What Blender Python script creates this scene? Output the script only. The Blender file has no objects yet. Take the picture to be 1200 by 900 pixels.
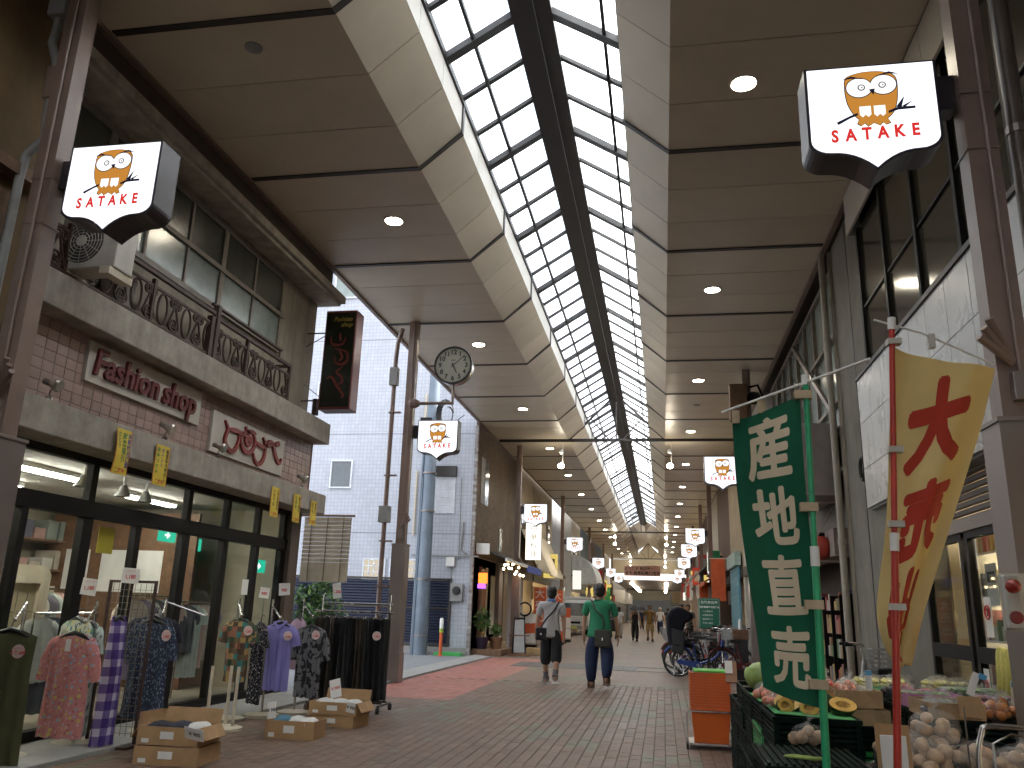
import bpy, bmesh, math, random
from mathutils import Vector, Matrix, Euler
R = math.radians
PI = math.pi
rnd = random.Random(7)
S = bpy.context.scene
C = S.collection

# ---------------------------------------------------------------- camera
cam_d = bpy.data.cameras.new('camera')
cam = bpy.data.objects.new('camera', cam_d)
C.objects.link(cam)
S.camera = cam
cam_d.lens = 28.8
cam_d.sensor_width = 36.0
cam_d.clip_end = 2000
CAM_H = 1.3
_r, _p, _ya = R(1.83), R(15.3324), (177.0, 269.0, 960.0)
_F = Vector(_ya).normalized()
_U = Vector((math.sin(_r) * math.cos(_p), -math.cos(_r) * math.cos(_p), math.sin(_p)))
_X = _F.cross(_U)
_M = Matrix((_X, _F, _U))                      # camera axes (right, down, forward) -> world
mw = Matrix((( _M[0][0], -_M[0][1], -_M[0][2], 0),
             ( _M[1][0], -_M[1][1], -_M[1][2], 0),
             ( _M[2][0], -_M[2][1], -_M[2][2], CAM_H),
             (0, 0, 0, 1)))
cam.matrix_world = mw

# ---------------------------------------------------------------- sky, sun, exposure
SUN_EL, SUN_AZ = 50, 70
W = bpy.data.worlds.new('World'); S.world = W; W.use_nodes = True
wn = W.node_tree.nodes; wl = W.node_tree.links
for n in list(wn): wn.remove(n)
wo = wn.new('ShaderNodeOutputWorld'); wb = wn.new('ShaderNodeBackground')
sk = wn.new('ShaderNodeTexSky'); sk.sky_type = 'NISHITA'; sk.sun_disc = False
sk.sun_elevation = R(SUN_EL); sk.sun_rotation = R(SUN_AZ)
sk.dust_density = 4.0; sk.air_density = 1.0
hs = wn.new('ShaderNodeHueSaturation'); hs.inputs['Saturation'].default_value = 0.28
wl.new(sk.outputs[0], hs.inputs['Color']); wl.new(hs.outputs[0], wb.inputs[0])
wb.inputs[1].default_value = 0.15
wl.new(wb.outputs[0], wo.inputs[0])
sd = bpy.data.lights.new('sun', 'SUN'); sd.energy = 1.2; sd.angle = R(20); sd.color = (1.0, .93, .82)
sun = bpy.data.objects.new('sun', sd); C.objects.link(sun)
# direction to the sun for the sky's rotation convention
_az = R(SUN_AZ)
_sdv = Vector((math.sin(_az) * math.cos(R(SUN_EL)), math.cos(_az) * math.cos(R(SUN_EL)), math.sin(R(SUN_EL))))
sun.rotation_euler = _sdv.to_track_quat('Z', 'Y').to_euler()
sun.location = (0, 0, 60)
S.view_settings.view_transform = 'Standard'; S.view_settings.look = 'None'
S.view_settings.exposure = 2.7; S.view_settings.gamma = 1
S.render.engine = 'CYCLES'
cy = S.cycles
cy.use_denoising = True
cy.max_bounces = 8; cy.diffuse_bounces = 4; cy.glossy_bounces = 3; cy.transmission_bounces = 4
cy.transparent_max_bounces = 12
cy.caustics_reflective = False; cy.caustics_refractive = False
cy.sample_clamp_indirect = 6.0

# ---------------------------------------------------------------- materials
def _nt(name):
    m = bpy.data.materials.new(name); m.use_nodes = True
    nt = m.node_tree
    for n in list(nt.nodes): nt.nodes.remove(n)
    o = nt.nodes.new('ShaderNodeOutputMaterial')
    return m, nt, o
def _math(nt, op, a, b=None, c=None):
    n = nt.nodes.new('ShaderNodeMath'); n.operation = op
    for i, v in enumerate((a, b, c)):
        if v is None: continue
        if isinstance(v, (int, float)): n.inputs[i].default_value = v
        else: nt.links.new(v, n.inputs[i])
    return n.outputs[0]
def _mix(nt, f, a, b, mode='MIX'):
    n = nt.nodes.new('ShaderNodeMix'); n.data_type = 'RGBA'; n.blend_type = mode
    for s, v in ((0, f), (6, a), (7, b)):
        if isinstance(v, (int, float)): n.inputs[s].default_value = v
        elif isinstance(v, tuple): n.inputs[s].default_value = v if len(v) == 4 else v + (1,)
        else: nt.links.new(v, n.inputs[s])
    return n.outputs[2]
def _pos(nt, obj=True):
    n = nt.nodes.new('ShaderNodeTexCoord' if obj else 'ShaderNodeNewGeometry')
    return n.outputs['Object' if obj else 'Position']
def _noise(nt, vec, scale, detail=3, rough=.6, dist=0):
    n = nt.nodes.new('ShaderNodeTexNoise'); n.inputs['Scale'].default_value = scale
    n.inputs['Detail'].default_value = detail; n.inputs['Roughness'].default_value = rough
    n.inputs['Distortion'].default_value = dist
    nt.links.new(vec, n.inputs['Vector']); return n.outputs[0]
def _ramp(nt, f, stops, interp='LINEAR'):
    n = nt.nodes.new('ShaderNodeValToRGB'); cr = n.color_ramp; cr.interpolation = interp
    while len(cr.elements) < len(stops): cr.elements.new(.5)
    for e, (p, c) in zip(cr.elements, stops):
        e.position = p; e.color = c if len(c) == 4 else tuple(c) + (1,)
    nt.links.new(f, n.inputs[0]); return n.outputs[0]
def _bsdf(nt, o, rough=.6, metal=0., **k):
    b = nt.nodes.new('ShaderNodeBsdfPrincipled')
    b.inputs['Roughness'].default_value = rough; b.inputs['Metallic'].default_value = metal
    nt.links.new(b.outputs[0], o.inputs[0]); return b
def _bump(nt, b, h, strength=.3, dist=.01):
    n = nt.nodes.new('ShaderNodeBump'); n.inputs['Strength'].default_value = strength
    n.inputs['Distance'].default_value = dist
    nt.links.new(h, n.inputs['Height']); nt.links.new(n.outputs[0], b.inputs['Normal'])
def _vary(nt, col, amt, vec, scale):
    n = _noise(nt, vec, scale, 4, .65)
    lo = tuple(c * (1 - amt) for c in col); hi = tuple(min(1, c * (1 + amt)) for c in col)
    return _ramp(nt, n, [(.3, lo), (.7, hi)])
def mat(name, col, rough=.6, metal=0., var=.15, vs=6, bump=.0, bs=60, world=False, rand=0., streak=0., spec=None):
    m, nt, o = _nt(name); b = _bsdf(nt, o, rough, metal)
    if spec is not None: b.inputs['Specular IOR Level'].default_value = spec
    v = _pos(nt, not world)
    c = _vary(nt, col, var, v, vs)
    if streak:
        mp = nt.nodes.new('ShaderNodeMapping'); mp.inputs['Scale'].default_value = (3, 3, .25)
        nt.links.new(v, mp.inputs[0])
        s = _noise(nt, mp.outputs[0], 1.6, 4, .7)
        f = _ramp(nt, s, [(.42, (0, 0, 0)), (.75, (1, 1, 1))])
        c = _mix(nt, _math(nt, 'MULTIPLY', f, streak), c, tuple(x * .35 for x in col))
    if rand:
        oi = nt.nodes.new('ShaderNodeObjectInfo')
        hv = nt.nodes.new('ShaderNodeHueSaturation')
        nt.links.new(_math(nt, 'MULTIPLY_ADD', oi.outputs['Random'], 2 * rand, 1 - rand), hv.inputs['Value'])
        nt.links.new(c, hv.inputs['Color']); c = hv.outputs[0]
    nt.links.new(c, b.inputs['Base Color'])
    rr = _noise(nt, v, vs * 2.3, 3)
    nt.links.new(_math(nt, 'MULTIPLY_ADD', rr, .08, max(.02, rough - .04)), b.inputs['Roughness'])
    if bump: _bump(nt, b, _noise(nt, v, bs, 3), bump, .006)
    return m
def emit(name, col, s):
    m, nt, o = _nt(name); e = nt.nodes.new('ShaderNodeEmission')
    e.inputs[0].default_value = tuple(col) + (1,); e.inputs[1].default_value = s
    nt.links.new(e.outputs[0], o.inputs[0]); return m
def glassy(name, tint=(.9, .93, .92), refl=.12, rough=.02):
    m, nt, o = _nt(name)
    t = nt.nodes.new('ShaderNodeBsdfTransparent'); t.inputs[0].default_value = tuple(tint) + (1,)
    g = nt.nodes.new('ShaderNodeBsdfGlossy'); g.inputs['Roughness'].default_value = rough
    lw = nt.nodes.new('ShaderNodeLayerWeight'); lw.inputs[0].default_value = .5
    mx = nt.nodes.new('ShaderNodeMixShader')
    nt.links.new(_math(nt, 'MULTIPLY_ADD', _math(nt, 'POWER', lw.outputs['Facing'], 5), .45, refl * .6), mx.inputs[0])
    nt.links.new(t.outputs[0], mx.inputs[1]); nt.links.new(g.outputs[0], mx.inputs[2])
    nt.links.new(mx.outputs[0], o.inputs[0]); return m
def spots(name, base, cols, scale=30, kind='VORONOI', rough=.85, thresh=.4, stretch=(1, 1, 1)):
    """printed cloth: a base colour with blotches of other colours"""
    m, nt, o = _nt(name); b = _bsdf(nt, o, rough)
    v = _pos(nt)
    mp = nt.nodes.new('ShaderNodeMapping'); mp.inputs['Scale'].default_value = stretch
    nt.links.new(v, mp.inputs[0]); v = mp.outputs[0]
    c = base + (1,)
    for i, col in enumerate(cols):
        if kind == 'VORONOI':
            n = nt.nodes.new('ShaderNodeTexVoronoi'); n.inputs['Scale'].default_value = scale * (1 + .23 * i)
            n.inputs['Randomness'].default_value = 1
            off = nt.nodes.new('ShaderNodeMapping'); off.inputs['Location'].default_value = (i * 3.1, i * 1.7, i * .9)
            nt.links.new(v, off.inputs[0]); nt.links.new(off.outputs[0], n.inputs['Vector'])
            f = _math(nt, 'LESS_THAN', n.outputs['Distance'], thresh)
        else:
            off = nt.nodes.new('ShaderNodeMapping'); off.inputs['Location'].default_value = (i * 3.1, i * 1.7, i * .9)
            nt.links.new(v, off.inputs[0])
            f = _math(nt, 'GREATER_THAN', _noise(nt, off.outputs[0], scale, 1, .5, .6), thresh)
        c = _mix(nt, f, c, col)
    nt.links.new(c, b.inputs['Base Color'])
    _bump(nt, b, _noise(nt, v, 260, 2), .15, .002)
    return m
def brickmat(name, c1, c2, mortar, bw, bh, ms=.006, rough=.6, axis='XZ', off=.5, bump=.5, var=.15, metal=0.):
    m, nt, o = _nt(name); b = _bsdf(nt, o, rough, metal)
    v = _pos(nt, False)
    sx = nt.nodes.new('ShaderNodeSeparateXYZ'); nt.links.new(v, sx.inputs[0])
    cx = nt.nodes.new('ShaderNodeCombineXYZ')
    nt.links.new(sx.outputs[axis[0]], cx.inputs[0]); nt.links.new(sx.outputs[axis[1]], cx.inputs[1])
    bt = nt.nodes.new('ShaderNodeTexBrick'); nt.links.new(cx.outputs[0], bt.inputs['Vector'])
    bt.inputs['Color1'].default_value = c1 + (1,); bt.inputs['Color2'].default_value = c2 + (1,)
    bt.inputs['Mortar'].default_value = mortar + (1,); bt.inputs['Scale'].default_value = 1
    bt.inputs['Mortar Size'].default_value = ms; bt.inputs['Brick Width'].default_value = bw
    bt.inputs['Row Height'].default_value = bh; bt.offset = off
    n = _noise(nt, v, 1.3, 5, .7)
    c = _mix(nt, 1, bt.outputs[0], _ramp(nt, n, [(.3, (1 - var,) * 3), (.7, (1 + var * .3,) * 3)]), 'MULTIPLY')
    nt.links.new(c, b.inputs['Base Color'])
    _bump(nt, b, _math(nt, 'SUBTRACT', 1, bt.outputs['Fac']), bump, .006)
    return m

# ---------------------------------------------------------------- mesh building
class MB:
    def __init__(s): s.v = []; s.f = []; s.m = []; s.mi = 0
    def add(s, vs, fs):
        o = len(s.v); s.v += [tuple(p) for p in vs]
        for f in fs: s.f.append(tuple(o + i for i in f)); s.m.append(s.mi)
        return s
    def box(s, x0, x1, y0, y1, z0, z1):
        return s.add([(x0,y0,z0),(x1,y0,z0),(x1,y1,z0),(x0,y1,z0),(x0,y0,z1),(x1,y0,z1),(x1,y1,z1),(x0,y1,z1)],
                     [(0,3,2,1),(4,5,6,7),(0,1,5,4),(1,2,6,5),(2,3,7,6),(3,0,4,7)])
    def rbox(s, c, d, rot=(0, 0, 0)):
        e = Euler(rot).to_matrix(); c = Vector(c); h = [k / 2 for k in d]
        vs = [c + e @ Vector((a * h[0], b * h[1], k * h[2])) for k in (-1, 1) for a, b in ((-1,-1),(1,-1),(1,1),(-1,1))]
        return s.add(vs, [(0,3,2,1),(4,5,6,7),(0,1,5,4),(1,2,6,5),(2,3,7,6),(3,0,4,7)])
    def tube(s, pts, r, seg=8, closed=False):
        P = [Vector(p) for p in pts]; n = len(P)
        rs = r if isinstance(r, (list, tuple)) else [r] * n
        up = None; rings = []
        for i in range(n):
            a = P[i - 1] if (i > 0 or closed) else P[i]; b = P[(i + 1) % n] if (i < n - 1 or closed) else P[i]
            t = (b - a).normalized() if (b - a).length > 1e-9 else Vector((0, 0, 1))
            if up is None:
                up = Vector((0, 0, 1)) if abs(t.z) < .9 else Vector((1, 0, 0))
            u = (up - t * up.dot(t)).normalized(); w = t.cross(u); up = u
            rings.append([P[i] + (u * math.cos(2 * PI * k / seg) + w * math.sin(2 * PI * k / seg)) * rs[i] for k in range(seg)])
        vs = [p for rg in rings for p in rg]; fs = []
        m = n if closed else n - 1
        for i in range(m):
            j = (i + 1) % n
            for k in range(seg):
                l = (k + 1) % seg
                fs.append((i * seg + k, i * seg + l, j * seg + l, j * seg + k))
        if not closed:
            fs.append(tuple(range(seg))[::-1]); fs.append(tuple((n - 1) * seg + k for k in range(seg)))
        return s.add(vs, fs)
    def cyl(s, a, b, r0, r1=None, seg=16):
        return s.tube([a, b], [r0, r0 if r1 is None else r1], seg)
    def lathe(s, prof, c=(0, 0, 0), seg=20, axis='Z'):
        vs = []; fs = []
        for r, h in prof:
            for k in range(seg):
                a = 2 * PI * k / seg; x, y = r * math.cos(a), r * math.sin(a)
                p = {'Z': (x, y, h), 'Y': (x, h, y), 'X': (h, x, y)}[axis]
                vs.append((c[0] + p[0], c[1] + p[1], c[2] + p[2]))
        for i in range(len(prof) - 1):
            for k in range(seg):
                l = (k + 1) % seg; fs.append((i*seg+k, i*seg+l, (i+1)*seg+l, (i+1)*seg+k))
        fs.append(tuple(range(seg))[::-1]); fs.append(tuple((len(prof)-1)*seg+k for k in range(seg)))
        return s.add(vs, fs)
    def ball(s, c, r, sc=(1, 1, 1), nu=12, nv=8, rot=(0, 0, 0), bump=None):
        e = Euler(rot).to_matrix(); vs = []; fs = []; c = Vector(c)
        for j in range(1, nv):
            th = PI * j / nv
            for i in range(nu):
                ph = 2 * PI * i / nu
                d = Vector((math.sin(th) * math.cos(ph), math.sin(th) * math.sin(ph), math.cos(th)))
                k = r * (bump(d) if bump else 1)
                vs.append(c + e @ Vector((d.x * sc[0] * k, d.y * sc[1] * k, d.z * sc[2] * k)))
        vs.append(c + e @ Vector((0, 0, r * sc[2]))); vs.append(c - e @ Vector((0, 0, r * sc[2])))
        t, b = len(vs) - 2, len(vs) - 1
        for j in range(nv - 2):
            for i in range(nu):
                k = (i + 1) % nu; fs.append((j*nu+i, (j+1)*nu+i, (j+1)*nu+k, j*nu+k))
        for i in range(nu):
            k = (i + 1) % nu; fs.append((t, i, k)); fs.append((b, (nv-2)*nu+k, (nv-2)*nu+i))
        return s.add(vs, fs)
    def prism(s, poly, fn0, fn1):
        """closed outline extruded between two placements (functions of u,v)"""
        n = len(poly)
        vs = [fn0(*p) for p in poly] + [fn1(*p) for p in poly]
        fs = [tuple(range(n))[::-1], tuple(range(n, 2 * n))]
        for i in range(n):
            j = (i + 1) % n; fs.append((i, j, n + j, n + i))
        return s.add(vs, fs)
    def quad(s, *p): return s.add(p, [tuple(range(len(p)))])
    def mesh(s, name, mats, smooth=None, fix=True):
        me = bpy.data.meshes.new(name); me.from_pydata(s.v, [], s.f)
        for m in (mats if isinstance(mats, (list, tuple)) else [mats]): me.materials.append(m)
        if any(s.m): me.polygons.foreach_set('material_index', s.m)
        if fix:
            bm = bmesh.new(); bm.from_mesh(me); bmesh.ops.recalc_face_normals(bm, faces=bm.faces); bm.to_mesh(me); bm.free()
        if smooth is not None:
            me.polygons.foreach_set('use_smooth', [True] * len(me.polygons))
            me.set_sharp_from_angle(angle=R(smooth))
        me.update(); return me
def link(name, me, parent=None, loc=(0, 0, 0), rot=(0, 0, 0)):
    o = bpy.data.objects.new(name, me); C.objects.link(o)
    o.location = loc; o.rotation_euler = rot
    if parent is not None:
        o.parent = parent
        if parent.get('_w'): o.location = Vector(loc) - Vector(parent['_w'])
    return o
def part(name, mb, mats, parent=None, smooth=None, loc=(0, 0, 0), rot=(0, 0, 0), bevel=0, label=None, kind=None, fix=True):
    me = mb.mesh(name, mats, smooth, fix)
    o = link(name, me, parent, loc, rot)
    if bevel:
        b = o.modifiers.new('bevel', 'BEVEL'); b.width = bevel; b.segments = 2; b.limit_method = 'ANGLE'; b.angle_limit = R(40)
    if label: o['label'] = label
    if kind: o['kind'] = kind
    return o
def tag(o, label, cat=None, group=None):
    o['label'] = label
    if cat: o['category'] = cat
    if group: o['group'] = group
    return o
def thing(name, label, cat, loc=(0, 0, 0), group=None, rz=0, world=False):
    """Empty at the base of a thing; world=True: its parts are written in world coordinates"""
    o = bpy.data.objects.new(name, None); C.objects.link(o); o.empty_display_size = .1
    o.location = loc; o.rotation_euler = (0, 0, rz)
    if world: o['_w'] = tuple(float(k) for k in loc)
    return tag(o, label, cat, group)
def dup(root, loc=None, rz=None, label=None):
    def cp(o, par):
        c = o.copy(); C.objects.link(c); c.parent = par
        for ch in kids.get(o, []): cp(ch, c)
        return c
    kids = {}
    for o in root.children_recursive: kids.setdefault(o.parent, []).append(o)
    c = cp(root, None)
    if loc is not None: c.location = loc
    if rz is not None: c.rotation_euler = (0, 0, rz)
    if label: c['label'] = label
    return c
_tc = {}
def text_verts(body, size=1., off=0., shear=0., grid=0., align='CENTER', space=1., res=3):
    """filled lettering as 2-D vertices and faces (built-in font)"""
    key = (body, round(size, 4), off, shear, grid, align, space)
    if key in _tc: return _tc[key]
    cu = bpy.data.curves.new('t', 'FONT'); cu.body = body; cu.size = size; cu.offset = off; cu.shear = shear
    cu.align_x = align; cu.align_y = 'CENTER'; cu.resolution_u = res; cu.space_character = space
    cu.fill_mode = 'FRONT'
    o = bpy.data.objects.new('t', cu); C.objects.link(o)
    bpy.context.view_layer.update()
    me = bpy.data.meshes.new_from_object(o.evaluated_get(bpy.context.evaluated_depsgraph_get()))
    bm = bmesh.new(); bm.from_mesh(me)
    if grid:
        xs = [v.co.x for v in bm.verts]; ys = [v.co.y for v in bm.verts]
        for ax, a in ((0, xs), (1, ys)):
            k = min(a) + grid
            while k < max(a):
                g = bm.verts[:] + bm.edges[:] + bm.faces[:]
                co = [0, 0, 0]; co[ax] = k; no = [0, 0, 0]; no[ax] = 1
                bmesh.ops.bisect_plane(bm, geom=g, plane_co=co, plane_no=no, dist=1e-5)
                k += grid
    bm.verts.index_update()
    vs = [(v.co.x, v.co.y) for v in bm.verts]; fs = [tuple(v.index for v in f.verts) for f in bm.faces]
    bm.free(); bpy.data.meshes.remove(me); bpy.data.objects.remove(o); bpy.data.curves.remove(cu)
    _tc[key] = (vs, fs); return vs, fs
def put_text(mb, body, fn, size, off=0., shear=0., grid=0., align='CENTER', space=1., thick=0.):
    """fn(u, v, d) -> world point; d is the height above the surface"""
    vs, fs = text_verts(body, size, off, shear, grid, align, space)
    if not vs: return mb
    if not thick: return mb.add([fn(u, v, 0) for u, v in vs], fs)
    n = len(vs); cnt = {}
    for f in fs:
        for a, b in zip(f, f[1:] + f[:1]): cnt[(a, b)] = 1
    side = [(a, b, n + b, n + a) for (a, b) in cnt if (b, a) not in cnt]
    return mb.add([fn(u, v, 0) for u, v in vs] + [fn(u, v, thick) for u, v in vs],
                  [tuple(n + i for i in f) for f in fs] + side)
def bold(b, ch, size, rad, fn, grid=.02, n=8, dz=.00018):
    """heavy lettering: the glyph laid down again a brush width to every side, each layer a hair above the last"""
    vs, fs = text_verts(ch, size, 0, 0, grid)
    for k in range(n + 1):
        a = 2 * PI * k / n; dx, dy = (rad * math.cos(a), rad * math.sin(a)) if k < n else (0, 0)
        b.add([fn(u + dx, v + dy, dz * k) for u, v in vs], fs)
def ribbon(mb, pts, w, fn, thick=.01):
    """brush stroke with round ends along a 2-D path; w is a width or a list of widths"""
    n = len(pts); ws = w if isinstance(w, (list, tuple)) else [w] * n
    P = [Vector(p) for p in pts]; L = []; Rr = []
    for i in range(n):
        t = (P[min(i + 1, n - 1)] - P[max(i - 1, 0)])
        t = t.normalized() if t.length else Vector((1, 0)); nn = Vector((-t.y, t.x)) * ws[i] / 2
        L.append(P[i] + nn); Rr.append(P[i] - nn)
    out = L + Rr[::-1]
    m = n
    vs = [fn(p.x, p.y, 0) for p in L + Rr] + [fn(p.x, p.y, thick) for p in L + Rr]
    fs = []
    for i in range(n - 1):
        fs += [(i, i+1, m+i+1, m+i), (2*m+i, 3*m+i, 3*m+i+1, 2*m+i+1),
               (i, 2*m+i, 2*m+i+1, i+1), (m+i, m+i+1, 3*m+i+1, 3*m+i)]
    fs += [(0, m, 3*m, 2*m), (n-1, 2*m+n-1, 4*m-1, 2*m-1)]
    return mb.add(vs, fs)
def smooth_path(pts, k=6):
    out = []; n = len(pts)
    for i in range(n - 1):
        p0, p1, p2, p3 = pts[max(i-1, 0)], pts[i], pts[i+1], pts[min(i+2, n-1)]
        for j in range(k):
            t = j / k
            out.append(tuple(.5 * ((2*b) + (-a + c) * t + (2*a - 5*b + 4*c - d) * t*t + (-a + 3*b - 3*c + d) * t**3)
                             for a, b, c, d in zip(p0, p1, p2, p3)))
    out.append(tuple(pts[-1])); return out
ORD = ['first','second','third','fourth','fifth','sixth','seventh','eighth','ninth','tenth','eleventh','twelfth','thirteenth','fourteenth','fifteenth','sixteenth']

# shared materials
m_soffit = mat('ceiling paint', (.57, .50, .39), .36, var=.07, vs=1.2, rand=.05, spec=.4)
m_upright = mat('upright panel paint', (.58, .55, .49), .5, var=.06, vs=2)
m_dark = mat('dark brown steel', (.035, .028, .024), .45, var=.2)
m_beam = mat('skylight steel', (.014, .013, .013), .5, var=.25, vs=3)
m_pillar = mat('mauve brown pillar paint', (.23, .16, .13), .34, var=.15, vs=3, streak=.25)
m_casing = mat('brushed pillar casing', (.26, .215, .195), .3, metal=.5, var=.08, vs=1.5)
m_conc = mat('weathered concrete', (.36, .33, .285), .85, var=.25, vs=5, bump=.4, bs=80, streak=.45)
m_conc2 = mat('grey beige concrete', (.19, .175, .14), .8, var=.18, vs=3, bump=.3, streak=.4)
m_black = mat('black frame', (.008, .0075, .007), .5, var=.2, spec=.2)
m_blackp = mat('black plastic', (.018, .018, .019), .5, var=.2)
m_white = mat('white plastic', (.75, .74, .70), .45, var=.05)
m_cream = mat('cream plaster', (.55, .49, .38), .7, var=.1)
m_wood = mat('brown wood', (.16, .085, .045), .6, var=.3, vs=9)
m_card = mat('corrugated cardboard', (.40, .245, .12), .8, var=.14, vs=8, bump=.2, bs=120)
m_paper = mat('white paper', (.74, .73, .70), .7, var=.04)
m_chrome = mat('chromed tube', (.55, .54, .52), .22, metal=1, var=.1)
m_grey = mat('grey paint', (.28, .28, .27), .5, var=.15)
m_rubber = mat('black rubber', (.02, .02, .02), .8, var=.2)
m_ink = mat('black ink', (.03, .03, .03), .6, var=.05)
m_redink = mat('red ink', (.55, .05, .04), .6, var=.05)
m_glass = glassy('window glass', refl=.045)
m_warm = emit('warm glowing shop interior', (1, .78, .50), .45)  # solid interior blocks glow by themselves, standing in for lamplit rooms
m_tube = emit('fluorescent tube', (1, .95, .85), 13)
m_bulb = emit('warm bulb', (1, .72, .36), 5)
# ================================================================ GROUND
PW, PL = .11, .22
def paver_mat(name, joints):
    m, nt, o = _nt(name); b = _bsdf(nt, o, .62)
    g = _pos(nt, False)
    sx = nt.nodes.new('ShaderNodeSeparateXYZ'); nt.links.new(g, sx.inputs[0])
    ix = _math(nt, 'FLOOR', _math(nt, 'DIVIDE', sx.outputs[0], PW))
    odd = _math(nt, 'MULTIPLY', _math(nt, 'MODULO', _math(nt, 'ADD', ix, 1000), 2), .5)
    yy = _math(nt, 'ADD', _math(nt, 'DIVIDE', sx.outputs[1], PL), odd)
    iy = _math(nt, 'FLOOR', yy)
    cb = nt.nodes.new('ShaderNodeCombineXYZ'); nt.links.new(ix, cb.inputs[0]); nt.links.new(iy, cb.inputs[1])
    wn_ = nt.nodes.new('ShaderNodeTexWhiteNoise'); wn_.noise_dimensions = '3D'; nt.links.new(cb.outputs[0], wn_.inputs[0])
    w = wn_.outputs[0]
    base = _ramp(nt, w, [(0, (.128, .080, .056)), (.35, (.17, .106, .074)), (.7, (.148, .096, .070)), (1, (.205, .138, .10))])
    green = _ramp(nt, w, [(0, (.108, .102, .066)), (1, (.152, .142, .095))])
    # green pavers lie in loose diagonal drifts
    mp = nt.nodes.new('ShaderNodeMapping'); mp.inputs['Scale'].default_value = (.062, .085, 0)
    mp.inputs['Rotation'].default_value = (0, 0, R(0)); nt.links.new(cb.outputs[0], mp.inputs[0])
    drift = _noise(nt, mp.outputs[0], 1.5, 1, .4)
    f = _math(nt, 'GREATER_THAN', _math(nt, 'MULTIPLY_ADD', w, .16, drift), .67)
    c = _mix(nt, f, base, green)
    red = _ramp(nt, w, [(0, (.30, .105, .08)), (1, (.38, .16, .125))])
    # red edging band beside the side street
    inx = _math(nt, 'MULTIPLY', _math(nt, 'LESS_THAN', sx.outputs[0], -3.07), _math(nt, 'GREATER_THAN', sx.outputs[1], 12.3))
    inx = _math(nt, 'MULTIPLY', inx, _math(nt, 'LESS_THAN', sx.outputs[1], 23.3))
    c = _mix(nt, inx, c, red)
    # grime and wear
    n = _noise(nt, g, .8, 5, .7)
    c = _mix(nt, 1, c, _ramp(nt, n, [(.32, (.78, .78, .78)), (.7, (1.12, 1.12, 1.12))]), 'MULTIPLY')
    n2 = _noise(nt, g, 55, 3, .7)
    c = _mix(nt, .5, c, _ramp(nt, n2, [(.3, (.75, .75, .75)), (.7, (1.2, 1.2, 1.2))]), 'MULTIPLY')
    if joints:
        fx = _math(nt, 'FRACT', _math(nt, 'DIVIDE', sx.outputs[0], PW)); fy = _math(nt, 'FRACT', yy)
        ex = _math(nt, 'LESS_THAN', fx, .045); ey = _math(nt, 'LESS_THAN', fy, .022)
        c = _mix(nt, _math(nt, 'MAXIMUM', ex, ey), c, (.085, .065, .052))
    nt.links.new(c, b.inputs['Base Color'])
    nt.links.new(_math(nt, 'MULTIPLY_ADD', n, .35, .38), b.inputs['Roughness'])
    _bump(nt, b, n2, .25, .003)
    return m
m_paver = paver_mat('clay paver', False); m_paverfar = paver_mat('clay paving far', True)
m_joint = mat('sand joint', (.085, .065, .052), .95, var=.3, vs=30, world=True)
m_asphalt = mat('grey asphalt', (.20, .21, .22), .85, var=.18, vs=5, bump=.5, bs=160, world=True)
m_apron = mat('light concrete', (.27, .265, .25), .8, var=.15, vs=3, bump=.3, bs=120, world=True)
ground = part('ground', MB().quad((-120, -60, -.03), (120, -60, -.03), (120, 260, -.03), (-120, 260, -.03)), m_asphalt, kind='structure')
XL, XR, Y0, Y1 = -4.62, 2.42, 1.1, 16.06
pv = part('paving', MB().quad((-5.5, -8, -.014), (3.2, -8, -.014), (3.2, 130, -.014), (-5.5, 130, -.014)), m_joint, kind='structure')
far = part('far_paving', MB().quad((-4.62, Y1, -.001), (3.0, Y1, -.001), (3.0, 125, -.001), (-4.62, 125, -.001)), m_paverfar, kind='structure')
near = part('near_paving', MB().quad((-5.3, -8, -.001), (3.0, -8, -.001), (3.0, Y0, -.001), (-5.3, Y0, -.001)), m_paverfar, kind='structure')
gp = .0025
def paver_mb(mb, x, y, dz=0):
    x0, x1, y0, y1 = x + gp, x + PW - gp * .4, y + gp, y + PL - gp * .4
    b = .0025; z = dz
    mb.add([(x0,y0,z-.012),(x1,y0,z-.012),(x1,y1,z-.012),(x0,y1,z-.012),(x0,y0,z-b),(x1,y0,z-b),(x1,y1,z-b),(x0,y1,z-b),
            (x0+b,y0+b,z),(x1-b,y0+b,z),(x1-b,y1-b,z),(x0+b,y1-b,z)],
           [(0,1,5,4),(1,2,6,5),(2,3,7,6),(3,0,4,7),(4,5,9,8),(5,6,10,9),(6,7,11,10),(7,4,8,11),(8,9,10,11)])
one = MB(); paver_mb(one, 0, 0); one = one.mesh('brick', m_paver, fix=False)
big = MB(); cand = []
i0, i1 = math.floor(-5.3 / PW), math.ceil(3.0 / PW)
for i in range(i0, i1):
    st = .5 if (i + 1000) % 2 else 0
    for j in range(math.floor(Y0 / PL) + 1, math.ceil(Y1 / PL)):
        x, y = i * PW, (j - st) * PL
        if x < -4.75 and y < 12.2: continue
        if x < -4.62 and y > 12.0: continue
        if y < Y0 or y > Y1 - .1: continue
        z = rnd.uniform(-.0015, .001)
        if 7.25 < y < 9.6 and -3.0 < x < .35: cand.append((y + abs(x + 1.0) * .3, x, y, z))
        else: paver_mb(big, x, y, z)
cand.sort()
for k, (_, x, y, z) in enumerate(cand):
    if k < 290: link('brick', one, pv, (x, y, z))
    else: paver_mb(big, x, y, z)
o = part('brick_field', big, m_paver, pv, fix=False, kind='stuff')
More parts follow.
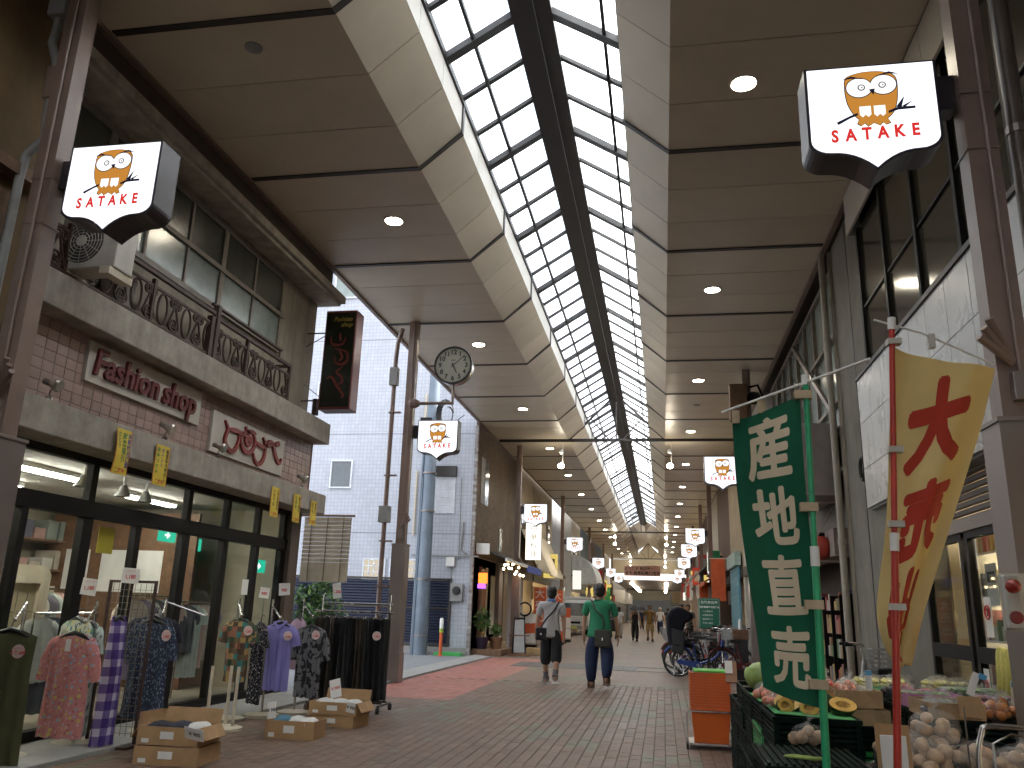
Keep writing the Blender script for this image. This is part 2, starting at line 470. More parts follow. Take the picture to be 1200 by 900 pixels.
# concrete edge, side street kerb, dark granite band
ap = MB().box(-5.62, -4.76, 1.0, 12.15, -.02, .03)
part('shop_apron', ap, m_apron, kind='structure', bevel=.006)
part('side_street', MB().quad((-40, 12.15, .004), (-4.62, 12.15, .004), (-4.62, 23.6, .004), (-40, 23.6, .004)), m_asphalt, kind='structure')
k1 = MB().prism([(-5.2, 12.15), (-4.64, 12.15), (-4.64, 23.0), (-5.2, 23.55)], lambda u, v: (u, v, -.01), lambda u, v: (u, v, .035))
part('side_kerb', k1, m_apron, kind='structure', bevel=.008)
k2 = MB().box(-16, -5.45, 23.0, 23.6, -.01, .07)
part('wall_kerb', k2, m_apron, kind='structure', bevel=.01)
m_gran = mat('dark granite strip', (.07, .066, .062), .55, var=.25, vs=12, world=True, bump=.2)
gb = MB()
for k in range(9):
    gb.box(-3.6 + k * .33, -3.6 + k * .33 + .318, 20.1, 21.9, -.01, .0035)
gb.box(-.62, 2.2, 20.1, 20.3, -.01, .0035); gb.box(-.62, 2.2, 21.5, 21.7, -.01, .0035)
part('granite_strip', gb, m_gran, kind='structure')

# ================================================================ ARCADE CANOPY
CXX = -1.39; BAY = 2.87; Y_TR = 26.15
ZS, ZB, ZU, ZG = 6.66, 7.12, 7.5, 7.57
ZA = 8.22
XI, XV, XO = 1.55, 1.03, 3.87
can = thing('arcade_canopy', 'long arcade canopy with pale ceiling panels and a pitched glass skylight over the street', 'arcade roof', (CXX, 4.0, 0), world=True)
step = BAY / 3
def mirror(sx, x): return CXX + sx * x
def soff(mb, sx, y0, y1):
    a, b = sorted((mirror(sx, XI), mirror(sx, XO + (.0 if sx < 0 else -.05))))
    mb.box(a, b, y0, y1, ZS, ZS + .02)
def bev(mb, sx, y0, y1):
    p = [(XI, ZS), (XV, ZB), (XV + .014, ZB + .016), (XI + .014, ZS + .016)]
    mb.prism(p, lambda u, v: (mirror(sx, u), y0, v), lambda u, v: (mirror(sx, u), y1, v))
def upr(mb, sx, y0, y1):
    a, b = sorted((mirror(sx, XV), mirror(sx, XV + .015))); mb.box(a, b, y0, y1, ZB + .016, ZU)
g = .007
yb = [Y_TR + BAY * k for k in range(-14, 22)]         # beam lines
yb = [y for y in yb if y < 88]
yst = yb[0]
NIND = 33
idx = 0
base_m = {}
for sx in (-1, 1):
    for nm, fn, mm in (('ceiling_panel', soff, m_soffit), ('bevel_panel', bev, m_soffit), ('upright_panel', upr, m_upright)):
        b = MB(); fn(b, sx, g, step - g); base_m[(sx, nm)] = b.mesh(nm, mm)
joined = {nm: MB() for nm in ('ceiling_panel', 'bevel_panel', 'upright_panel')}
for sx in (-1, 1):
    for k in range(int((88 - yst) / step)):
        y = yst + k * step
        for nm, fn in (('ceiling_panel', soff), ('bevel_panel', bev), ('upright_panel', upr)):
            if 3.3 < y < 36: link(nm, base_m[(sx, nm)], can, (0, y, rnd.uniform(-.002, .001)))
            else: fn(joined[nm], sx, y + g, y + step - g)
for nm, b in joined.items():
    part(nm, b, m_upright if nm[0] == 'u' else m_soffit, can, kind='stuff')
back = MB()
for sx in (-1, 1):
    a, b = sorted((mirror(sx, XI - .01), mirror(sx, XO)))
    back.box(a, b, yst, 88, ZS + .024, ZS + .3)
    p = [(XI - .01, ZS + .3), (XI, ZS + .028), (XV + .02, ZB + .02), (XV + .02, ZU), (XI + .2, ZU)]
    back.prism(p, lambda u, v: (mirror(sx, u), yst, v), lambda u, v: (mirror(sx, u), 88, v))
back.box(-4.9, 2.2, yst - .2, yst, ZS, ZU)
part('roof_deck', back, mat('roof deck', (.12, .10, .085), .8), can)
rib = {}
for sx in (-1, 1):
    b = MB(); w = .075
    a, c = sorted((mirror(sx, XI), mirror(sx, XO - .03)))
    b.box(a, c, -w / 2, w / 2, ZS - .018, ZS + .03)
    p = [(XI, ZS - .018), (XI, ZS + .03), (XV, ZB + .03), (XV, ZU + .01), (XV - .02, ZU + .01), (XV - .02, ZB - .018)]
    b.prism(p, lambda u, v: (mirror(sx, u), -w / 2, v), lambda u, v: (mirror(sx, u), w / 2, v))
    rib[sx] = b.mesh('cross_rib', m_dark)
for k, y in enumerate(yb[1:]):
    if y > .5:
        for sx in (-1, 1): link('cross_rib', rib[sx], can, (0, y, 0))
# kerb of the skylight
b = MB()
for sx in (-1, 1):
    a, c = sorted((mirror(sx, XV - .03), mirror(sx, XV + .07))); b.box(a, c, yst, 88, ZU, ZG + .02)
part('skylight_kerb', b, m_beam, can)
# trusses
tr = MB()
def bar(mb, p, q, w=.09, h=.09):
    p, q = Vector(p), Vector(q); d = q - p
    rot = d.to_track_quat('X', 'Z').to_euler(); mb.rbox((p + q) / 2, (d.length, h, w), rot)
apx, lf, rt = (CXX, 0, ZA - .05), (CXX - XI, 0, ZS), (CXX + XI, 0, ZS)
bar(tr, lf, apx, .07, .06); bar(tr, apx, rt, .07, .06)
bar(tr, (CXX - XO + .05, -.12, ZS - .035), (CXX + XO - .1, -.12, ZS - .035), .10, .06)
bar(tr, apx, (CXX, 0, ZS - .02), .045, .04)
for s in (-1, 1): bar(tr, (CXX + s * XI * .53, 0, ZS + (ZA - ZS) * .45), (CXX + s * .22, 0, ZS), .04, .04)
trm = tr.mesh('truss', m_dark)
for y in (Y_TR, 57.7, 86.5): link('truss', trm, can, (0, y, 0))
# ridge
b = MB(); b.box(CXX - .24, CXX + .24, yst, 66, ZA - .24, ZA - .08); b.box(CXX - .05, CXX + .05, yst, 66, ZA - .3, ZA - .22)
part('ridge_beam', b, m_beam, can)
# glazing bars and panes
slope = lambda sx, t, z=0: (mirror(sx, XV * (1 - t)), ZG + (ZA - ZG) * t + z)
gb_m = {}
for nm, w, h in (('thin', .075, .045), ('thick', .13, .08)):
    for sx in (-1, 1):
        b = MB(); x0, z0 = slope(sx, 0); x1, z1 = slope(sx, .84)
        bar(b, (x0, 0, z0 - h / 2), (x1, 0, z1 - h / 2), h, w)
        gb_m[(nm, sx)] = b.mesh('glazing_bar', m_beam)
m_pane = None
def panemat():
    m, nt, o = _nt('frosted wired glass')
    t = nt.nodes.new('ShaderNodeBsdfTransparent'); t.inputs[0].default_value = (.88, .93, .96, 1)
    d = nt.nodes.new('ShaderNodeBsdfTranslucent')
    v = _pos(nt, False); n = _noise(nt, v, 2.2, 5, .7)
    c = _ramp(nt, n, [(.3, (.90, .93, .95)), (.72, (.96, .98, 1))]); nt.links.new(c, d.inputs[0])
    mx = nt.nodes.new('ShaderNodeMixShader'); mx.inputs[0].default_value = .86
    nt.links.new(t.outputs[0], mx.inputs[1]); nt.links.new(d.outputs[0], mx.inputs[2])
    nt.links.new(mx.outputs[0], o.inputs[0]); return m
m_pane = panemat()
SB = .82; ys0 = 8.02 - SB * 26
TP = .33
def pane(mb, sx, t0, t1, y0, y1):
    x0, z0 = slope(sx, t0); x1, z1 = slope(sx, t1)
    mb.prism([(0, 0), (1, 0), (1, 1), (0, 1)],
             lambda u, v: (x0 + (x1 - x0) * u, y0 + (y1 - y0) * v, z0 + (z1 - z0) * u + .012),
             lambda u, v: (x0 + (x1 - x0) * u, y0 + (y1 - y0) * v, z0 + (z1 - z0) * u + .02))
pm = {}
for sx in (-1, 1):
    for t0, t1 in ((0, TP), (TP, .97)):
        b = MB(); pane(b, sx, t0 + .004, t1 - .004, .006, SB - .006); pm[(sx, t0)] = b.mesh('skylight_pane', m_pane)
pfar = MB(); nb = int((64 - ys0) / SB)
for k in range(nb):
    y = ys0 + k * SB
    if 36.6 < y < 38.6: continue
    for (sx, t0), me in pm.items():
        if 4.9 < y < 36: link('skylight_pane', me, can, (0, y, 0))
        else: pane(pfar, sx, t0 + .004, (TP if t0 == 0 else .97) - .004, y + .006, y + SB - .006)
    if y > 2:
        for sx in (-1, 1): link('glazing_bar', gb_m[('thick' if (k % 3) == 2 else 'thin', sx)], can, (0, y, 0))
part('skylight_pane', pfar, m_pane, can, kind='stuff')
b = MB()
for sx, t in ((-1, TP), (1, TP * .55)):
    x, z = slope(sx, t); b.box(x - .02, x + .02, yst, 64, z - .07, z - .01)
part('purlin', b, m_beam, can)
# closed roof at the far end with its gable
b = MB()
for sx in (-1, 1):
    x0, z0 = slope(sx, 0); x1, z1 = slope(sx, 1)
    b.prism([(0, 0), (1, 0), (1, 1), (0, 1)], lambda u, v: (x0 + (x1-x0)*u, 64 + 24*v, z0 + (z1-z0)*u),
            lambda u, v: (x0 + (x1-x0)*u, 64 + 24*v, z0 + (z1-z0)*u + .05))
part('closed_roof', b, m_soffit, can)
b = MB(); b.prism([(-XI, ZS), (XI, ZS), (0, ZA + .1)], lambda u, v: (CXX + u, 88, v), lambda u, v: (CXX + u, 88.1, v))
b.box(CXX - 3.9, CXX + 3.9, 88, 88.1, 5.2, ZS - .01)
part('end_gable', b, m_cream, can)
b = MB().box(CXX - 2.4, CXX + 2.4, 84, 84.5, 4.45, 5.05)
part('end_beam', b, emit('glowing end beam', (1, .98, .9), .25), can)  # white beam, no lamp; its brightness is emitted by the surface
# edge trims of the ceiling
b = MB(); b.box(-5.33, -5.262, yst, 88, ZS - .04, ZS + .1); b.box(2.43, 2.5, yst, 88, ZS - .05, ZS + .1)
part('edge_trim', b, m_pillar, can)
# downlights
m_led = emit('downlight', (1, .88, .68), 17)
def downlight(x, y, label, lit=True):
    t = thing('ceiling_downlight', label, 'ceiling light', (x, y, ZS - .004), 'round downlights in the arcade ceiling')
    r = MB(); r.lathe([(.148, 0), (.148, -.012), (.127, -.016), (.125, 0)], seg=24); part('trim_ring', r, m_white, t, smooth=40)
    d = MB(); d.lathe([(.123, -.008), (.05, -.010), (.0001, -.011)], seg=24); part('lamp_disc', d, m_led if lit else m_grey, t)
    return t
for side, x, y0, word in (('right', .92, 7.68, 'right'), ('left', -3.73, 10.3, 'left')):
    n = 13
    for k in range(n):
        y = y0 + 2 * BAY * k
        if y > 86: break
        lab = ('lit round downlight, %s from the front in the %s ceiling row' % ('nearest' if k == 0 else ORD[k], word))
        if k == 0: d0 = downlight(x, y, lab); ds = d0
        else: dup(d0, (x, y, ZS - .004), label=lab)
for x, y, lab in ((-3.95, 6.45, 'unlit round disc in the ceiling above the fashion shop'), (.98, 21.6, 'unlit round disc in the right ceiling beyond the green banner')):
    t = thing('ceiling_sensor', lab, 'ceiling fitting', (x, y, ZS - .004))
    b = MB(); b.lathe([(.09, 0), (.085, -.015), (.05, -.022), (.0001, -.024)], seg=20); part('cover', b, m_grey, t, smooth=40)

# ================================================================ PILLARS AND OWL SIGNS
def pillar(x, y, label, zt=6.64, cas=2.35, side=1, pipes=True):
    t = thing('arcade_pillar', label, 'pillar', (x, y, 0), 'steel pillars carrying the arcade roof')
    w = .085
    b = MB(); b.box(-w, w, -w + .01, w - .01, cas, zt)
    for z in (4.02, 4.4): b.box(-w - .006, w + .006, -w + .0, w + .002, z, z + .012)
    part('shaft', b, m_pillar, t)
    b = MB(); b.box(-.13, .13, -.13, .13, .5, cas); b.box(-.14, .14, -.14, .14, cas, cas + .025)
    b.box(-.005, .005, -.134, -.13, .5, cas)
    part('casing', b, m_casing, t, bevel=.008)
    b = MB(); b.box(-.145, .145, -.145, .145, 0, .5); part('base', b, m_casing, t, bevel=.008)
    b = MB()
    for k in (-1, 0, 1):
        d = Vector((side * (.16 + .03 * k), -.10, .17 - .05 * k)); p = Vector((side * .02, -.12, cas + .33))
        b.cyl(p, p + d, .022, seg=8)
    part('flag_holder', b, m_pillar, t)
    if pipes:
        b = MB(); b.tube([(.02, -w - .015, cas + .25), (.02, -w - .015, zt)], .012, 8); part('conduit', b, m_pillar, t)
        b = MB(); b.box(-.03, .06, -w - .045, -w + .01, cas + .12, cas + .28); part('junction_box', b, m_casing, t, bevel=.005)
    return t
def shield(w=.39, h=.55, r=.12, pd=.74):
    pts = [(-w, 0), (w, 0)]
    pts += [(w, -h + .02)]
    for k in range(1, 7):
        a = k / 6 * PI / 2; pts.append((w - r + r * math.cos(a), -h - r * math.sin(a) * .75 + .02))
    e = pts[-1]
    for k in range(1, 7):
        t = k / 6; pts.append((e[0] * (1 - t), e[1] + (-pd - e[1]) * (t ** 2.2)))
    n = len(pts)
    for k in range(n - 2, 1, -1): pts.append((-pts[k][0], pts[k][1]))
    return pts
m_signw = emit('backlit white acrylic', (.92, .94, 1), .235)
m_sbox = mat('dark violet sign case', (.035, .028, .035), .35, var=.2)
def em(n, c): return emit(n, c, .18)
m_owl = [em('owl brown', (.50, .21, .035)), em('owl white', (1, 1, 1)), em('owl black', (.01, .01, .02)), em('sign red', (.62, .03, .025))]
def emblem():
    """owl on a branch with SATAKE under it; local u,v in metres round the sign centre top"""
    b = MB(); D = .003
    def put(poly, mi, d): 
        b.mi = mi; b.prism(poly, lambda u, v: (u * 1.12, -d + .001, v * 1.17 - .008), lambda u, v: (u * 1.12, -d, v * 1.17 - .008))
    def ell(cx, cy, rx, ry, n=20, a0=0): return [(cx + rx * math.cos(2*PI*k/n + a0), cy + ry * math.sin(2*PI*k/n + a0)) for k in range(n)]
    body = smooth_path([(-.135, -.10), (-.12, -.065), (-.06, -.045), (.0, -.04), (.06, -.045), (.115, -.065), (.135, -.10), (.135, -.17), (.125, -.24), (.10, -.30), (.05, -.335), (-.05, -.335), (-.095, -.30), (-.125, -.235), (-.135, -.17), (-.135, -.10)], 4)[:-1]
    put([(u * 1.035, (v + .19) * 1.02 - .19) for u, v in body], 2, D * .6)
    put(body, 0, D)
    put(ell(-.062, -.135, .072, .062), 2, D * 1.3); put(ell(.066, -.125, .072, .062), 2, D * 1.3)
    put(ell(-.062, -.135, .067, .057), 1, D * 1.6); put(ell(.066, -.125, .067, .057), 1, D * 1.6)
    for x, y in ((-.05, -.135), (.06, -.127)):
        put(ell(x, y, .02, .019), 2, D * 1.9); put(ell(x, y, .014, .013), 1, D * 2.2); put(ell(x + .003, y, .004, .004, 8), 2, D * 2.5)
    put([(-.012, -.15), (.02, -.147), (.01, -.185)], 2, D * 2.2)
    for s, y0 in ((-1, -.085), (1, -.07)):
        put([(s * .03, y0), (s * .10, y0 + .022), (s * .155, y0 + .002), (s * .10, y0 + .008)], 2, D * 2.2)
    for x in (-.04, .035):
        put([(x - .03, -.25), (x + .03, -.25), (x + .03, -.30), (x + .015, -.315), (x, -.30), (x - .015, -.315), (x - .03, -.30)], 1, D * 1.9)
    feet = [(-.075, -.325), (.07, -.325), (.085, -.355), (.06, -.365), (.045, -.35), (.03, -.368), (.0, -.35), (-.03, -.37), (-.045, -.35), (-.065, -.365), (-.085, -.35)]
    put([(u * 1.05, v - .003) for u, v in feet], 2, D * 1.3); put(feet, 0, D * 1.6)
    put([(-.195, -.335), (-.12, -.30), (-.08, -.285), (-.08, -.30), (-.12, -.315), (-.185, -.35)], 2, D * 1.1)
    put([(.08, -.285), (.13, -.265), (.22, -.265), (.22, -.28), (.13, -.283), (.08, -.30)], 2, D * 1.1)
    put([(.12, -.265), (.17, -.20), (.15, -.265)], 2, D * 1.1); put([(.15, -.262), (.215, -.23), (.17, -.266)], 2, D * 1.1)
    b.mi = 3
    for i, ch in enumerate('SATAKE'):
        cx = -.205 + i * .082
        put_text(b, ch, lambda u, v, d: (cx * 1.14 + u * .78, -D, -.50 + i * .003 + v), .115, off=.005)
    return b
_em = emblem().mesh('emblem', m_owl, fix=False)
def owl_sign(side, y, label, far=False):
    # side -1: pillar at x=-4.68, sign hangs to its right; side 1: pillar at 1.92, sign to its left
    px = -4.68 if side < 0 else 1.92
    cx = px + (.59 if side < 0 else -.59)
    t = thing('hanging_sign', label, 'shop sign', (cx, y + .12, 4.67), 'owl light box signs hanging from the arcade pillars')
    P = shield(); Q = [(u * .955, (v + .27) * .955 - .27) for u, v in P]
    b = MB(); b.prism(P, lambda u, v: (u, -.09, v), lambda u, v: (u, .15, v)); part('case', b, m_sbox, t)
    for d, s in ((-.094, -1), (.154, 1)):
        b = MB(); b.prism(Q, lambda u, v: (u, d, v), lambda u, v: (u, d + .003, v)); part('lit_face', b, m_signw, t)
        e = link('emblem', _em, t, (0, d - .001 if s < 0 else d + .004, 0), (0, 0, 0 if s < 0 else PI))
    b = MB(); s = -side
    x0, x1 = sorted(((px - cx) + s * .087, s * -.39 + 0))
    b.box(min(x0, x1), max(x0, x1), -.03, .09, -.32, -.08); part('bracket', b, m_sbox, t)
    return t
LS = [4.95, 14.5, 26.9, 39.5, 54.6, 68, 80]
RS = [4.72, 18.27, 34.3, 42.4, 52.9, 67.4, 78]
for k, y in enumerate(LS):
    pillar(-4.68, y + .085, ['near left brown steel pillar beside the fashion shop', 'brown steel pillar carrying the round clock at the side street corner',
        'brown pillar on the left against the brick corner building', 'brown pillar on the left before the beige awnings', 'fifth left pillar, beyond the white truck',
        'sixth pillar of the left row deep in the arcade', 'seventh pillar of the left row at the arcade end'][k], side=1, cas=2.35)
for k, y in enumerate(RS):
    pillar(1.92, y + .085, ['near right brown pillar with metal casing beside the greengrocer', 'right pillar hidden mostly behind the green banner',
        'third right pillar beside the green notice board', 'fourth right pillar beyond the notice board', 'fifth right pillar deep in the arcade',
        'sixth pillar of the right row deep in the arcade', 'seventh pillar of the right row at the arcade end'][k], side=-1)
s0 = None
LL = ['large lit owl sign at left above the fashion shop', 'lit owl sign below the round clock', 'lit owl sign in front of the brick corner building',
      'fourth left lit owl sign, above the beige awnings', 'fifth left owl sign, above the white truck', 'sixth left owl sign, small and far', 'seventh left owl sign, smallest on the left']
RL = ['large lit owl sign at top right over the greengrocer', 'lit owl sign partly covered by the green banner', 'third right lit owl sign, above the notice board',
      'fourth right lit owl sign in the receding row', 'fifth right lit owl sign in the receding row', 'sixth right owl sign, small and far', 'seventh right owl sign, smallest on the right']
sl = owl_sign(-1, LS[0], LL[0]); sr = owl_sign(1, RS[0], RL[0])
for k in range(1, 7):
    dup(sl, (sl.location.x, LS[k] + .12, 4.67), label=LL[k]); dup(sr, (sr.location.x, RS[k] + .12, 4.67), label=RL[k])
# ================================================================ FASHION SHOP (left)
m_tile = mat('pink wall tile', (.31, .215, .19), .3, var=.12, vs=9, rand=.14)
m_grout = mat('tile grout', (.16, .10, .085), .9)
m_frost = mat('frosted pane', (.20, .24, .22), .2, var=.35, vs=1.5, spec=.7)
m_frost2 = mat('dark transom pane', (.06, .065, .055), .2, var=.4, vs=1.5, spec=.5)
m_frame = mat('aged bronze window frame', (.165, .14, .115), .5, var=.2)
m_iron = mat('rusty brown ironwork', (.05, .026, .019), .6, var=.3, vs=14)
m_upper = mat('stained beige render', (.24, .21, .165), .85, var=.22, vs=2.5, bump=.3, streak=.6)
fs = thing('fashion_shop_building', 'two storey fashion shop with pink tiled fascia and dark framed glass front', 'shop building', (-6.5, 8.5, 0), world=True)
YA, YB = 5.5, 12.12
b = MB(); b.box(-9.5, -5.62, YA, YB, 4.06, 6.2); part('upper_wall', b, m_upper, fs)
b = MB(); b.box(-9.5, -5.2, YA, 12.3, 6.18, 6.30); b.box(-9.5, -5.26, YA, 12.24, 6.12, 6.178); part('eave', b, m_conc, fs, bevel=.008)
b = MB(); b.box(-5.40, -5.34, -12, 12.0, 6.303, 6.82); part('flashing_board', b, mat('brown flashing', (.075, .05, .032), .6, var=.25), fs)
b = MB(); b.box(-9.5, -5.2, YA, 12.15, 3.73, 4.06); part('balcony_slab', b, m_conc, fs, bevel=.012)
b = MB(); b.box(-5.7, -5.2, YA, 12.22, 2.63, 2.93); part('canopy_ledge', b, m_conc, fs, bevel=.012)
b = MB(); b.box(-9.5, -5.44, YA, 12.08, 2.932, 3.729); part('tile_backing', b, m_grout, fs)
# tiles
tw, th = .142, .0995
tb = MB().box(-5.44, -5.43, .003, tw - .003, .003, th - .003); tm = tb.mesh('wall_tile', m_tile)
signs = [(6.66, 8.72, 3.3, 3.66), (8.98, 11.0, 3.03, 3.55)]
rest = MB(); n = 0
for j in range(8):
    for i in range(int((12.08 - 5.6) / tw)):
        y, z = 5.6 + i * tw, 2.934 + j * th
        if any(a + .04 < y and y + tw < c - .04 and d + .03 < z and z + th < e - .03 for a, c, d, e in signs): continue
        if n < 298 : link('wall_tile', tm, fs, (rnd.uniform(-.001, .002), y, z)); n += 1
        else: rest.box(-5.44, -5.43, y + .003, y + tw - .003, z + .003, z + th - .003)
part('tile_rest', rest, m_tile, fs, kind='stuff')
# side wall to the side street
b = MB(); b.box(-9.5, -5.62, 11.95, YB, 0, 3.73); b.box(-5.72, -5.5, 11.75, 12.05, 0, 2.63); part('side_wall', b, mat('brown pilaster', (.11, .08, .06), .6, streak=.3), fs)
# upper windows
wx = -5.60
b = MB()
ys = [5.95, 6.75, 7.5, 8.3, 9.1, 9.95, 10.8]
b.box(wx - .03, wx + .02, 5.9, 10.88, 4.88, 4.95); b.box(wx - .03, wx + .02, 5.9, 10.88, 6.0, 6.06)
b.box(wx - .03, wx + .03, 5.9, 10.88, 5.42, 5.48)
part('window_frame', b, m_frame, fs)
for i, y in enumerate(ys):
    w = .05 if i in (4, 1) else .022
    b = MB().box(wx - .028, wx + .018, y - w, y + w, 4.95, 6.0); part('mullion', b, m_frame, fs)
for i in range(6):
    for z0, z1 in ((4.95, 5.42), (5.48, 6.0)):
        b = MB().box(wx - .012 - .004 * (i % 2), wx - .004 - .004 * (i % 2), ys[i] + .02, ys[i+1] - .02, z0, z1); part('window_pane', b, m_frost if z0 < 5 else m_frost2, fs)
# balcony railing
rl = thing('balcony_railing', 'rusty wrought iron balcony railing with scrolls over the fashion shop', 'railing', (-5.25, 8.5, 4.06), world=True)
rx = -5.25
for y0, y1, zt in ((5.7, 8.5, 4.62), (8.5, 10.62, 4.58)):
    b = MB(); b.box(rx - .022, rx + .022, y0, y1, zt - .02, zt + .02); b.box(rx - .012, rx + .012, y0, y1, zt - .15, zt - .125); b.box(rx - .015, rx + .015, y0, y1, 4.08, 4.105)
    part('rail', b, m_iron, rl)
b = MB(); b.box(rx - .03, rx + .02, 8.45, 10.3, 4.71, 4.735); b.box(rx - .03, rx - .01, 10.28, 10.3, 4.55, 4.735); part('upper_rail', b, m_iron, rl)
b = MB(); b.box(rx - .35, rx + .02, 10.58, 10.62, 4.56, 4.6); b.box(rx - .35, rx + .02, 10.59, 10.61, 4.08, 4.1); part('return_rail', b, m_iron, rl)
for y, w in ((6.0, .02), (7.3, .022), (8.45, .035), (8.56, .035), (9.35, .022), (10.6, .022)):
    b = MB().box(rx - w, rx + w, y - w, y + w, 4.062, 4.56 if y != 8.56 else 4.735); part('rail_post', b, m_iron, rl)
def spiral(cx, cz, r, a0, turns, k=14):
    return [(cx + r * (1 - .78 * i / k) * math.cos(a0 + turns * 2 * PI * i / k), cz + r * (1 - .78 * i / k) * math.sin(a0 + turns * 2 * PI * i / k)) for i in range(k + 1)]
def scroll_mesh(fl):
    b = MB()
    t = spiral(.085, .33, .055, PI, -1.7, 20)[::-1]; u = spiral(.035, .10, .085, 0, -1.6, 20)
    pts = t + u
    pts = smooth_path([(fl * p[0], p[1]) for p in pts], 2)
    b.tube([(0, y, z) for y, z in pts], .013, 6)
    return b.mesh('scroll', m_iron, smooth=60)
sc = [scroll_mesh(1), scroll_mesh(-1)]
b = MB(); b.tube([(0, .085 * math.cos(a), .2 + .17 * math.sin(a)) for a in [2 * PI * k / 20 for k in range(20)]], .013, 6, closed=True)
ring = b.mesh('ring', m_iron, smooth=60)
y = 5.85; k = 0
while y < 10.5:
    if k % 3 == 2: link('ring', ring, rl, (rx, y, 4.09))
    else: link('scroll', sc[k % 3], rl, (rx, y, 4.09))
    y += (.06, .20, .20)[k % 3]; k += 1
# things on the balcony: round fan guard / white cloth seen through the railing
bn = thing('storage_bin', 'pale round bin standing behind the balcony railing', 'bin', (-5.45, 7.0, 4.06))
b = MB(); b.lathe([(.14, 0), (.17, .36), (.18, .37), (.18, .40), (.001, .43)], seg=20); part('body', b, mat('dull grey plastic', (.30, .27, .26), .6, var=.2), bn, smooth=40)
# air conditioner outdoor unit
m_ac = mat('ivory sheet metal', (.46, .44, .39), .5, var=.12, vs=5, streak=.25)
ac = thing('air_conditioner', 'ivory outdoor air conditioner unit on blocks at the near end of the balcony', 'air conditioner', (-5.0, 6.02, 4.06), rz=0)
# local: front (grille) faces -y toward viewer side
b = MB(); b.box(-.36, .24, 0, .26, .07, .60); part('casing', b, m_ac, ac, bevel=.012)
b = MB()
for r in (.05, .08, .11, .14, .17, .20): b.tube([(-.12 + r * math.cos(a), -.018, .33 + r * math.sin(a)) for a in [2*PI*k/24 for k in range(24)]], .0035, 4, closed=True)
for k in range(12):
    a = 2*PI*k/12; b.tube([(-.12 + .03*math.cos(a), -.016, .33 + .03*math.sin(a)), (-.12 + .21*math.cos(a), -.012, .33 + .21*math.sin(a))], .003, 4)
part('fan_guard', b, m_ac, ac)
b = MB(); b.lathe([(.21, -.002), (.001, -.004)], c=(-.12, 0, .33), seg=28, axis='Y'); part('fan_opening', b, mat('dark fan recess', (.05, .05, .05), .6), ac)
b = MB(); b.lathe([(.055, -.02), (.05, -.026), (.001, -.028)], c=(-.12, 0, .33), seg=20, axis='Y'); part('fan_hub', b, m_ac, ac)
for x in (-.34, .12): part('foot_block', MB().box(x, x + .1, -.03, .30, 0, .068), m_cream, ac)
# fascia sign boards
m_board = mat('cream sign board', (.46, .43, .37), .55, var=.08, vs=2, streak=.15)
m_letter = mat('dark red letters', (.11, .012, .010), .6, var=.2)
m_logo = mat('red brush letters', (.20, .018, .014), .4, var=.15)
sg = thing('fashion_sign', 'cream board with raised dark red letters reading Fashion shop', 'sign', (-5.42, 7.69, 3.3), world=True)
b = MB().box(-5.438, -5.39, 6.68, 8.70, 3.28, 3.68); part('board', b, m_board, sg, bevel=.004)
for txt, c, w in (('Fashion', 7.28, 1.05), ('shop', 8.22, .66)):
    vs, _ = text_verts(txt, .37, .008, .12, 0, 'CENTER', 1.0); wd = max(v[0] for v in vs) - min(v[0] for v in vs)
    b = MB(); put_text(b, txt, lambda u, v, d: (-5.388 + d, c + u * w / wd, 3.48 + v), .37, .008, .12, space=1.0, thick=.035); part('lettering', b, m_letter, sg)
lg = thing('logo_sign', 'cream board with flowing red brush letters right of the Fashion shop board', 'sign', (-5.42, 9.99, 3.03), world=True)
b = MB().box(-5.438, -5.39, 9.0, 10.98, 3.04, 3.55); part('board', b, m_board, lg, bevel=.004)
def lp(pts):
    out = []
    for x, y in pts:
        u = (x - 765) / 357; top = 478 + .454 * (x - 765); v = (y - top) / (232 - 22 * u)
        sk_ = -v * .10
        out.append((9.02 + (u - sk_) * 1.9 * (1.0), 3.545 - v * .50))
    return smooth_path(out, 5)
for nm, strokes in (('letter', [[(805,530),(813,575),(795,640),(812,692),(840,690),(862,640),(868,592)], [(812,575),(850,582),(900,610)]]),
                    ('letter', [[(905,558),(912,590),(930,600)], [(878,600),(875,655),(890,695),(917,702),(940,678),(950,630),(942,600)], [(880,600),(925,585),(955,600)], [(900,610),(930,625),(915,660),(903,650),(900,625),(925,640)]]),
                    ('letter', [[(950,640),(985,668),(1020,665),(1050,655)], [(998,618),(1006,670),(992,735),(965,768),(942,752),(935,705)]]),
                    ('letter', [[(1008,672),(1030,640),(1050,655),(1058,700),(1072,755),(1085,768),(1097,742)], [(1068,648),(1075,668)], [(1080,645),(1088,665)]])):
    b = MB()
    for s_ in strokes:
        q = lp(s_); ribbon(b, q, [.022 + .036 * math.sin(PI * (i + .6) / (len(q) + .2)) for i in range(len(q))], lambda u, v, d: (-5.389 + d, u, v), .03)
    part(nm, b, m_logo, lg)
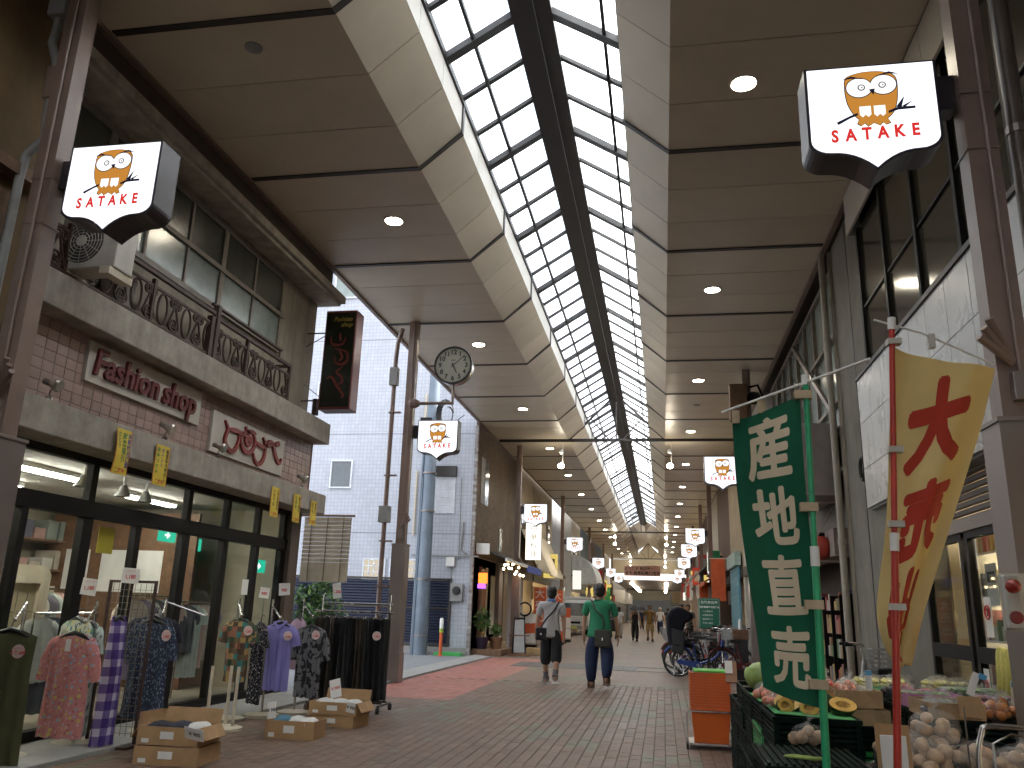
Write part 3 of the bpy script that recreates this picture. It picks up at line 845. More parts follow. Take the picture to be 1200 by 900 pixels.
# spot lamps on the ledge
def lamp(y, label, tilt):
    t = thing('spot_lamp', label, 'lamp', (-5.24, y, 2.93), 'small bulb lamps standing on the shop canopy ledge')
    b = MB(); b.cyl((0, 0, 0), (0, 0, .03), .03, seg=10); b.tube([(0, 0, .03), (0, 0, .07), (.02, 0, .11)], .008, 6); part('bracket', b, m_chrome, t)
    b = MB(); d = Vector((math.cos(tilt), .1, -.3)).normalized(); p = Vector((.0, 0, .15))
    b.cyl(p - d * .07, p - d * .0, .028, .033, 12); part('socket', b, m_frame, t, smooth=40)
    b = MB(); b.cyl(p, p + d * .07, .035, .062, 14); b.cyl(p + d * .07, p + d * .09, .062, .05, 14); part('bulb', b, mat('silver lamp glass', (.55, .52, .45), .15, metal=.6), t, smooth=50)
for y, t_, l in ((6.1, .3, 'small bulb lamp on the ledge nearest the left pillar'), (7.85, .9, 'small bulb lamp below the Fashion shop board'),
                 (8.95, .2, 'small bulb lamp in front of the red brush letters'), (11.35, .8, 'small bulb lamp at the far end of the ledge')): lamp(y, l, t_)
# yellow posters hanging from the ledge
m_yel = mat('yellow poster', (.72, .55, .05), .5, var=.06)
def poster(y, z0, w, h, cols, label, curl=.0, foot='実施中'):
    t = thing('yellow_poster', label, 'poster', (-5.185, y, z0), 'yellow posters hanging from the shop canopy')
    b = MB(); N = 8; vs = []; fs = []
    f = lambda u, v: (.012 + curl * math.sin((v / h + .5) * PI) * (.6 - u / w) , u, v)
    for k in (0, 1):
        for i in range(N + 1):
            for j in range(3):
                x, yy, zz = f(-w/2 + w * j / 2, -h/2 + h * i / N); vs.append((x - .003 * k, yy, zz))
    m_ = (N + 1) * 3
    for k in (0, 1):
        for i in range(N):
            for j in range(2):
                a = k * m_ + i * 3 + j; fs.append((a, a + 1, a + 4, a + 3))
    b.add(vs, fs); part('sheet', b, m_yel, t, smooth=60, fix=False)
    b = MB()
    for e in (-1, 1): 
        b.add([tuple(Vector(f(e * (w/2 - .004) - .004, -h/2 + h*i/N)) + Vector((.0015, 0, 0))) for i in range(N+1)] + [tuple(Vector(f(e * (w/2 - .004) + .004, -h/2 + h*i/N)) + Vector((.0015, 0, 0))) for i in range(N+1)],
              [(i, i+1, N+2+i, N+1+i) for i in range(N)])
    part('border', b, m_redink, t, fix=False)
    for i, (txt, c, sz, u) in enumerate(cols):
        b = MB()
        for j, ch in enumerate(txt):
            zc = h/2 - .03 - sz * .55 - j * sz * 1.02
            put_text(b, ch, lambda a, v, d: tuple(Vector(f(u + a, zc + v)) + Vector((.002, 0, 0))), sz, off=.0012)
        part('lettering', b, c, t)
    b = MB(); put_text(b, foot, lambda a, v, d: tuple(Vector(f(a, -h/2 + .035 + v)) + Vector((.002, 0, 0))), .05, off=.002); part('lettering', b, m_redink, t)
m_gink = mat('green ink', (.04, .20, .05), .6); m_bink = mat('blue ink', (.03, .06, .30), .6)
poster(7.09, 2.66, .24, .44, [('浅草観光連盟', m_bink, .056, .085), ('謝恩福引', m_gink, .072, .01), ('さとう', m_gink, .055, -.075)], 'largest yellow poster, blue and green writing, curled, nearest the left pillar', .022)
poster(7.76, 2.64, .25, .42, [('商店街大売出し', m_ink, .048, .08), ('ポイント', m_bink, .05, .0), ('現金つかみ', m_gink, .055, -.08)], 'yellow poster below the lamp, second from the left', .0)
poster(10.43, 2.60, .24, .40, [('三丁目商店街', m_ink, .046, .07), ('大抽選会', m_ink, .056, -.04)], 'yellow poster third from the left, below the brush lettering', .0)
poster(11.13, 2.60, .24, .40, [('夏の福引', m_ink, .056, .07), ('お買物', m_gink, .06, -.04)], 'yellow poster second from the right end of the ledge', .0)
poster(11.72, 2.60, .22, .36, [('夏祭り', m_ink, .05, .06), ('抽選会', m_ink, .05, -.04)], 'yellow poster at the far right end of the ledge', .0)
# shop front glazing
gx_ = -5.6
b = MB()
b.box(gx_ - .05, gx_ + .04, YA, 11.75, 2.56, 2.63); b.box(gx_ - .06, gx_ + .05, YA, 11.75, 2.04, 2.20)
b.box(gx_ - .05, gx_ + .06, YA, 11.75, .03, .12)
part('front_frame', b, m_black, fs)
vm = [(6.45, .04), (7.3, .07), (8.12, .045), (9.05, .075), (9.98, .06), (10.85, .06), (11.66, .08)]
for y, w in vm:
    part('mullion', MB().box(gx_ - .045, gx_ + .035, y - w, y + w, .12, 2.04), m_black, fs)
for y in (7.3, 9.05, 9.98, 10.85, 11.66):
    part('mullion', MB().box(gx_ - .045, gx_ + .03, y - .045, y + .045, 2.2, 2.56), m_black, fs)
pe = [YA] + [v[0] for v in vm]
for a, c in zip(pe, pe[1:]):
    part('glass_pane', MB().box(gx_ - .006, gx_, a + .03, c - .03, .12, 2.04), m_glass, fs)
for a, c in ((YA, 7.3), (7.3, 9.05), (9.05, 9.98), (9.98, 10.85), (10.85, 11.66)):
    part('glass_pane', MB().box(gx_ - .006, gx_, a + .03, c - .03, 2.2, 2.56), m_glass, fs)
# interior
m_inw = mat('shop interior wall', (.34, .30, .22), .8, var=.1)
b = MB(); b.box(-9.45, -9.35, YA, 11.93, 0, 2.9); b.box(-9.35, -5.7, YA, YA + .1, 0, 2.64); b.box(-9.35, -5.73, 11.85, 11.94, .0, 2.9)
part('interior_wall', b, m_inw, fs)
b = MB(); b.box(-9.35, -5.62, YA, 11.85, 2.64, 2.72); part('interior_ceiling', b, mat('interior ceiling', (.42, .40, .35), .8), fs)
b = MB(); b.box(-9.35, -5.62, YA, 11.85, .0, .06); part('interior_floor', b, mat('interior floor', (.30, .26, .2), .4), fs)
for i, (x, y0, y1) in enumerate(((-6.6, 5.2, 6.5), (-6.6, 7.3, 8.6), (-7.9, 5.5, 6.8), (-7.9, 7.7, 9.0), (-6.9, 9.6, 10.8))):
    t = thing('fluorescent_lamp', ['ceiling tube lamp nearest the shop glass at left', 'ceiling tube lamp behind the second transom pane', 'tube lamp deep in the shop at left', 'tube lamp deep in the shop centre', 'tube lamp at the far end of the shop'][i], 'lamp', (x, (y0+y1)/2, 2.635), 'tube lamps inside the fashion shop')
    L = (y1 - y0) / 2
    part('housing', MB().box(-.06, .06, -L, L, -.05, 0), m_white, t)
    b = MB(); b.cyl((-.03, -L + .03, -.07), (-.03, L - .03, -.07), .016, seg=8); b.cyl((.03, -L + .03, -.07), (.03, L - .03, -.07), .016, seg=8); part('tube', b, m_tube, t)
for i, (x, y) in enumerate(((-6.05, 6.55), (-6.05, 7.75), (-6.1, 8.5), (-6.15, 9.0))):
    t = thing('pendant_spot', ['round pendant lamp behind the first transom pane', 'pendant lamp behind the curled yellow poster', 'white spot lamp between two tube lamps', 'white spot lamp turned sideways in the shop'][i], 'lamp', (x, y, 2.635), 'small spot lamps hanging in the shop')
    b = MB(); b.cyl((0, 0, 0), (0, 0, -.12), .012, seg=8); part('stem', b, m_white, t)
    b = MB(); b.lathe([(.03, -.10), (.05, -.15), (.095, -.23), (.085, -.23), (.04, -.16), (.001, -.14)], seg=20); part('shade', b, m_grey, t, smooth=50)
# cream display units and shelves inside
sh = thing('display_partition', 'cream rounded display partition with hooks inside the fashion shop', 'display stand', (-7.0, 7.6, .06))
b = MB()
b.prism([(-1.1, 0), (-.95, 0), (-.95, 1.35), (.95, 1.35), (.95, 0), (1.1, 0), (1.1, 1.45), (1.02, 1.55), (-1.02, 1.55), (-1.1, 1.45)], lambda u, v: (0, u, v), lambda u, v: (-.06, u, v)); part('frame', b, m_cream, sh)
part('panel', MB().box(-.05, -.04, -.95, .95, .5, 1.35), mat('beige slatwall', (.42, .36, .25), .7), sh)
b = MB()
for k in range(12): b.cyl((-.02, -.85 + .15 * k, 1.05 + .0 * k), (.14, -.85 + .15 * k, 1.03), .006, seg=5); b.cyl((-.02, -.85 + .15*k, 1.25), (-.02, -.85 + .15*k, .75), .004, seg=5)
part('hooks', b, m_chrome, sh)
ex = thing('exit_sign', 'small green emergency exit light inside the shop, left one', 'exit sign', (-6.9, 10.7, 2.15))
part('lit_panel', MB().box(0, .03, -.2, .2, -.09, .09), emit('green exit light', (.02, .45, .28), .22), ex)
b = MB(); b.prism([(-.02, -.05), (.06, 0), (-.02, .05)], lambda u, v: (.031, u, v), lambda u, v: (.034, u, v)); b.box(.031, .034, -.08, -.02, -.015, .015); part('arrow', b, emit('exit white', (1, 1, 1), .25), ex)
dup(ex, (-6.9, 11.4, 2.08), label='small green emergency exit light inside the shop, right one')
ex3 = dup(ex, (-5.75, 11.25, 1.78), label='pale green notice behind the last glass pane'); 

# dark vertical fashion shop box sign
ds = thing('vertical_box_sign', 'dark tall box sign with red brush letters projecting from the building corner', 'sign', (-4.95, 11.6, 4.18))
m_drk = mat('unlit dark sign face', (.012, .014, .010), .18, var=.3)
part('case', MB().box(-.26, .26, 0, .30, 0, 1.62), mat('oxblood sign case', (.13, .03, .025), .35, var=.15, streak=.2), ds, bevel=.01)
part('face', MB().box(-.235, .235, -.006, .0, .04, 1.58), m_drk, ds)
b = MB(); put_text(b, 'Fashion', lambda u, v, d: (.03 + u, -.008, 1.47 + v), .10, .003, .3); put_text(b, 'shop', lambda u, v, d: (.10 + u, -.008, 1.375 + v), .10, .003, .3)
part('lettering', b, mat('dull yellow letters', (.16, .11, .01), .5), ds)
b = MB()
F_ = lambda u, v, d: (u, -.008 - d * .2, v)
for s_ in ([(-.14, 1.2), (-.13, 1.08), (-.05, 1.04), (.06, 1.06), (.1, 1.17)], [(0, 1.24), (.02, 1.1)],
           [(-.08, .98), (.12, .93), (.16, .8), (.08, .72), (-.04, .76), (-.05, .86)], [(.0, .98), (.07, .84), (.02, .78)],
           [(.1, .68), (.0, .60), (.08, .52), (.1, .42), (-.02, .38)], [(-.16, .48), (-.08, .52), (.02, .38), (.14, .22), (.1, .18)]):
    q = smooth_path(s_, 5); ribbon(b, q, [.012 + .03 * math.sin(PI * (i + .5) / len(q)) for i in range(len(q))], F_, .004)
part('brush_letters', b, mat('dull red letters', (.11, .012, .008), .5), ds)
b = MB()
for z in (.18, 1.3): b.tube([(-.26, .15, z), (-.62, .15, z)], .012, 6)
b.tube([(-.26, .15, 1.28), (-.62, .15, 1.08)], .008, 6); b.tube([(-.26, .15, .2), (-.6, .15, .45)], .006, 6); b.box(-.4, -.33, .1, .2, -.05, .2)
part('bracket', b, m_iron, ds)

# ================================================================ CLOCK
ck = thing('street_clock', 'round white clock on a bracket arm showing eight past five', 'clock', (-4.6, 14.48, 5.0))
b = MB(); b.tube([(.0, .05, .0), (.78, .05, .0)], .03, 4); b.tube([(.76, .05, -.03), (.76, .05, .42)], .03, 4); b.lathe([(.05, -.1), (.09, -.05), (.09, .05), (.05, .12)], c=(.0, .05, 0), seg=10, axis='X'); part('arm', b, m_pillar, ck)
cc = (.76, -.0, .72); RC = .365
b = MB(); b.lathe([(RC, -.02), (RC, .16), (RC - .02, .18), (.001, .18)], c=cc, seg=40, axis='Y'); part('case', b, mat('silver clock case', (.5, .48, .45), .25, metal=.8), ck, smooth=40)
b = MB(); b.lathe([(RC + .006, -.02), (RC + .006, -.05), (RC - .025, -.05), (RC - .025, -.022)], c=cc, seg=40, axis='Y'); part('rim', b, m_blackp, ck, smooth=40)
b = MB(); b.lathe([(RC - .02, -.026), (.001, -.0265)], c=cc, seg=40, axis='Y'); part('dial', b, mat('clock dial', (.34, .335, .28), .4, var=.05), ck)
b = MB(); fz = lambda u, v, d: (cc[0] + u, cc[1] - .029, cc[2] + v)
for h in range(1, 13):
    a = PI / 2 - h * PI / 6; r_ = RC * .70
    put_text(b, str(h), lambda u, v, d: fz(r_ * math.cos(a) + u, r_ * math.sin(a) + v, 0), .125, .004)
put_text(b, 'SEIKO', lambda u, v, d: fz(u, .10 + v, 0), .035, .001)
for k in range(60):
    a = 2*PI*k/60; l = .012 if k % 5 else .022; r_ = RC * .875
    b.quad(*[fz(r_ * math.cos(a) + x * math.cos(a) - y * math.sin(a), r_ * math.sin(a) + x * math.sin(a) + y * math.cos(a), 0) for x, y in ((-l/2, -.003), (l/2, -.003), (l/2, .003), (-l/2, .003))])
part('numerals', b, m_ink, ck, fix=False)
for nm, a, L, w in (('hour_hand', PI/2 - (5 + 8/60) * PI/6, .17, .026), ('minute_hand', PI/2 - 8 * PI/30, .29, .017)):
    b = MB(); b.prism([(-.05, -w/2), (L, -w/3), (L, w/3), (-.05, w/2)], lambda u, v: (cc[0] + u*math.cos(a) - v*math.sin(a), cc[1] - .034, cc[2] + u*math.sin(a) + v*math.cos(a)), lambda u, v: (cc[0] + u*math.cos(a) - v*math.sin(a), cc[1] - .037, cc[2] + u*math.sin(a) + v*math.cos(a))); part(nm, b, m_ink, ck)
# downpipe and grey box beside the clock pillar
dp = thing('drain_pipe', 'dark drain pipe with a grey box left of the clock pillar', 'pipe', (-5.0, 14.5, 0))
b = MB(); b.tube([(.10, 0, 6.5), (.02, 0, 6.2), (.0, 0, 5.9), (0, 0, 0)], .045, 10)
part('pipe', b, m_pillar, dp, smooth=40)
b = MB(); b.box(-.08, .08, -.09, .05, 5.35, 5.7); b.box(-.1, .1, -.09, .06, 2.75, 3.05); part('box', b, m_grey, dp, bevel=.008)
for z in (1.6, 2.4, 3.6, 4.8): part('clamp', MB().box(-.055, .18, -.055, .0, z, z + .03), m_pillar, dp)
# bamboo blind and bush in the side street
bl = thing('roll_blind', 'weathered tan blind hanging at the side street corner of the shop', 'blind', (-5.88, 14.0, 1.65))
m_bl = mat('tan blind cloth', (.46, .40, .29), .8, var=.15, vs=4, streak=.3)
for k in range(11):
    z = .34 + k * .072
    part('slat', MB().box(-.44, .44, -.012 + .004 * (k % 2), .012, z + .003, z + .069), m_bl, bl)
part('lower_panel', MB().box(-.44, .44, -.008, .008, 0, .338), m_bl, bl)
b = MB()
for x in (-.3, .0, .3): b.box(x - .006, x + .006, -.018, -.013, .0, 1.14)
part('cords', b, m_frame, bl)
b = MB(); b.cyl((-.6, 0, 1.16), (.5, 0, 1.16), .02, seg=8); part('top_pole', b, m_wood, bl)
def leaves(name, n, size, spread, mats_, parent, center=(0, 0, 0), seed=1, kind=None, droop=.3):
    r = random.Random(seed); b = MB()
    for k in range(n):
        while True:
            p = Vector((r.uniform(-1, 1), r.uniform(-1, 1), r.uniform(-1, 1)))
            if p.length < 1 and (p.length > .35 or r.random() < .3): break
        lump = .8 + .3 * math.sin(p.x * 5 + seed) * math.cos(p.z * 4 + p.y * 3)
        c = Vector((p.x * spread[0], p.y * spread[1], p.z * spread[2])) * lump + Vector(center)
        e = Euler((r.uniform(-1.2, 1.2), r.uniform(-1.2, 1.2), r.uniform(0, 6.3))).to_matrix()
        s = size * r.uniform(.6, 1.3); b.mi = r.randrange(len(mats_))
        q = [(-1, 0, 0), (-.3, .36, .08), (.4, .3, .02), (1, 0, -droop), (.4, -.3, .02), (-.3, -.36, .08)]
        b.add([c + e @ (Vector(v) * s) for v in q], [(0, 1, 2, 3), (0, 3, 4, 5)])
    return part(name, b, mats_, parent, fix=False, kind=kind)
m_lf = [mat('leaf bright', (.10, .20, .035), .5, var=.3, vs=20), mat('leaf mid', (.05, .12, .025), .5, var=.3, vs=20), mat('leaf dark', (.02, .06, .015), .5, var=.3, vs=20)]
bu = thing('shrub', 'leafy green shrub in the side street behind the blind', 'shrub', (-7.35, 17.2, 0))
b = MB()
for k in range(5): b.tube([(0, 0, 0), (.08 * (k - 2), .05 * ((k * 2) % 5 - 2), .7), (.16 * (k - 2), .1 * ((k * 2) % 5 - 2), 1.2)], [.02, .015, .008], 6)
part('stem', b, m_wood, bu)
leaves('foliage', 900, .075, (.65, .5, .7), m_lf, bu, (0, 0, 1.2), 3)
part('pot', MB().lathe([(.18, 0), (.24, .32), (.25, .34), (.22, .34), (.001, .30)], seg=18), m_wood, bu, smooth=40)

# ================================================================ WHITE TILED BUILDING AND BRICK CORNER BUILDING
m_wt = brickmat('small white tile', (.43, .45, .50), (.475, .495, .545), (.31, .33, .38), .115, .115, .006, .5, 'XZ', 0, .25, .1)
m_wty = brickmat('small white tile side', (.43, .45, .50), (.475, .495, .545), (.31, .33, .38), .115, .115, .006, .5, 'YZ', 0, .25, .1)
wb_ = thing('white_tiled_building', 'tall building clad in small white tiles with a dark blue shutter at street level', 'building', (-9.5, 23.6, 0), world=True)
YW = 23.6
holes = [(-10.2, -9.2, 4.65, 5.55), (-10.35, -9.0, 11.9, 13.3)]
b = MB(); b.box(-20, -5.44, YW, 33, 0, 16)
part('wall', b, m_wt, wb_)
b = MB()
for z in (3.35, 6.35, 9.4): b.box(-20, -5.44, YW - .003, YW - .0005, z, z + .02)
b.box(-7.62, -7.6, YW - .003, YW - .0005, 0.1, 16)
part('wall_joint', b, mat('dark joint', (.2, .21, .24), .8), wb_)
def window(parent, cx, y, z0, w, h, fm, gm, bars=(1, 1), d=.05):
    f = thing0('window', parent)
    b = MB(); t = .045
    b.box(cx - w/2 - t, cx + w/2 + t, y - d, y - .001, z0 - t, z0); b.box(cx - w/2 - t, cx + w/2 + t, y - d, y - .001, z0 + h, z0 + h + t)
    b.box(cx - w/2 - t, cx - w/2, y - d, y - .001, z0, z0 + h); b.box(cx + w/2, cx + w/2 + t, y - d, y - .001, z0, z0 + h)
    for i in range(1, bars[0]): x = cx - w/2 + w * i / bars[0]; b.box(x - .014, x + .014, y - d + .004, y - .001, z0, z0 + h)
    for i in range(1, bars[1]): z = z0 + h * i / bars[1]; b.box(cx - w/2, cx + w/2, y - d + .006, y - .001, z - .014, z + .014)
    o = part('window', b, fm, parent)
    q = MB().box(cx - w/2, cx + w/2, y - .012, y - .002, z0, z0 + h)
    me = q.mesh('pane', gm); po = link('pane', me); po.parent = o
    return o
def thing0(n, p): return None
m_dkgl = mat('dark window glass', (.05, .065, .08), .1, var=.3, vs=2, spec=.8)
m_wfr = mat('white window frame', (.62, .64, .68), .5)
window(wb_, -9.62, YW, 4.72, .62, .78, m_wfr, m_dkgl, (1, 1))
window(wb_, -9.6, YW, 10.9, 1.5, 1.1, m_wfr, m_frost, (2, 1))
window(wb_, -10.3, YW, 7.3, .6, .7, m_wfr, m_dkgl, (1, 1))
m_lit = emit('dim warm window', (.9, .8, .62), .12)
window(wb_, -8.35, YW, 2.05, .62, .52, m_wfr, m_lit, (4, 3)); window(wb_, -7.4, YW, 2.05, .86, .52, m_wfr, m_lit, (5, 3))
# roller window over the owl sign
rw = MB(); part('shutter_box', MB().box(-6.62, -5.98, YW - .12, YW - .001, 5.05, 5.35), m_dark, wb_)
for k in range(14): part('shutter_slat', MB().box(-6.6, -6.0, YW - .03, YW - .002, 3.95 + k * .078, 3.95 + k * .078 + .072), m_wfr, wb_)
# dark blue shutter
m_blue = mat('navy shutter', (.012, .018, .045), .5, var=.15, vs=3)
nv = 0
for x0, x1 in ((-14.2, -9.72), (-9.68, -7.72), (-7.68, -6.0)):
    for k in range(22):
        z = .28 + k * .0785
        b = MB(); b.prism([(0, z), (-.03, z + .012), (-.03, z + .05), (0, z + .074)], lambda u, v: (x0 + .02, YW - .02 + u, v), lambda u, v: (x1 - .02, YW - .02 + u, v)); part('shutter_slat', b, m_blue, wb_); nv += 1
b = MB()
for x in (-9.7, -7.7, -6.0, -14.2): b.box(x - .03, x + .03, YW - .07, YW - .001, .2, 2.03)
b.box(-14.2, -5.97, YW - .08, YW - .001, 2.03, 2.08); b.box(-14.2, -5.97, YW - .06, YW - .001, .2, .26); b.box(-14.2, -5.99, YW - .065, YW - .055, 1.22, 1.27)
part('shutter_frame', b, m_dark, wb_)
part('plinth', MB().box(-14.2, -5.45, YW - .1, YW - .001, 0, .2), m_apron, wb_)
# pipes and meters on the white wall
b = MB(); b.tube([(-5.7, YW - .06, 3.7), (-5.75, YW - .06, 2.9), (-5.55, YW - .06, 2.78)], .03, 6); b.tube([(-7.2, YW - .07, 2.72), (-5.2, YW - .07, 2.72)], .022, 6)
b.tube([(-6.02, YW - .05, 2.5), (-6.0, YW - .05, 2.0), (-5.95, YW - .05, 1.95)], .016, 6); b.tube([(-5.8, YW - .05, 2.62), (-5.82, YW - .05, 5.0)], .014, 6)
part('wall_pipe', b, m_grey, wb_)
part('meter_box', MB().box(-6.15, -5.9, YW - .14, YW - .001, 2.42, 2.68), m_white, wb_, bevel=.01)
b = MB(); b.box(-5.98, -5.62, YW - .13, YW - .001, 1.45, 1.95); part('meter_box', b, m_grey, wb_, bevel=.01)
part('meter_dial', MB().lathe([(.12, -.02), (.11, -.06), (.001, -.07)], c=(-5.8, YW - .13, 1.75), seg=16, axis='Y'), m_blackp, wb_, smooth=40)
part('vent_pipe', MB().tube([(-7.05, YW - .06, 7.6), (-7.05, YW - .06, 5.9)], .035, 6), m_cream, wb_)
part('vent_pipe', MB().tube([(-7.2, YW - .06, 5.2), (-7.2, YW - .06, 3.3)], .035, 6), m_cream, wb_)
# utility pole (blue grey)
m_pole = mat('blue grey painted pole', (.15, .19, .235), .5, var=.2, vs=2, streak=.3)
up = thing('utility_pole', 'thick blue grey utility pole standing before the white tiled wall', 'utility pole', (-6.6, 22.85, 0))
part('pole', MB().tube([(0, 0, 0), (0, 0, 4), (0, 0, 8.6)], [.20, .175, .155], 16), m_pole, up, smooth=40)
part('pipe', MB().tube([(-.25, .02, 0), (-.24, .02, 2.3), (-.23, .02, 5.2), (-.21, .02, 6.6)], .045, 8), m_pole, up, smooth=40)
part('pipe', MB().tube([(-.19, -.1, 0), (-.17, -.08, 4.9)], .025, 8), m_pole, up, smooth=40)
for z in (.5, 2.0, 3.9, 5.0): part('band', MB().lathe([(.205, z), (.205, z + .04), (.15, z + .04)], seg=16), m_casing, up)
b = MB()
for k in range(9):
    a = k * .35; b.tube([(.42 + .26 * math.cos(t) * (1 - .04 * k), -.15 + .03 * k - .1, 6.75 + .42 * math.sin(t) * (1 - .05 * k)) for t in [a + 2*PI*i/16 for i in range(14)]], .012, 5)
b.tube([(-.2, 0, 6.3), (-.1, -.1, 6.7), (.3, -.1, 7.1)], .012, 5); b.tube([(0, -.1, 6.3), (.3, -.1, 6.2), (.9, .2, 6.8)], .012, 5)
part('cable_coil', b, m_black, up)
part('junction_box', MB().box(-.3, .02, -.3, -.1, 6.3, 6.62), m_black, up)
bo = thing('delineator_post', 'short orange and white safety post beside the utility pole', 'bollard', (-5.95, 22.6, 0))
part('post', MB().lathe([(.07, 0), (.07, .02), (.045, .04), (.045, .62), (.05, .62)], seg=14), mat('orange plastic', (.55, .10, .02), .5), bo, smooth=40)
part('top', MB().lathe([(.055, .72), (.055, .95), (.04, 1.0), (.001, 1.0)], seg=14), m_white, bo, smooth=40)
part('band', MB().lathe([(.056, .62), (.056, .72), (.05, .72)], seg=14), mat('yellow green band', (.35, .5, .05), .5), bo)
gm = thing('rubber_ramp', 'bright green plastic mat lying beside the orange post', 'mat', (-5.85, 23.0, .0))
part('slab', MB().prism([(-.38, 0), (.42, 0), (.36, .09), (-.32, .09)], lambda u, v: (u, -.15, v), lambda u, v: (u, .3, v)), mat('green plastic', (.05, .36, .08), .5), gm)
# brick facing building
m_brk = brickmat('rough tan brick', (.22, .155, .095), (.13, .085, .055), (.09, .065, .045), .11, .055, .008, .9, 'YZ', .5, 1.0, .35)
bb = thing('brick_corner_building', 'corner building faced with rough tan brick, a wooden bar front at street level', 'building', (-5.42, 26, 0), world=True)
part('brick_wall', MB().box(-5.435, -5.36, 23.62, 31.0, 2.75, 7.6), m_brk, bb)
part('quoin', MB().box(-5.45, -5.35, 23.5, 23.618, 0, 6.58), brickmat('quoin brick', (.45, .43, .42), (.2, .15, .12), (.3, .3, .3), .14, .1, .01, .9, 'XZ', .5, .8), bb)
part('niche_window', MB().box(-5.356, -5.34, 24.1, 24.65, 4.35, 5.75), m_frame, bb); part('niche_window', MB().box(-5.356, -5.335, 24.66, 25.2, 4.35, 5.75), m_dkgl, bb)
part('niche_window', MB().box(-5.356, -5.335, 27.2, 27.7, 3.1, 3.9), m_frost, bb)
b = MB(); b.box(-5.6, -5.44, 23.64, 29.0, 0, 2.74); part('ground_wall', b, mat('dark bar wall', (.05, .032, .022), .6), bb)
part('wood_door', MB().box(-5.43, -5.39, 24.9, 25.6, .35, 2.45), mat('orange brown door', (.28, .10, .03), .45, var=.25, vs=6), bb)
part('door_frame', MB().box(-5.435, -5.37, 25.62, 25.8, .3, 2.5), m_cream, bb); part('door_frame', MB().box(-5.43, -5.36, 24.72, 24.88, .3, 2.5), m_wood, bb)
part('curtain', MB().box(-5.43, -5.40, 26.5, 27.1, .5, 2.3), mat('lace curtain', (.5, .46, .38), .9), bb)
part('pilaster', MB().box(-5.44, -5.3, 27.3, 27.9, 0, 2.75), m_casing, bb)
part('pilaster', MB().box(-5.44, -5.32, 28.2, 29.0, 0, 2.7), mat('pale bronze panel', (.36, .29, .18), .4, metal=.3), bb)  # second pilaster in one even bronze base colour
part('porch_step', MB().box(-5.4, -4.5, 23.75, 26.0, 0, .17), m_wood, bb, bevel=.01)
part('porch_step', MB().box(-5.36, -4.75, 25.0, 25.9, .172, .32), mat('pale wood', (.45, .33, .18), .6), bb, bevel=.01)
aw = thing('bar_awning', 'black and white retractable awning with string bulbs over the bar', 'awning', (-5.35, 26, 2.9), world=True)
b = MB(); b.prism([(-5.35, 3.05), (-4.45, 2.72), (-4.45, 2.68), (-5.35, 3.0)], lambda u, v: (u, 23.9, v), lambda u, v: (u, 27.6, v)); part('canvas', b, mat('dark canvas', (.03, .035, .035), .8), aw)
part('front_bar', MB().box(-4.48, -4.42, 23.85, 27.65, 2.63, 2.71), m_white, aw)
part('end_cap', MB().box(-5.35, -4.95, 23.8, 23.88, 2.8, 3.12), m_white, aw, bevel=.02)
part('valance', MB().box(-4.46, -4.42, 27.7, 30.9, 2.5, 2.72), mat('blue valance', (.05, .09, .42), .6), aw)
part('canvas', MB().prism([(-5.35, 3.05), (-4.45, 2.74), (-4.45, 2.72), (-5.35, 3.0)], lambda u, v: (u, 27.7, v), lambda u, v: (u, 30.9, v)), mat('grey canvas', (.2, .2, .24), .8), aw)
for k in range(11):
    y = 23.95 + k * .33; z = 2.52 - .10 * math.sin(k * 1.3) - (.25 if k > 6 else 0) * ((k * 7) % 3) / 2
    t = thing('string_bulb', ORD[k] + ' glowing string bulb from the corner under the bar awning', 'light bulb', (-4.5 - .1 * (k % 2), y, z), 'string bulbs under the bar awning')
    part('bulb', MB().ball((0, 0, 0), .035, nu=8, nv=6), m_bulb, t, smooth=60); part('cord', MB().cyl((0, 0, .03), (0, 0, .16), .006, seg=5), m_black, t)
ns = thing('neon_sign', 'small glowing orange and violet sign beside the bar door', 'neon sign', (-5.15, 23.95, 1.98))
part('orange_glow', MB().box(-.12, .14, -.04, .04, .0, .30), emit('orange neon', (1, .22, .03), .4), ns, bevel=.02)
part('violet_glow', MB().box(-.14, .10, -.04, .04, -.14, -.01), emit('violet neon', (.45, .12, 1), .35), ns, bevel=.02)
part('bracket', MB().box(-.3, -.12, -.01, .01, .05, .08), m_black, ns)
# potted plants on the porch
for i, (x, y, h, sp, pm_) in enumerate(((-5.1, 23.95, 1.0, .28, 0), (-4.75, 24.3, .45, .22, 1))):
    t = thing('potted_plant', ['tall leafy plant in a dark purple pot on the porch corner', 'small plant in a wicker pot beside the tall one'][i], 'potted plant', (x, y, .172))
    part('pot', MB().lathe([(.14, 0), (.19, .30), (.2, .32), (.16, .32), (.001, .28)], seg=14), [mat('purple pot', (.03, .015, .035), .5), mat('wicker pot', (.2, .1, .05), .7)][pm_], t, smooth=40)
    leaves('foliage', 260 if i == 0 else 110, .06, (sp, sp, h * .45), m_lf, t, (0, 0, .32 + h * .45), 5 + i)
af = thing('a_frame_board', 'black a frame menu board standing in front of the bar', 'sign board', (-4.12, 24.5, 0), rz=R(12))
for s in (-1, 1):
    part('leg_frame', MB().prism([(-.2, 0), (-.16, 0), (-.13, 1.0), (.13, 1.0), (.16, 0), (.2, 0), (.15, 1.06), (-.15, 1.06)], lambda u, v: (u, s * (.28 - .25 * v), v), lambda u, v: (u, s * (.28 - .25 * v) + .025, v)), m_black, af)
    part('board', MB().prism([(-.155, .1), (.155, .1), (.125, .98), (-.125, .98)], lambda u, v: (u, s * (.28 - .25 * v), v), lambda u, v: (u, s * (.28 - .25 * v) + .012, v)), m_paper if s > 0 else m_grey, af)
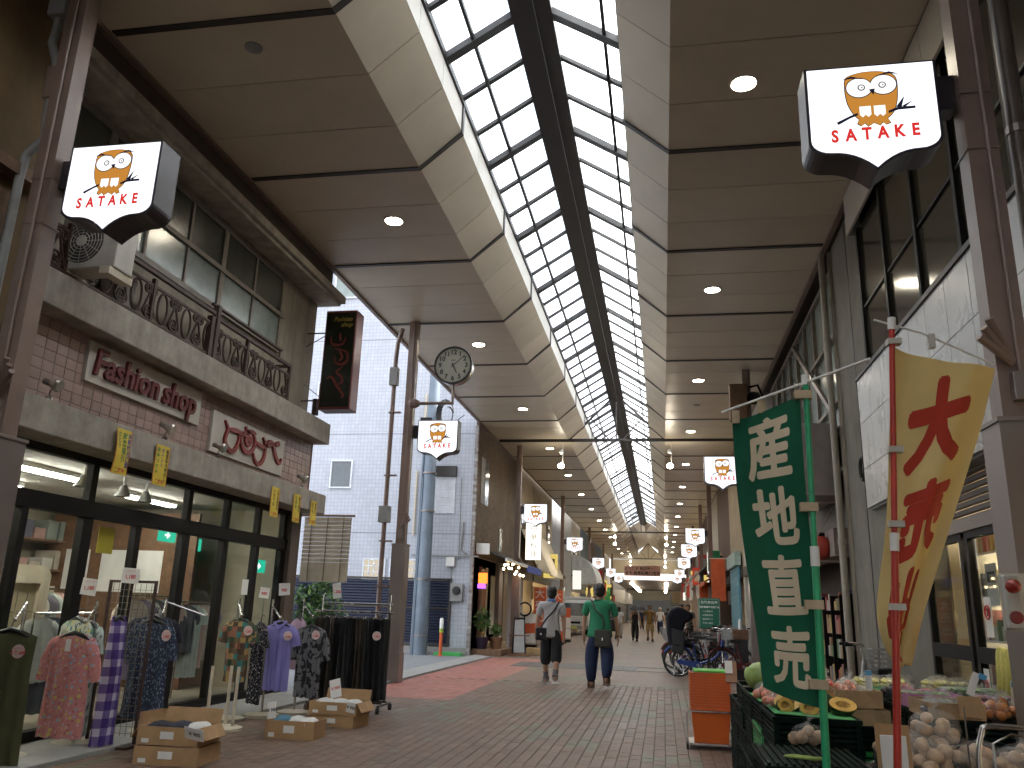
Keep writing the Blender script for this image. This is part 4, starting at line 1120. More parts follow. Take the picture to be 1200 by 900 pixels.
part('cross_bar', MB().box(-.3, .3, -.16, -.13, .55, .58), m_wood, af)
part('foot_board', MB().box(-.3, .3, -.3, .3, .0, .06), m_wood, af)
bc = thing('wooden_crate', 'low pale wooden crate beside the menu board', 'crate', (-3.8, 25.3, 0)); 
part('box', MB().box(-.2, .2, -.15, .15, 0, .2), mat('pale crate wood', (.5, .36, .18), .7), bc, bevel=.01)

# shelves and panels along the rear of the shop
q = random.Random(11)
m_st = [mat('folded stock %d' % i, c, .85, var=.15) for i, c in enumerate(((.45, .4, .33), (.12, .12, .16), (.4, .25, .22), (.25, .28, .25), (.5, .48, .44)))]
for k in range(5):
    t = thing('wall_shelf', ORD[k] + ' shelf unit of folded clothes along the rear wall of the fashion shop', 'shelf', (-9.1, 6.2 + 1.15 * k, .06), 'shelf units inside the fashion shop')
    for j in range(5): part('board', MB().box(-.2, .25, -.52, .52, .3 + .42 * j, .33 + .42 * j), m_wood, t)
    part('side_panel', MB().box(-.2, .25, -.55, -.52, 0, 2.3), m_wood, t); part('side_panel', MB().box(-.2, .25, .52, .55, 0, 2.3), m_wood, t)
    b = MB()
    for j in range(5):
        for i in range(4): b.mi = q.randrange(5); y0 = -.48 + .25 * i; b.box(-.15, .2, y0, y0 + .21, .33 + .42 * j, .33 + .42 * j + q.uniform(.08, .3))
    part('folded_stock', b, m_st, t, kind='stuff')
t = thing('dark_wall_panel', 'dark brown panel with posters deep inside the fashion shop', 'panel', (-7.9, 11.2, .06)); part('panel', MB().box(-1.2, 1.2, -.03, .03, 0, 2.45), m_wood, t)
for k in range(3): part('poster', MB().box(-.9 + .6 * k, -.5 + .6 * k, -.04, -.031, 1.3, 1.9), m_paper, t)
part('price_poster', MB().box(-5.66, -5.655, 7.6, 7.85, 1.72, 1.98), m_yel, fs)
# ================================================================ RIGHT SIDE BUILDINGS
m_wp = mat('white metal wall panel', (.50, .50, .485), .28, var=.06, vs=1.3, spec=.5)
gr = thing('greengrocer_building', 'greengrocer building with white panel band and dark tinted upper windows', 'shop building', (3.5, 7.5, 0), world=True)
FX = 2.42
part('roof', MB().box(2.43, 6, 1.0, 9.9, 6.64, 6.8), m_dark, gr)
part('core_wall', MB().box(2.6, 6, 1.0, 10.3, 2.58, 6.66), m_dark, gr)
ys = [10.4, 9.85, 9.3, 8.75, 8.2, 7.65, 7.1, 6.55, 6.0, 5.45, 4.9, 4.35, 3.8, 3.25]
for a, c in zip(ys[1:], ys):
    for z0, z1 in ((2.58, 3.05), (3.05, 3.6), (3.6, 4.15)):
        part('wall_panel', MB().box(FX, FX + .03, a + .004, c - .004, z0 + .004, z1 - .004), m_wp, gr)
part('panel_return', MB().box(FX + .003, 3.0, 10.37, 10.4, 2.58, 4.15), m_wp, gr)
part('panel_soffit', MB().box(FX + .03, 2.8, 3.2, 10.37, 2.56, 2.585), m_grey, gr)
part('sill', MB().box(FX - .02, 2.6, 3.2, 10.42, 4.15, 4.2), m_dark, gr)
for a, c in zip([10.3, 9.2, 8.1, 7.0, 5.9, 4.8, 3.7], [9.2, 8.1, 7.0, 5.9, 4.8, 3.7, 2.6]):
    part('upper_panel', MB().box(FX, FX + .03, c + .005, a - .005, 6.08, 6.62), m_upright, gr)
part('upper_panel_return', MB().box(FX + .002, 2.9, 10.302, 10.32, 6.08, 6.62), m_upright, gr)
m_tint = mat('tinted olive glass', (.035, .032, .022), .12, var=.3, vs=1.2, spec=.6)
for i, (a, c) in enumerate(zip([10.1, 9.0, 7.9, 6.8, 5.7, 4.6, 3.5], [9.0, 7.9, 6.8, 5.7, 4.6, 3.5, 2.4])):
    part('tinted_pane', MB().box(2.52, 2.53, c + .03, a - .03, 4.2, 6.08), m_tint, gr)
    part('mullion', MB().box(2.48, 2.56, a - .035, a + .035, 4.2, 6.08), m_black, gr)
    part('transom', MB().box(2.50, 2.54, c + .03, a - .03, 5.0, 5.03), m_black, gr)
# shutter housing, doors
for k in range(7): part('shutter_slat', MB().prism([(0, 0), (-.018, .012), (-.018, .05), (0, .062)], lambda u, v: (2.62 + u, 4.9, 2.14 + .064 * k + v), lambda u, v: (2.62 + u, 8.6, 2.14 + .064 * k + v)), mat('brown shutter slats', (.10, .075, .06), .5) if k == 0 else bpy.data.materials['brown shutter slats'], gr)
part('lintel', MB().box(2.45, 2.62, 4.9, 8.66, 2.03, 2.14), m_casing, gr)
part('wall_pier', MB().box(2.5, 2.9, 8.66, 10.36, 0, 2.56), m_conc2, gr)
dx = 2.5
for y0, y1 in ((4.95, 6.28), (6.36, 7.45), (7.53, 8.6)):
    b = MB(); b.box(dx - .03, dx + .03, y0, y0 + .06, .03, 2.03); b.box(dx - .03, dx + .03, y1 - .06, y1, .03, 2.03); b.box(dx - .03, dx + .03, y0 + .06, y1 - .06, 1.0, 1.12); b.box(dx - .03, dx + .03, y0 + .06, y1 - .06, .03, .14); b.box(dx - .03, dx + .03, y0 + .06, y1 - .06, 1.97, 2.03)
    o = part('door', b, m_black, gr)
    q = MB(); q.box(dx - .004, dx + .004, y0 + .06, y1 - .06, .14, 1.0); q.box(dx - .004, dx + .004, y0 + .06, y1 - .06, 1.12, 1.97)
    g_ = link('pane', q.mesh('pane', m_glass)); g_.parent = o
b = MB(); b.box(5.4, 5.5, 3, 8.7, 0, 2.6); b.box(2.6, 5.4, 2.9, 3.0, 0, 2.6); b.box(2.7, 5.4, 8.6, 8.7, 0, 2.6); part('interior_wall', b, m_inw, gr)
part('interior_floor', MB().box(2.6, 5.4, 3, 8.6, 0, .03), m_grey, gr); part('interior_ceiling', MB().box(2.6, 5.4, 3, 8.6, 2.55, 2.59), m_cream, gr)
t = thing('ceiling_panel_light', 'bright ceiling light inside the greengrocer doors', 'lamp', (3.9, 7.2, 2.54)); part('diffuser', MB().box(-.5, .5, -.9, .9, -.04, 0), emit('panel light', (1, .82, .58), 14), t)
# goods on shelves inside
r = random.Random(5)
cols = [(.36, .07, .05), (.42, .32, .10), (.09, .17, .07), (.45, .43, .38), (.10, .12, .22), (.34, .2, .12), (.3, .12, .14)]
gm_ = [mat('goods %d' % i, c, .5, var=.2) for i, c in enumerate(cols)]
for i, (x, y) in enumerate(((3.05, 7.95), (3.15, 6.95), (3.05, 5.95))):
    t = thing('goods_shelf', ['white shelf of packaged goods nearest the far door', 'white shelf of packaged goods behind the middle door', 'white shelf of packaged goods behind the near door'][i], 'shelf', (x, y, .03))
    for k in range(5): part('shelf_board', MB().box(-.2, .2, -.42, .42, .35 + .38 * k, .37 + .38 * k), m_white, t)
    part('side', MB().box(-.2, .2, -.44, -.42, 0, 2.1), m_white, t); part('side', MB().box(-.2, .2, .42, .44, 0, 2.1), m_white, t)
    b = MB()
    for k in range(5):
        yy = -.4
        while yy < .36:
            w = r.uniform(.05, .11); b.mi = r.randrange(7); b.box(-.18, -.05, yy, yy + w - .008, .37 + .38*k, .37 + .38*k + r.uniform(.12, .27)); yy += w
    part('packages', b, gm_, t, kind='stuff')
# door notices
for y, z, w, h, lab in ((6.75, 1.25, .16, .34, 'white notice with a blue band on the sliding door'), (7.15, 1.2, .14, .3, 'no entry notice on the sliding door, white with red ring'), (7.35, .62, .14, .34, 'lower notice with red ring on the sliding door')):
    t = thing('door_notice', lab, 'notice', (dx - .012, y, z))
    part('sheet', MB().box(-.004, 0, -w/2, w/2, 0, h), m_paper, t)
    if 'ring' in lab:
        b = MB(); b.tube([(-.008, .05 * math.cos(a), h * .62 + .05 * math.sin(a)) for a in [2*PI*k/20 for k in range(20)]], .008, 4, closed=True); b.rbox((-.008, 0, h * .62), (.004, .1, .012), (R(45), 0, 0)); part('red_ring', b, m_redink, t)
        part('blue_figure', MB().box(-.007, -.004, -.02, .02, h * .62 - .03, h * .62 + .03), m_ink, t)
    else: part('blue_band', MB().box(-.007, -.004, -w/2, w/2, .04, .1), mat('light blue print', (.15, .4, .6), .6), t)
t = thing('led_board', 'small scrolling light board in blue, red and green inside the door', 'light board', (2.75, 6.9, 1.72))
for k, c in enumerate(((0, .1, 1), (1, .05, .05), (.1, .9, .2), (.95, .5, .1))):
    part('led_segment', MB().box(0, .02, .22 - .12 * k, .33 - .12 * k, 0 if k < 2 else .08, .035 if k < 2 else .13), emit('led %d' % k, c, .4), t)
# alarm light box on the pillar
al = thing('alarm_box', 'ivory alarm box with two red lamps fixed to the near right pillar', 'alarm box', (1.72, 4.62, 1.27))
part('plate', MB().box(-.04, .09, 0, .03, 0, .28), m_ac, al, bevel=.004)
part('body', MB().box(-.04, .03, -.05, 0, .01, .27), m_ac, al, bevel=.008)
part('red_lamp', MB().lathe([(.036, 0), (.034, -.02), (.02, -.05), (.001, -.06)], c=(-.005, -.05, .215), seg=16, axis='Y'), mat('red lens', (.35, .02, .01), .12, spec=.8), al, smooth=60)
part('push_button', MB().lathe([(.032, 0), (.03, -.01), (.015, -.012), (.001, -.012)], c=(-.005, -.05, .065), seg=16, axis='Y'), mat('dull red plastic', (.22, .03, .03), .4), al, smooth=60)
# concrete pier with pipes
cp = thing('concrete_pier', 'grey concrete pier rising beside the greengrocer building', 'pier', (2.8, 11.1, 0), world=True)
part('shaft', MB().box(2.56, 3.6, 10.41, 11.95, 0, 6.64), m_conc2, cp)
part('cap', MB().box(2.45, 6, 9.9, 12.0, 6.66, 6.8), m_dark, cp)
part('groove_shade_strip', MB().box(2.553, 2.565, 11.0, 11.03, 0, 6.6), m_dark, cp)  # raised dark strip drawn in place of a groove's shade
t = thing('cable_ring', 'black coiled hose hanging on the concrete pier', 'hose', (2.53, 10.95, 3.15)); part('coil', MB().tube([(0, .12 * math.cos(a), .14 * math.sin(a)) for a in [2*PI*k/20 for k in range(20)]], .022, 6, closed=True), m_rubber, t, smooth=60)
m_pipe = mat('beige drain pipe', (.34, .30, .24), .5, var=.15, vs=2, streak=.3)
for x, lab in ((2.43, 'left one of two beige drain pipes beside the concrete pier'), (2.56, 'right one of two beige drain pipes beside the concrete pier')):
    t = thing('drain_pipe', lab, 'pipe', (x, 12.0, 0), 'beige drain pipes beside the pier'); part('pipe', MB().tube([(0, 0, 0), (0, 0, 6.6)], .048, 12), m_pipe, t, smooth=40)
    for z in (.9, 2.3, 3.8, 5.2): part('collar', MB().lathe([(.055, z), (.055, z + .06), (.04, z + .06)], seg=12), m_pipe, t)
t = thing('drain_pipe', 'thick dark drain pipe right of the near right pillar', 'pipe', (2.19, 4.9, 0)); part('pipe', MB().tube([(0, 0, 2.0), (0, 0, 6.5)], .055, 14), mat('dark brown pipe', (.12, .09, .07), .35, var=.2, streak=.3), t, smooth=40)
for z in (3.2, 4.2, 5.3): part('collar', MB().lathe([(.062, z), (.062, z + .05), (.05, z + .05)], seg=14), m_casing, t)
# second building on the right (12 - 18)
s2 = thing('steel_window_building', 'right hand shop building with steel framed upper windows and a projecting grey box', 'shop building', (3.5, 15.3, 0), world=True)
part('upper_wall', MB().box(2.75, 6, 12.1, 20.4, 2.6, 6.64), m_dark, s2)
for i in range(9):
    y = 12.2 + i * .9
    part('mullion', MB().box(2.6, 2.68, y - .03, y + .03, 3.4, 6.4), m_frame, s2)
    if i < 8: part('window_pane', MB().box(2.66, 2.67, y + .03, y + .87, 3.4, 6.4), m_frost, s2)
for z in (3.38, 4.4, 5.4, 6.4): part('transom', MB().box(2.59, 2.69, 12.1, 19.5, z, z + .06), m_frame, s2)
b = MB(); bar(b, (2.5, 12.3, 4.2), (2.5, 15.4, 6.2), .08, .05); part('brace', b, m_casing, s2)
part('sign_box', MB().box(2.05, 2.62, 12.7, 15.5, 3.05, 4.15), mat('dull steel box', (.30, .26, .235), .4, metal=.3, var=.15, streak=.3), s2, bevel=.01)
b = MB(); b.tube([(2.0, 12.75, 2.95), (2.6, 12.75, 2.95)], .02, 6); b.tube([(2.0, 12.75, 2.1), (2.6, 12.75, 2.1)], .02, 6); b.tube([(2.55, 12.75, 4.1), (2.55, 12.75, 0)], .02, 6); b.tube([(2.05, 12.75, 2.15), (2.5, 12.75, 2.9)], .01, 6); part('gate_frame', b, m_casing, s2)
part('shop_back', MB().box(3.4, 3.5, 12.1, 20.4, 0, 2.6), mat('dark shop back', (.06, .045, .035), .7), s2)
part('lintel', MB().box(2.5, 2.75, 12.9, 20.4, 2.2, 2.6), mat('warm grey lintel', (.25, .2, .17), .6), s2)
part('side_jamb', MB().box(2.6, 3.4, 12.05, 12.12, 0, 2.6), m_wood, s2)
t = thing('lantern', 'red paper lantern hanging behind the green pole', 'lantern', (2.4, 13.4, 2.35)); part('shade', MB().ball((0, 0, 0), .17, (1, 1, 1.1), 16, 10, bump=lambda d: 1 + .03 * math.sin(d.z * 30)), mat('red lantern paper', (.42, .05, .03), .5), t, smooth=60); part('cap', MB().cyl((0, 0, .16), (0, 0, .22), .07, seg=12), m_black, t)
for i in range(6):
    y = 13.2 + i * .8
    t = thing('goods_rack', ORD[i] + ' dim rack of goods from the pier in the dark open shop', 'rack', (3.0, y, 0), 'racks of goods in the open shop on the right')
    part('frame', MB().box(-.02, .3, -.3, -.28, 0, 1.7), m_black, t)
    b = MB()
    for k in range(4):
        for q in range(4): b.mi = r.randrange(7); b.box(0, .2, -.27 + .14*q, -.27 + .14*q + .12, .25 + .4*k, .25 + .4*k + r.uniform(.15, .33))
    part('packages', b, gm_, t, kind='stuff')
sp = thing('loudspeaker', 'black loudspeaker box with bracket high on the right under the ceiling', 'loudspeaker', (1.95, 18.2, 5.9))
part('box', MB().box(-.42, -.05, -.15, .15, -.45, .35), m_wood, sp, bevel=.01); part('horn', MB().lathe([(.05, -.05), (.07, .0), (.15, .12), (.14, .12), (.001, .02)], c=(.1, -.15, .05), seg=14, axis='Y'), m_black, sp, smooth=50); part('bracket', MB().tube([(.0, 0, .3), (.2, 0, .35), (.3, 0, .1)], .03, 6), m_black, sp)

# ================================================================ FAR SHOP FRONTS, BOTH SIDES
def facade(side, y0, y1, wallm, label, h=6.6, shop=None, windows=0, lit=None, x=None):
    X = (-5.4 if side < 0 else 2.45) if x is None else x
    t = thing('shop_building', label, 'shop building', (X, (y0 + y1) / 2, 0), world=True)
    D = side * 3
    a, c = sorted((X + side * .02, X + D)); part('upper_wall', MB().box(a, c, y0 + .02, y1 - .02, 2.7, h), wallm, t)
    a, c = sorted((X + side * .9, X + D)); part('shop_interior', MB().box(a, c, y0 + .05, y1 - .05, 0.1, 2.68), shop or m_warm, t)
    a, c = sorted((X, X + side * .9))
    part('side_pier', MB().box(a, c, y0 + .02, y0 + .22, 0, 2.7), wallm, t); part('side_pier', MB().box(a, c, y1 - .22, y1 - .02, 0, 2.7), wallm, t)
    a, c = sorted((X - side * .04, X + side * .2)); part('lintel', MB().box(a, c, y0 + .2, y1 - .2, 2.45, 2.72), m_dark, t)
    a, c = sorted((X + side * .02, X + D)); part('roof', MB().box(a, c, y0, y1, h + .002, h + .15), m_dark, t)
    for i in range(windows):
        yy = y0 + (y1 - y0) * (i + .5) / windows; w = .45
        a, c = sorted((X - side * .04, X + side * .02)); f = part('window', MB().box(a, c, yy - w, yy + w, 3.9, 5.3), m_frame, t)
        a, c = sorted((X - side * .05, X - side * .042)); p_ = link('pane', MB().box(a, c, yy - w + .07, yy + w - .07, 3.97, 5.23).mesh('pane', m_dkgl)); p_.parent = f; p_.location = (0, 0, 0)
    # counters with goods
    b = MB()
    for k in range(int((y1 - y0 - .6) / .55)):
        yy = y0 + .4 + k * .55
        for q in range(3): b.mi = r.randrange(7); a, c = sorted((X + side * (.1 + .2 * q), X + side * (.28 + .2 * q))); b.box(a, c, yy, yy + .5, .0, .45 + .3 * q + r.uniform(0, .25))
        b.mi = r.randrange(7); a, c = sorted((X + side * .3, X + side * .34)); b.box(a, c, yy, yy + .42, 1.75, 2.3)
    part('goods', b, gm_, t, kind='stuff'); return t
part('roof', MB().box(2.5, 6, 12.0, 20.4, 6.66, 6.8), m_dark, s2)
m_bg1 = mat('sand coloured wall', (.36, .29, .19), .8, var=.15, vs=1); m_bg2 = mat('grey wall', (.25, .25, .25), .8, var=.15, vs=1)
m_bg3 = mat('brown wall', (.13, .09, .07), .8, var=.2, vs=1); m_bg4 = mat('teal wall', (.03, .06, .08), .6, var=.2, vs=1); m_bg5 = mat('pale wall', (.5, .47, .4), .8, var=.1)
L_ = [(31.05, 35.0, m_bg1, 'sand coloured building with awnings after the brick corner', 2), (35.0, 41.2, m_bg1, 'second sand coloured building before the far side street', 2),
      (50.5, 56, m_bg5, 'pale building beyond the far side street on the left', 2), (56, 62, m_bg4, 'dark teal shop front on the left beyond the green banner post', 0),
      (62, 69, m_bg3, 'brown shop front far on the left', 0), (69, 77, m_bg4, 'dark shop front farther on the left', 0), (77, 88, m_bg5, 'last pale shop front on the left', 0)]
for y0, y1, m_, lab, w in L_: facade(-1, y0, y1, m_, lab, windows=w, h=9.5)
R_ = [(20.45, 26.5, m_bg5, 'pale shop front on the right behind the bicycles', 0), (26.5, 31.5, m_bg1, 'beige building with a teal shutter on the right', 0), (31.5, 38, m_bg3, 'brown shop front with orange banners on the right', 0),
      (38, 44.5, m_bg5, 'right shop front with sloping white awning', 0), (44.5, 53, m_bg3, 'dark shop front far on the right', 0), (53, 63, m_bg2, 'grey shop front far on the right', 0), (63, 75, m_bg3, 'brown shop front farther on the right', 0), (75, 88, m_bg2, 'last shop front on the right', 0)]
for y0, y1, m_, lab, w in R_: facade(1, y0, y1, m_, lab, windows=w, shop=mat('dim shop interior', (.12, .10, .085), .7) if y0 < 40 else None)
# side street building beyond the gap, with grey flank
t = thing('grey_flank_building', 'tall pale building flank closing the far side street gap', 'building', (-8, 44, 0), world=True)
part('wall', MB().box(-16, -5.9, 41.3, 50.4, 0, 11), m_bg2, t)
part('band', MB().box(-5.9, -5.85, 41.4, 50, 2.9, 3.0), m_grey, t)
# awnings
def awning(side, y0, y1, zt, zb, out, m_, label, nx=1, dome=False):
    X = -5.38 if side < 0 else 2.42
    t = thing('shop_awning', label, 'awning', (X, (y0 + y1) / 2, zb), world=True)
    n = nx
    for k in range(n):
        a, c = y0 + (y1 - y0) * k / n + .03, y0 + (y1 - y0) * (k + 1) / n - .03
        if dome: prof = [(out * math.sin(q * PI / 12), zb + (zt - zb) * math.cos(q * PI / 12)) for q in range(7)]
        else: prof = [(0, zt), (out, zb + .12), (out, zb)]
        P = prof + [(0, zb)] if dome else prof + [(u - .02 if u > .05 else u, v - .03) for u, v in prof[::-1]]
        part('canvas', MB().prism(P, lambda u, v: (X - side * u, a, v), lambda u, v: (X - side * u, c, v)), m_, t, smooth=30)
    return t
m_aw1 = mat('beige canvas', (.50, .42, .29), .8, var=.1, streak=.15); m_aw2 = mat('dirty white canvas', (.55, .55, .52), .8, var=.15, streak=.4)
awning(-1, 31.1, 34.4, 4.5, 2.75, .78, m_aw1, 'beige sloping awning nearer the owl sign on the left')
awning(-1, 34.7, 40.2, 4.45, 2.7, .78, m_aw1, 'second beige sloping awning on the left, beyond the first')
awning(-1, 50.6, 55.9, 4.6, 2.9, 1.5, m_aw2, 'domed dirty white awning above the white truck', dome=True)
awning(1, 38.2, 44.2, 3.9, 2.6, 1.3, m_aw2, 'white sloping awning far on the right')
awning(1, 32, 36, 3.0, 2.4, .9, mat('orange canvas', (.6, .16, .07), .7), 'orange awning on the right behind the teal shutter')
# teal shutter and beige strip on the right
t = thing('teal_shutter', 'teal painted shutter door below the beige wall on the right', 'shutter', (2.35, 28.6, 0))
for k in range(30): part('slat', MB().box(-.02 - .008 * (k % 2), .03, -1.6, 1.6, .1 + k * .09, .1 + k * .09 + .085), mat('teal blue paint', (.10, .30, .38), .5, var=.15) if k == 0 else bpy.data.materials['teal blue paint'], t)
part('head_box', MB().box(-.12, .06, -1.7, 1.7, 2.83, 3.25), mat('pale teal box', (.33, .45, .42), .5), t)
# vertical lit sign on the left
t = thing('lit_vertical_sign', 'bright white vertical sign hanging below the third owl sign', 'sign', (-4.25, 27.6, 2.9)); part('panel', MB().box(-.25, .25, 0, .12, 0, 1.25), emit('white sign panel', (1, .93, .78), .32), t)
b = MB()
for j, ch in enumerate('中華料理'): put_text(b, ch, lambda u, v, d: (.02 + u, -.004, 1.02 - j * .28 + v), .24)
part('lettering', b, m_ink, t); part('arm', MB().box(-.4, -.25, .03, .08, 1.0, 1.2), m_casing, t)
# far banner over the street
t = thing('overhead_banner', 'pink banner with dark lettering hung across the far end of the arcade', 'banner', (-1.9, 81.8, 4.72))
part('cloth', MB().box(-1.72, 1.72, 0, .03, 0, .95), mat('pink banner cloth', (.85, .55, .56), .8), t)
b = MB(); put_text(b, 'ようこそ 商店街へ', lambda u, v, d: (-.3 + u, -.006, .66 + v), .34, .004); put_text(b, '佐竹商店街振興組合', lambda u, v, d: (.05 + u, -.006, .24 + v), .36, .01)
part('lettering', b, m_ink, t)
# pendants at trusses
for y, nm in ((26.4, 'near'), (57.9, 'middle'), (86.3, 'far')):
    for x, s_ in ((.35, 'right'), (-3.15, 'left')):
        t = thing('pendant_lamp', 'twin bulb lamp hanging %s of the %s truss' % (s_, nm), 'lamp', (x, y, 6.6), 'twin bulb lamps hanging from the trusses')
        part('rod', MB().cyl((0, 0, 0), (0, 0, -.75), .015, seg=6), m_white, t)
        part('bulb', MB().ball((-.05, -.02, -.28), .07, (1, 1, 1.2), 10, 8), m_led if y > 30 else m_white, t, smooth=60); part('bulb', MB().ball((-.05, -.02, -.75), .085, (1.2, 1, 1), 10, 8), m_led, t, smooth=60)
# truck
tk = thing('white_truck', 'small white truck facing the camera on the far left', 'truck', (-4.95, 48, 0))
m_tw = mat('white truck paint', (.62, .62, .60), .3, var=.05)
part('cab', MB().prism([(0, .35), (-.02, .95), (.28, 1.75), (.4, 1.9), (1.5, 1.92), (1.5, .35)], lambda u, v: (-.8, u, v), lambda u, v: (.8, u, v)), m_tw, tk, bevel=.03)
part('cargo_box', MB().box(-.85, .85, 1.55, 3.8, .5, 2.1), m_tw, tk, bevel=.02)
part('windscreen', MB().prism([(-.0, 1.0), (.28, 1.72)], lambda u, v: (-.7, u - .02, v), lambda u, v: (.7, u - .02, v)) if False else MB().quad((-.7, .0, 1.02), (.7, .0, 1.02), (.66, .262, 1.72), (-.66, .262, 1.72)), m_dkgl, tk)
part('roof_deck', MB().box(-.7, .7, .45, 1.4, 1.925, 2.0), m_tw, tk, bevel=.02)
part('bumper', MB().box(-.8, .8, -.08, .05, .3, .5), m_grey, tk, bevel=.02)
for s in (-1, 1):
    part('headlight', MB().lathe([(.09, 0), (.08, -.03), (.001, -.04)], c=(s * .58, -.015, .72), seg=14, axis='Y'), m_casing, tk)
    for y in (.5, 3.0): part('wheel', MB().lathe([(.26, -.08), (.27, .0), (.26, .08), (.001, .08)], c=(s * .68, y, .27), seg=18, axis='X'), m_rubber, tk)
    part('mirror', MB().box(s * .9 - .06, s * .9 + .06, .1, .16, 1.3, 1.55), m_black, tk)
part('number_plate', MB().box(-.16, .16, -.09, -.082, .33, .47), mat('plate', (.6, .55, .1), .5), tk)
part('grille', MB().box(-.35, .35, -.03, -.012, .6, .72), m_black, tk)

# the street goes on beyond the arcade's end under a lower roof
t = thing('far_arcade', 'dim lower arcade continuing beyond the pink banner', 'arcade', (-1.4, 108, 0), world=True)
part('roof', MB().box(-6, 3.2, 88.2, 130, 4.6, 4.9), m_bg3, t); part('side_wall', MB().box(-6, -5.3, 88.2, 130, 0, 4.6), m_bg2, t); part('side_wall', MB().box(2.5, 3.2, 88.2, 130, 0, 4.6), m_bg3, t)
part('end_wall', MB().box(-6, 3.2, 130, 130.3, 0, 4.9), m_bg5, t)
part('end_glow_panel', MB().box(-5.2, 2.4, 129.8, 129.9, .3, 3.2), emit('far end glow', (.9, .85, .75), .012), t)  # faint glowing panel added to brighten the far end wall
for k in range(8):
    part('hanging_sign_panel', MB().box(-5.2 + (k % 2) * 6.2, -4.0 + (k % 2) * 6.0, 91 + 4 * k, 91.2 + 4 * k, 2.4, 3.6), (m_paper, m_bg1, m_or_ if False else m_paper, m_bg4)[k % 4], t)
for k in range(7):
    for x, s_ in ((-3.2, 'left'), (.4, 'right')):
        l = thing('round_lamp', '%s round lamp from the banner on the %s of the far arcade' % (ORD[k], s_), 'lamp', (x, 90 + 5.5 * k, 4.3), 'round lamps in the far arcade'); part('globe', MB().ball((0, 0, 0), .16, nu=10, nv=8), m_led, l, smooth=60)
# ochre neighbour beside the near left pillar
t = thing('ochre_building', 'dark ochre building at the left picture edge behind the pillar', 'building', (-6, 3.5, 0), world=True)
m_och = mat('dark ochre wall', (.12, .075, .03), .8, var=.25, vs=2, streak=.4)
part('wall', MB().box(-9, -5.12, 1.0, 5.48, 2.6, 6.6), m_och, t); part('ledge', MB().box(-9, -5.0, 1.0, 5.47, 4.52, 4.62), m_wood, t)
part('lower_wall', MB().box(-9, -5.3, 1.0, 5.46, 0, 2.6), mat('dim wall', (.10, .09, .08), .7), t)
part('window', MB().box(-5.125, -5.10, 3.6, 5.0, 3.2, 4.3), m_frost, t)
b = MB(); b.box(-5.13, -5.08, 3.5, 5.1, 4.3, 4.38); b.box(-5.13, -5.08, 3.5, 3.6, 3.1, 4.3); b.box(-5.13, -5.08, 5.0, 5.1, 3.1, 4.3); part('window_frame', b, m_wood, t)
t = thing('drain_pipe', 'crooked pale drain pipe left of the near left pillar', 'pipe', (-5.02, 5.1, 0))
part('pipe', MB().tube([(.06, 0, 6.6), (.06, 0, 5.95), (.06, -.02, 5.75), (.14, -.02, 5.55), (.14, 0, 5.0), (.16, 0, 4.86), (.02, 0, 4.72), (0, 0, 4.5), (0, 0, .1)], .035, 10), m_grey, t, smooth=50)
part('box', MB().box(.0, .16, -.08, .06, 6.0, 6.4), m_grey, t, bevel=.01)
t = thing('drain_pipe', 'brown pipe with a box fixed close to the near left pillar', 'pipe', (-4.86, 5.12, 0))
part('pipe', MB().tube([(0, 0, 6.6), (0, 0, .1)], .035, 10), m_pillar, t, smooth=50); part('box', MB().box(-.06, .05, -.08, .03, 5.2, 5.5), m_pillar, t, bevel=.006)

# street side walls behind the camera, so that the near end is enclosed as the place is
t = thing('left_rear_building', 'plain shop building on the left nearer than the picture shows', 'shop building', (-6.5, -6, 0), world=True)
part('wall', MB().box(-9, -5.3, -14, .98, 0, 6.9), m_bg3, t)
t = thing('right_rear_building', 'plain shop building on the right nearer than the picture shows', 'shop building', (3.6, -6, 0), world=True)
part('wall', MB().box(2.5, 6, -14, .98, 0, 6.9), m_bg3, t)
part('lower_wall', MB().box(2.62, 6, 1.0, 2.88, 0, 2.57), m_bg3, gr)

for k, (x, y, z, w, h, c) in enumerate(((2.75, 7.3, 1.75, .3, .25, 0), (2.75, 6.9, 1.5, .22, .3, 1), (2.75, 7.75, 1.45, .25, .35, 3))):
    t = thing('hanging_poster', ['cream poster hanging inside the door glass', 'red and white poster inside the door glass', 'white poster inside the far door glass'][k], 'poster', (x, y, z))
    part('sheet', MB().box(0, .004, -w/2, w/2, 0, h), (m_cream, m_paper, m_paper)[k], t); part('print', MB().box(-.003, -.001, -w*.35, w*.35, h*.55, h*.8), m_redink if k == 1 else m_ink, t)
t = thing('striped_pole', 'red and white striped pole standing inside the shop door', 'pole', (2.95, 7.45, .03))
for k in range(12): part('band', MB().cyl((0, 0, .9 + .07 * k), (0, 0, .97 + .07 * k), .025, seg=8), m_redink if k % 2 else m_paper, t)
part('stand', MB().cyl((0, 0, 0), (0, 0, .9), .02, seg=8), m_grey, t)

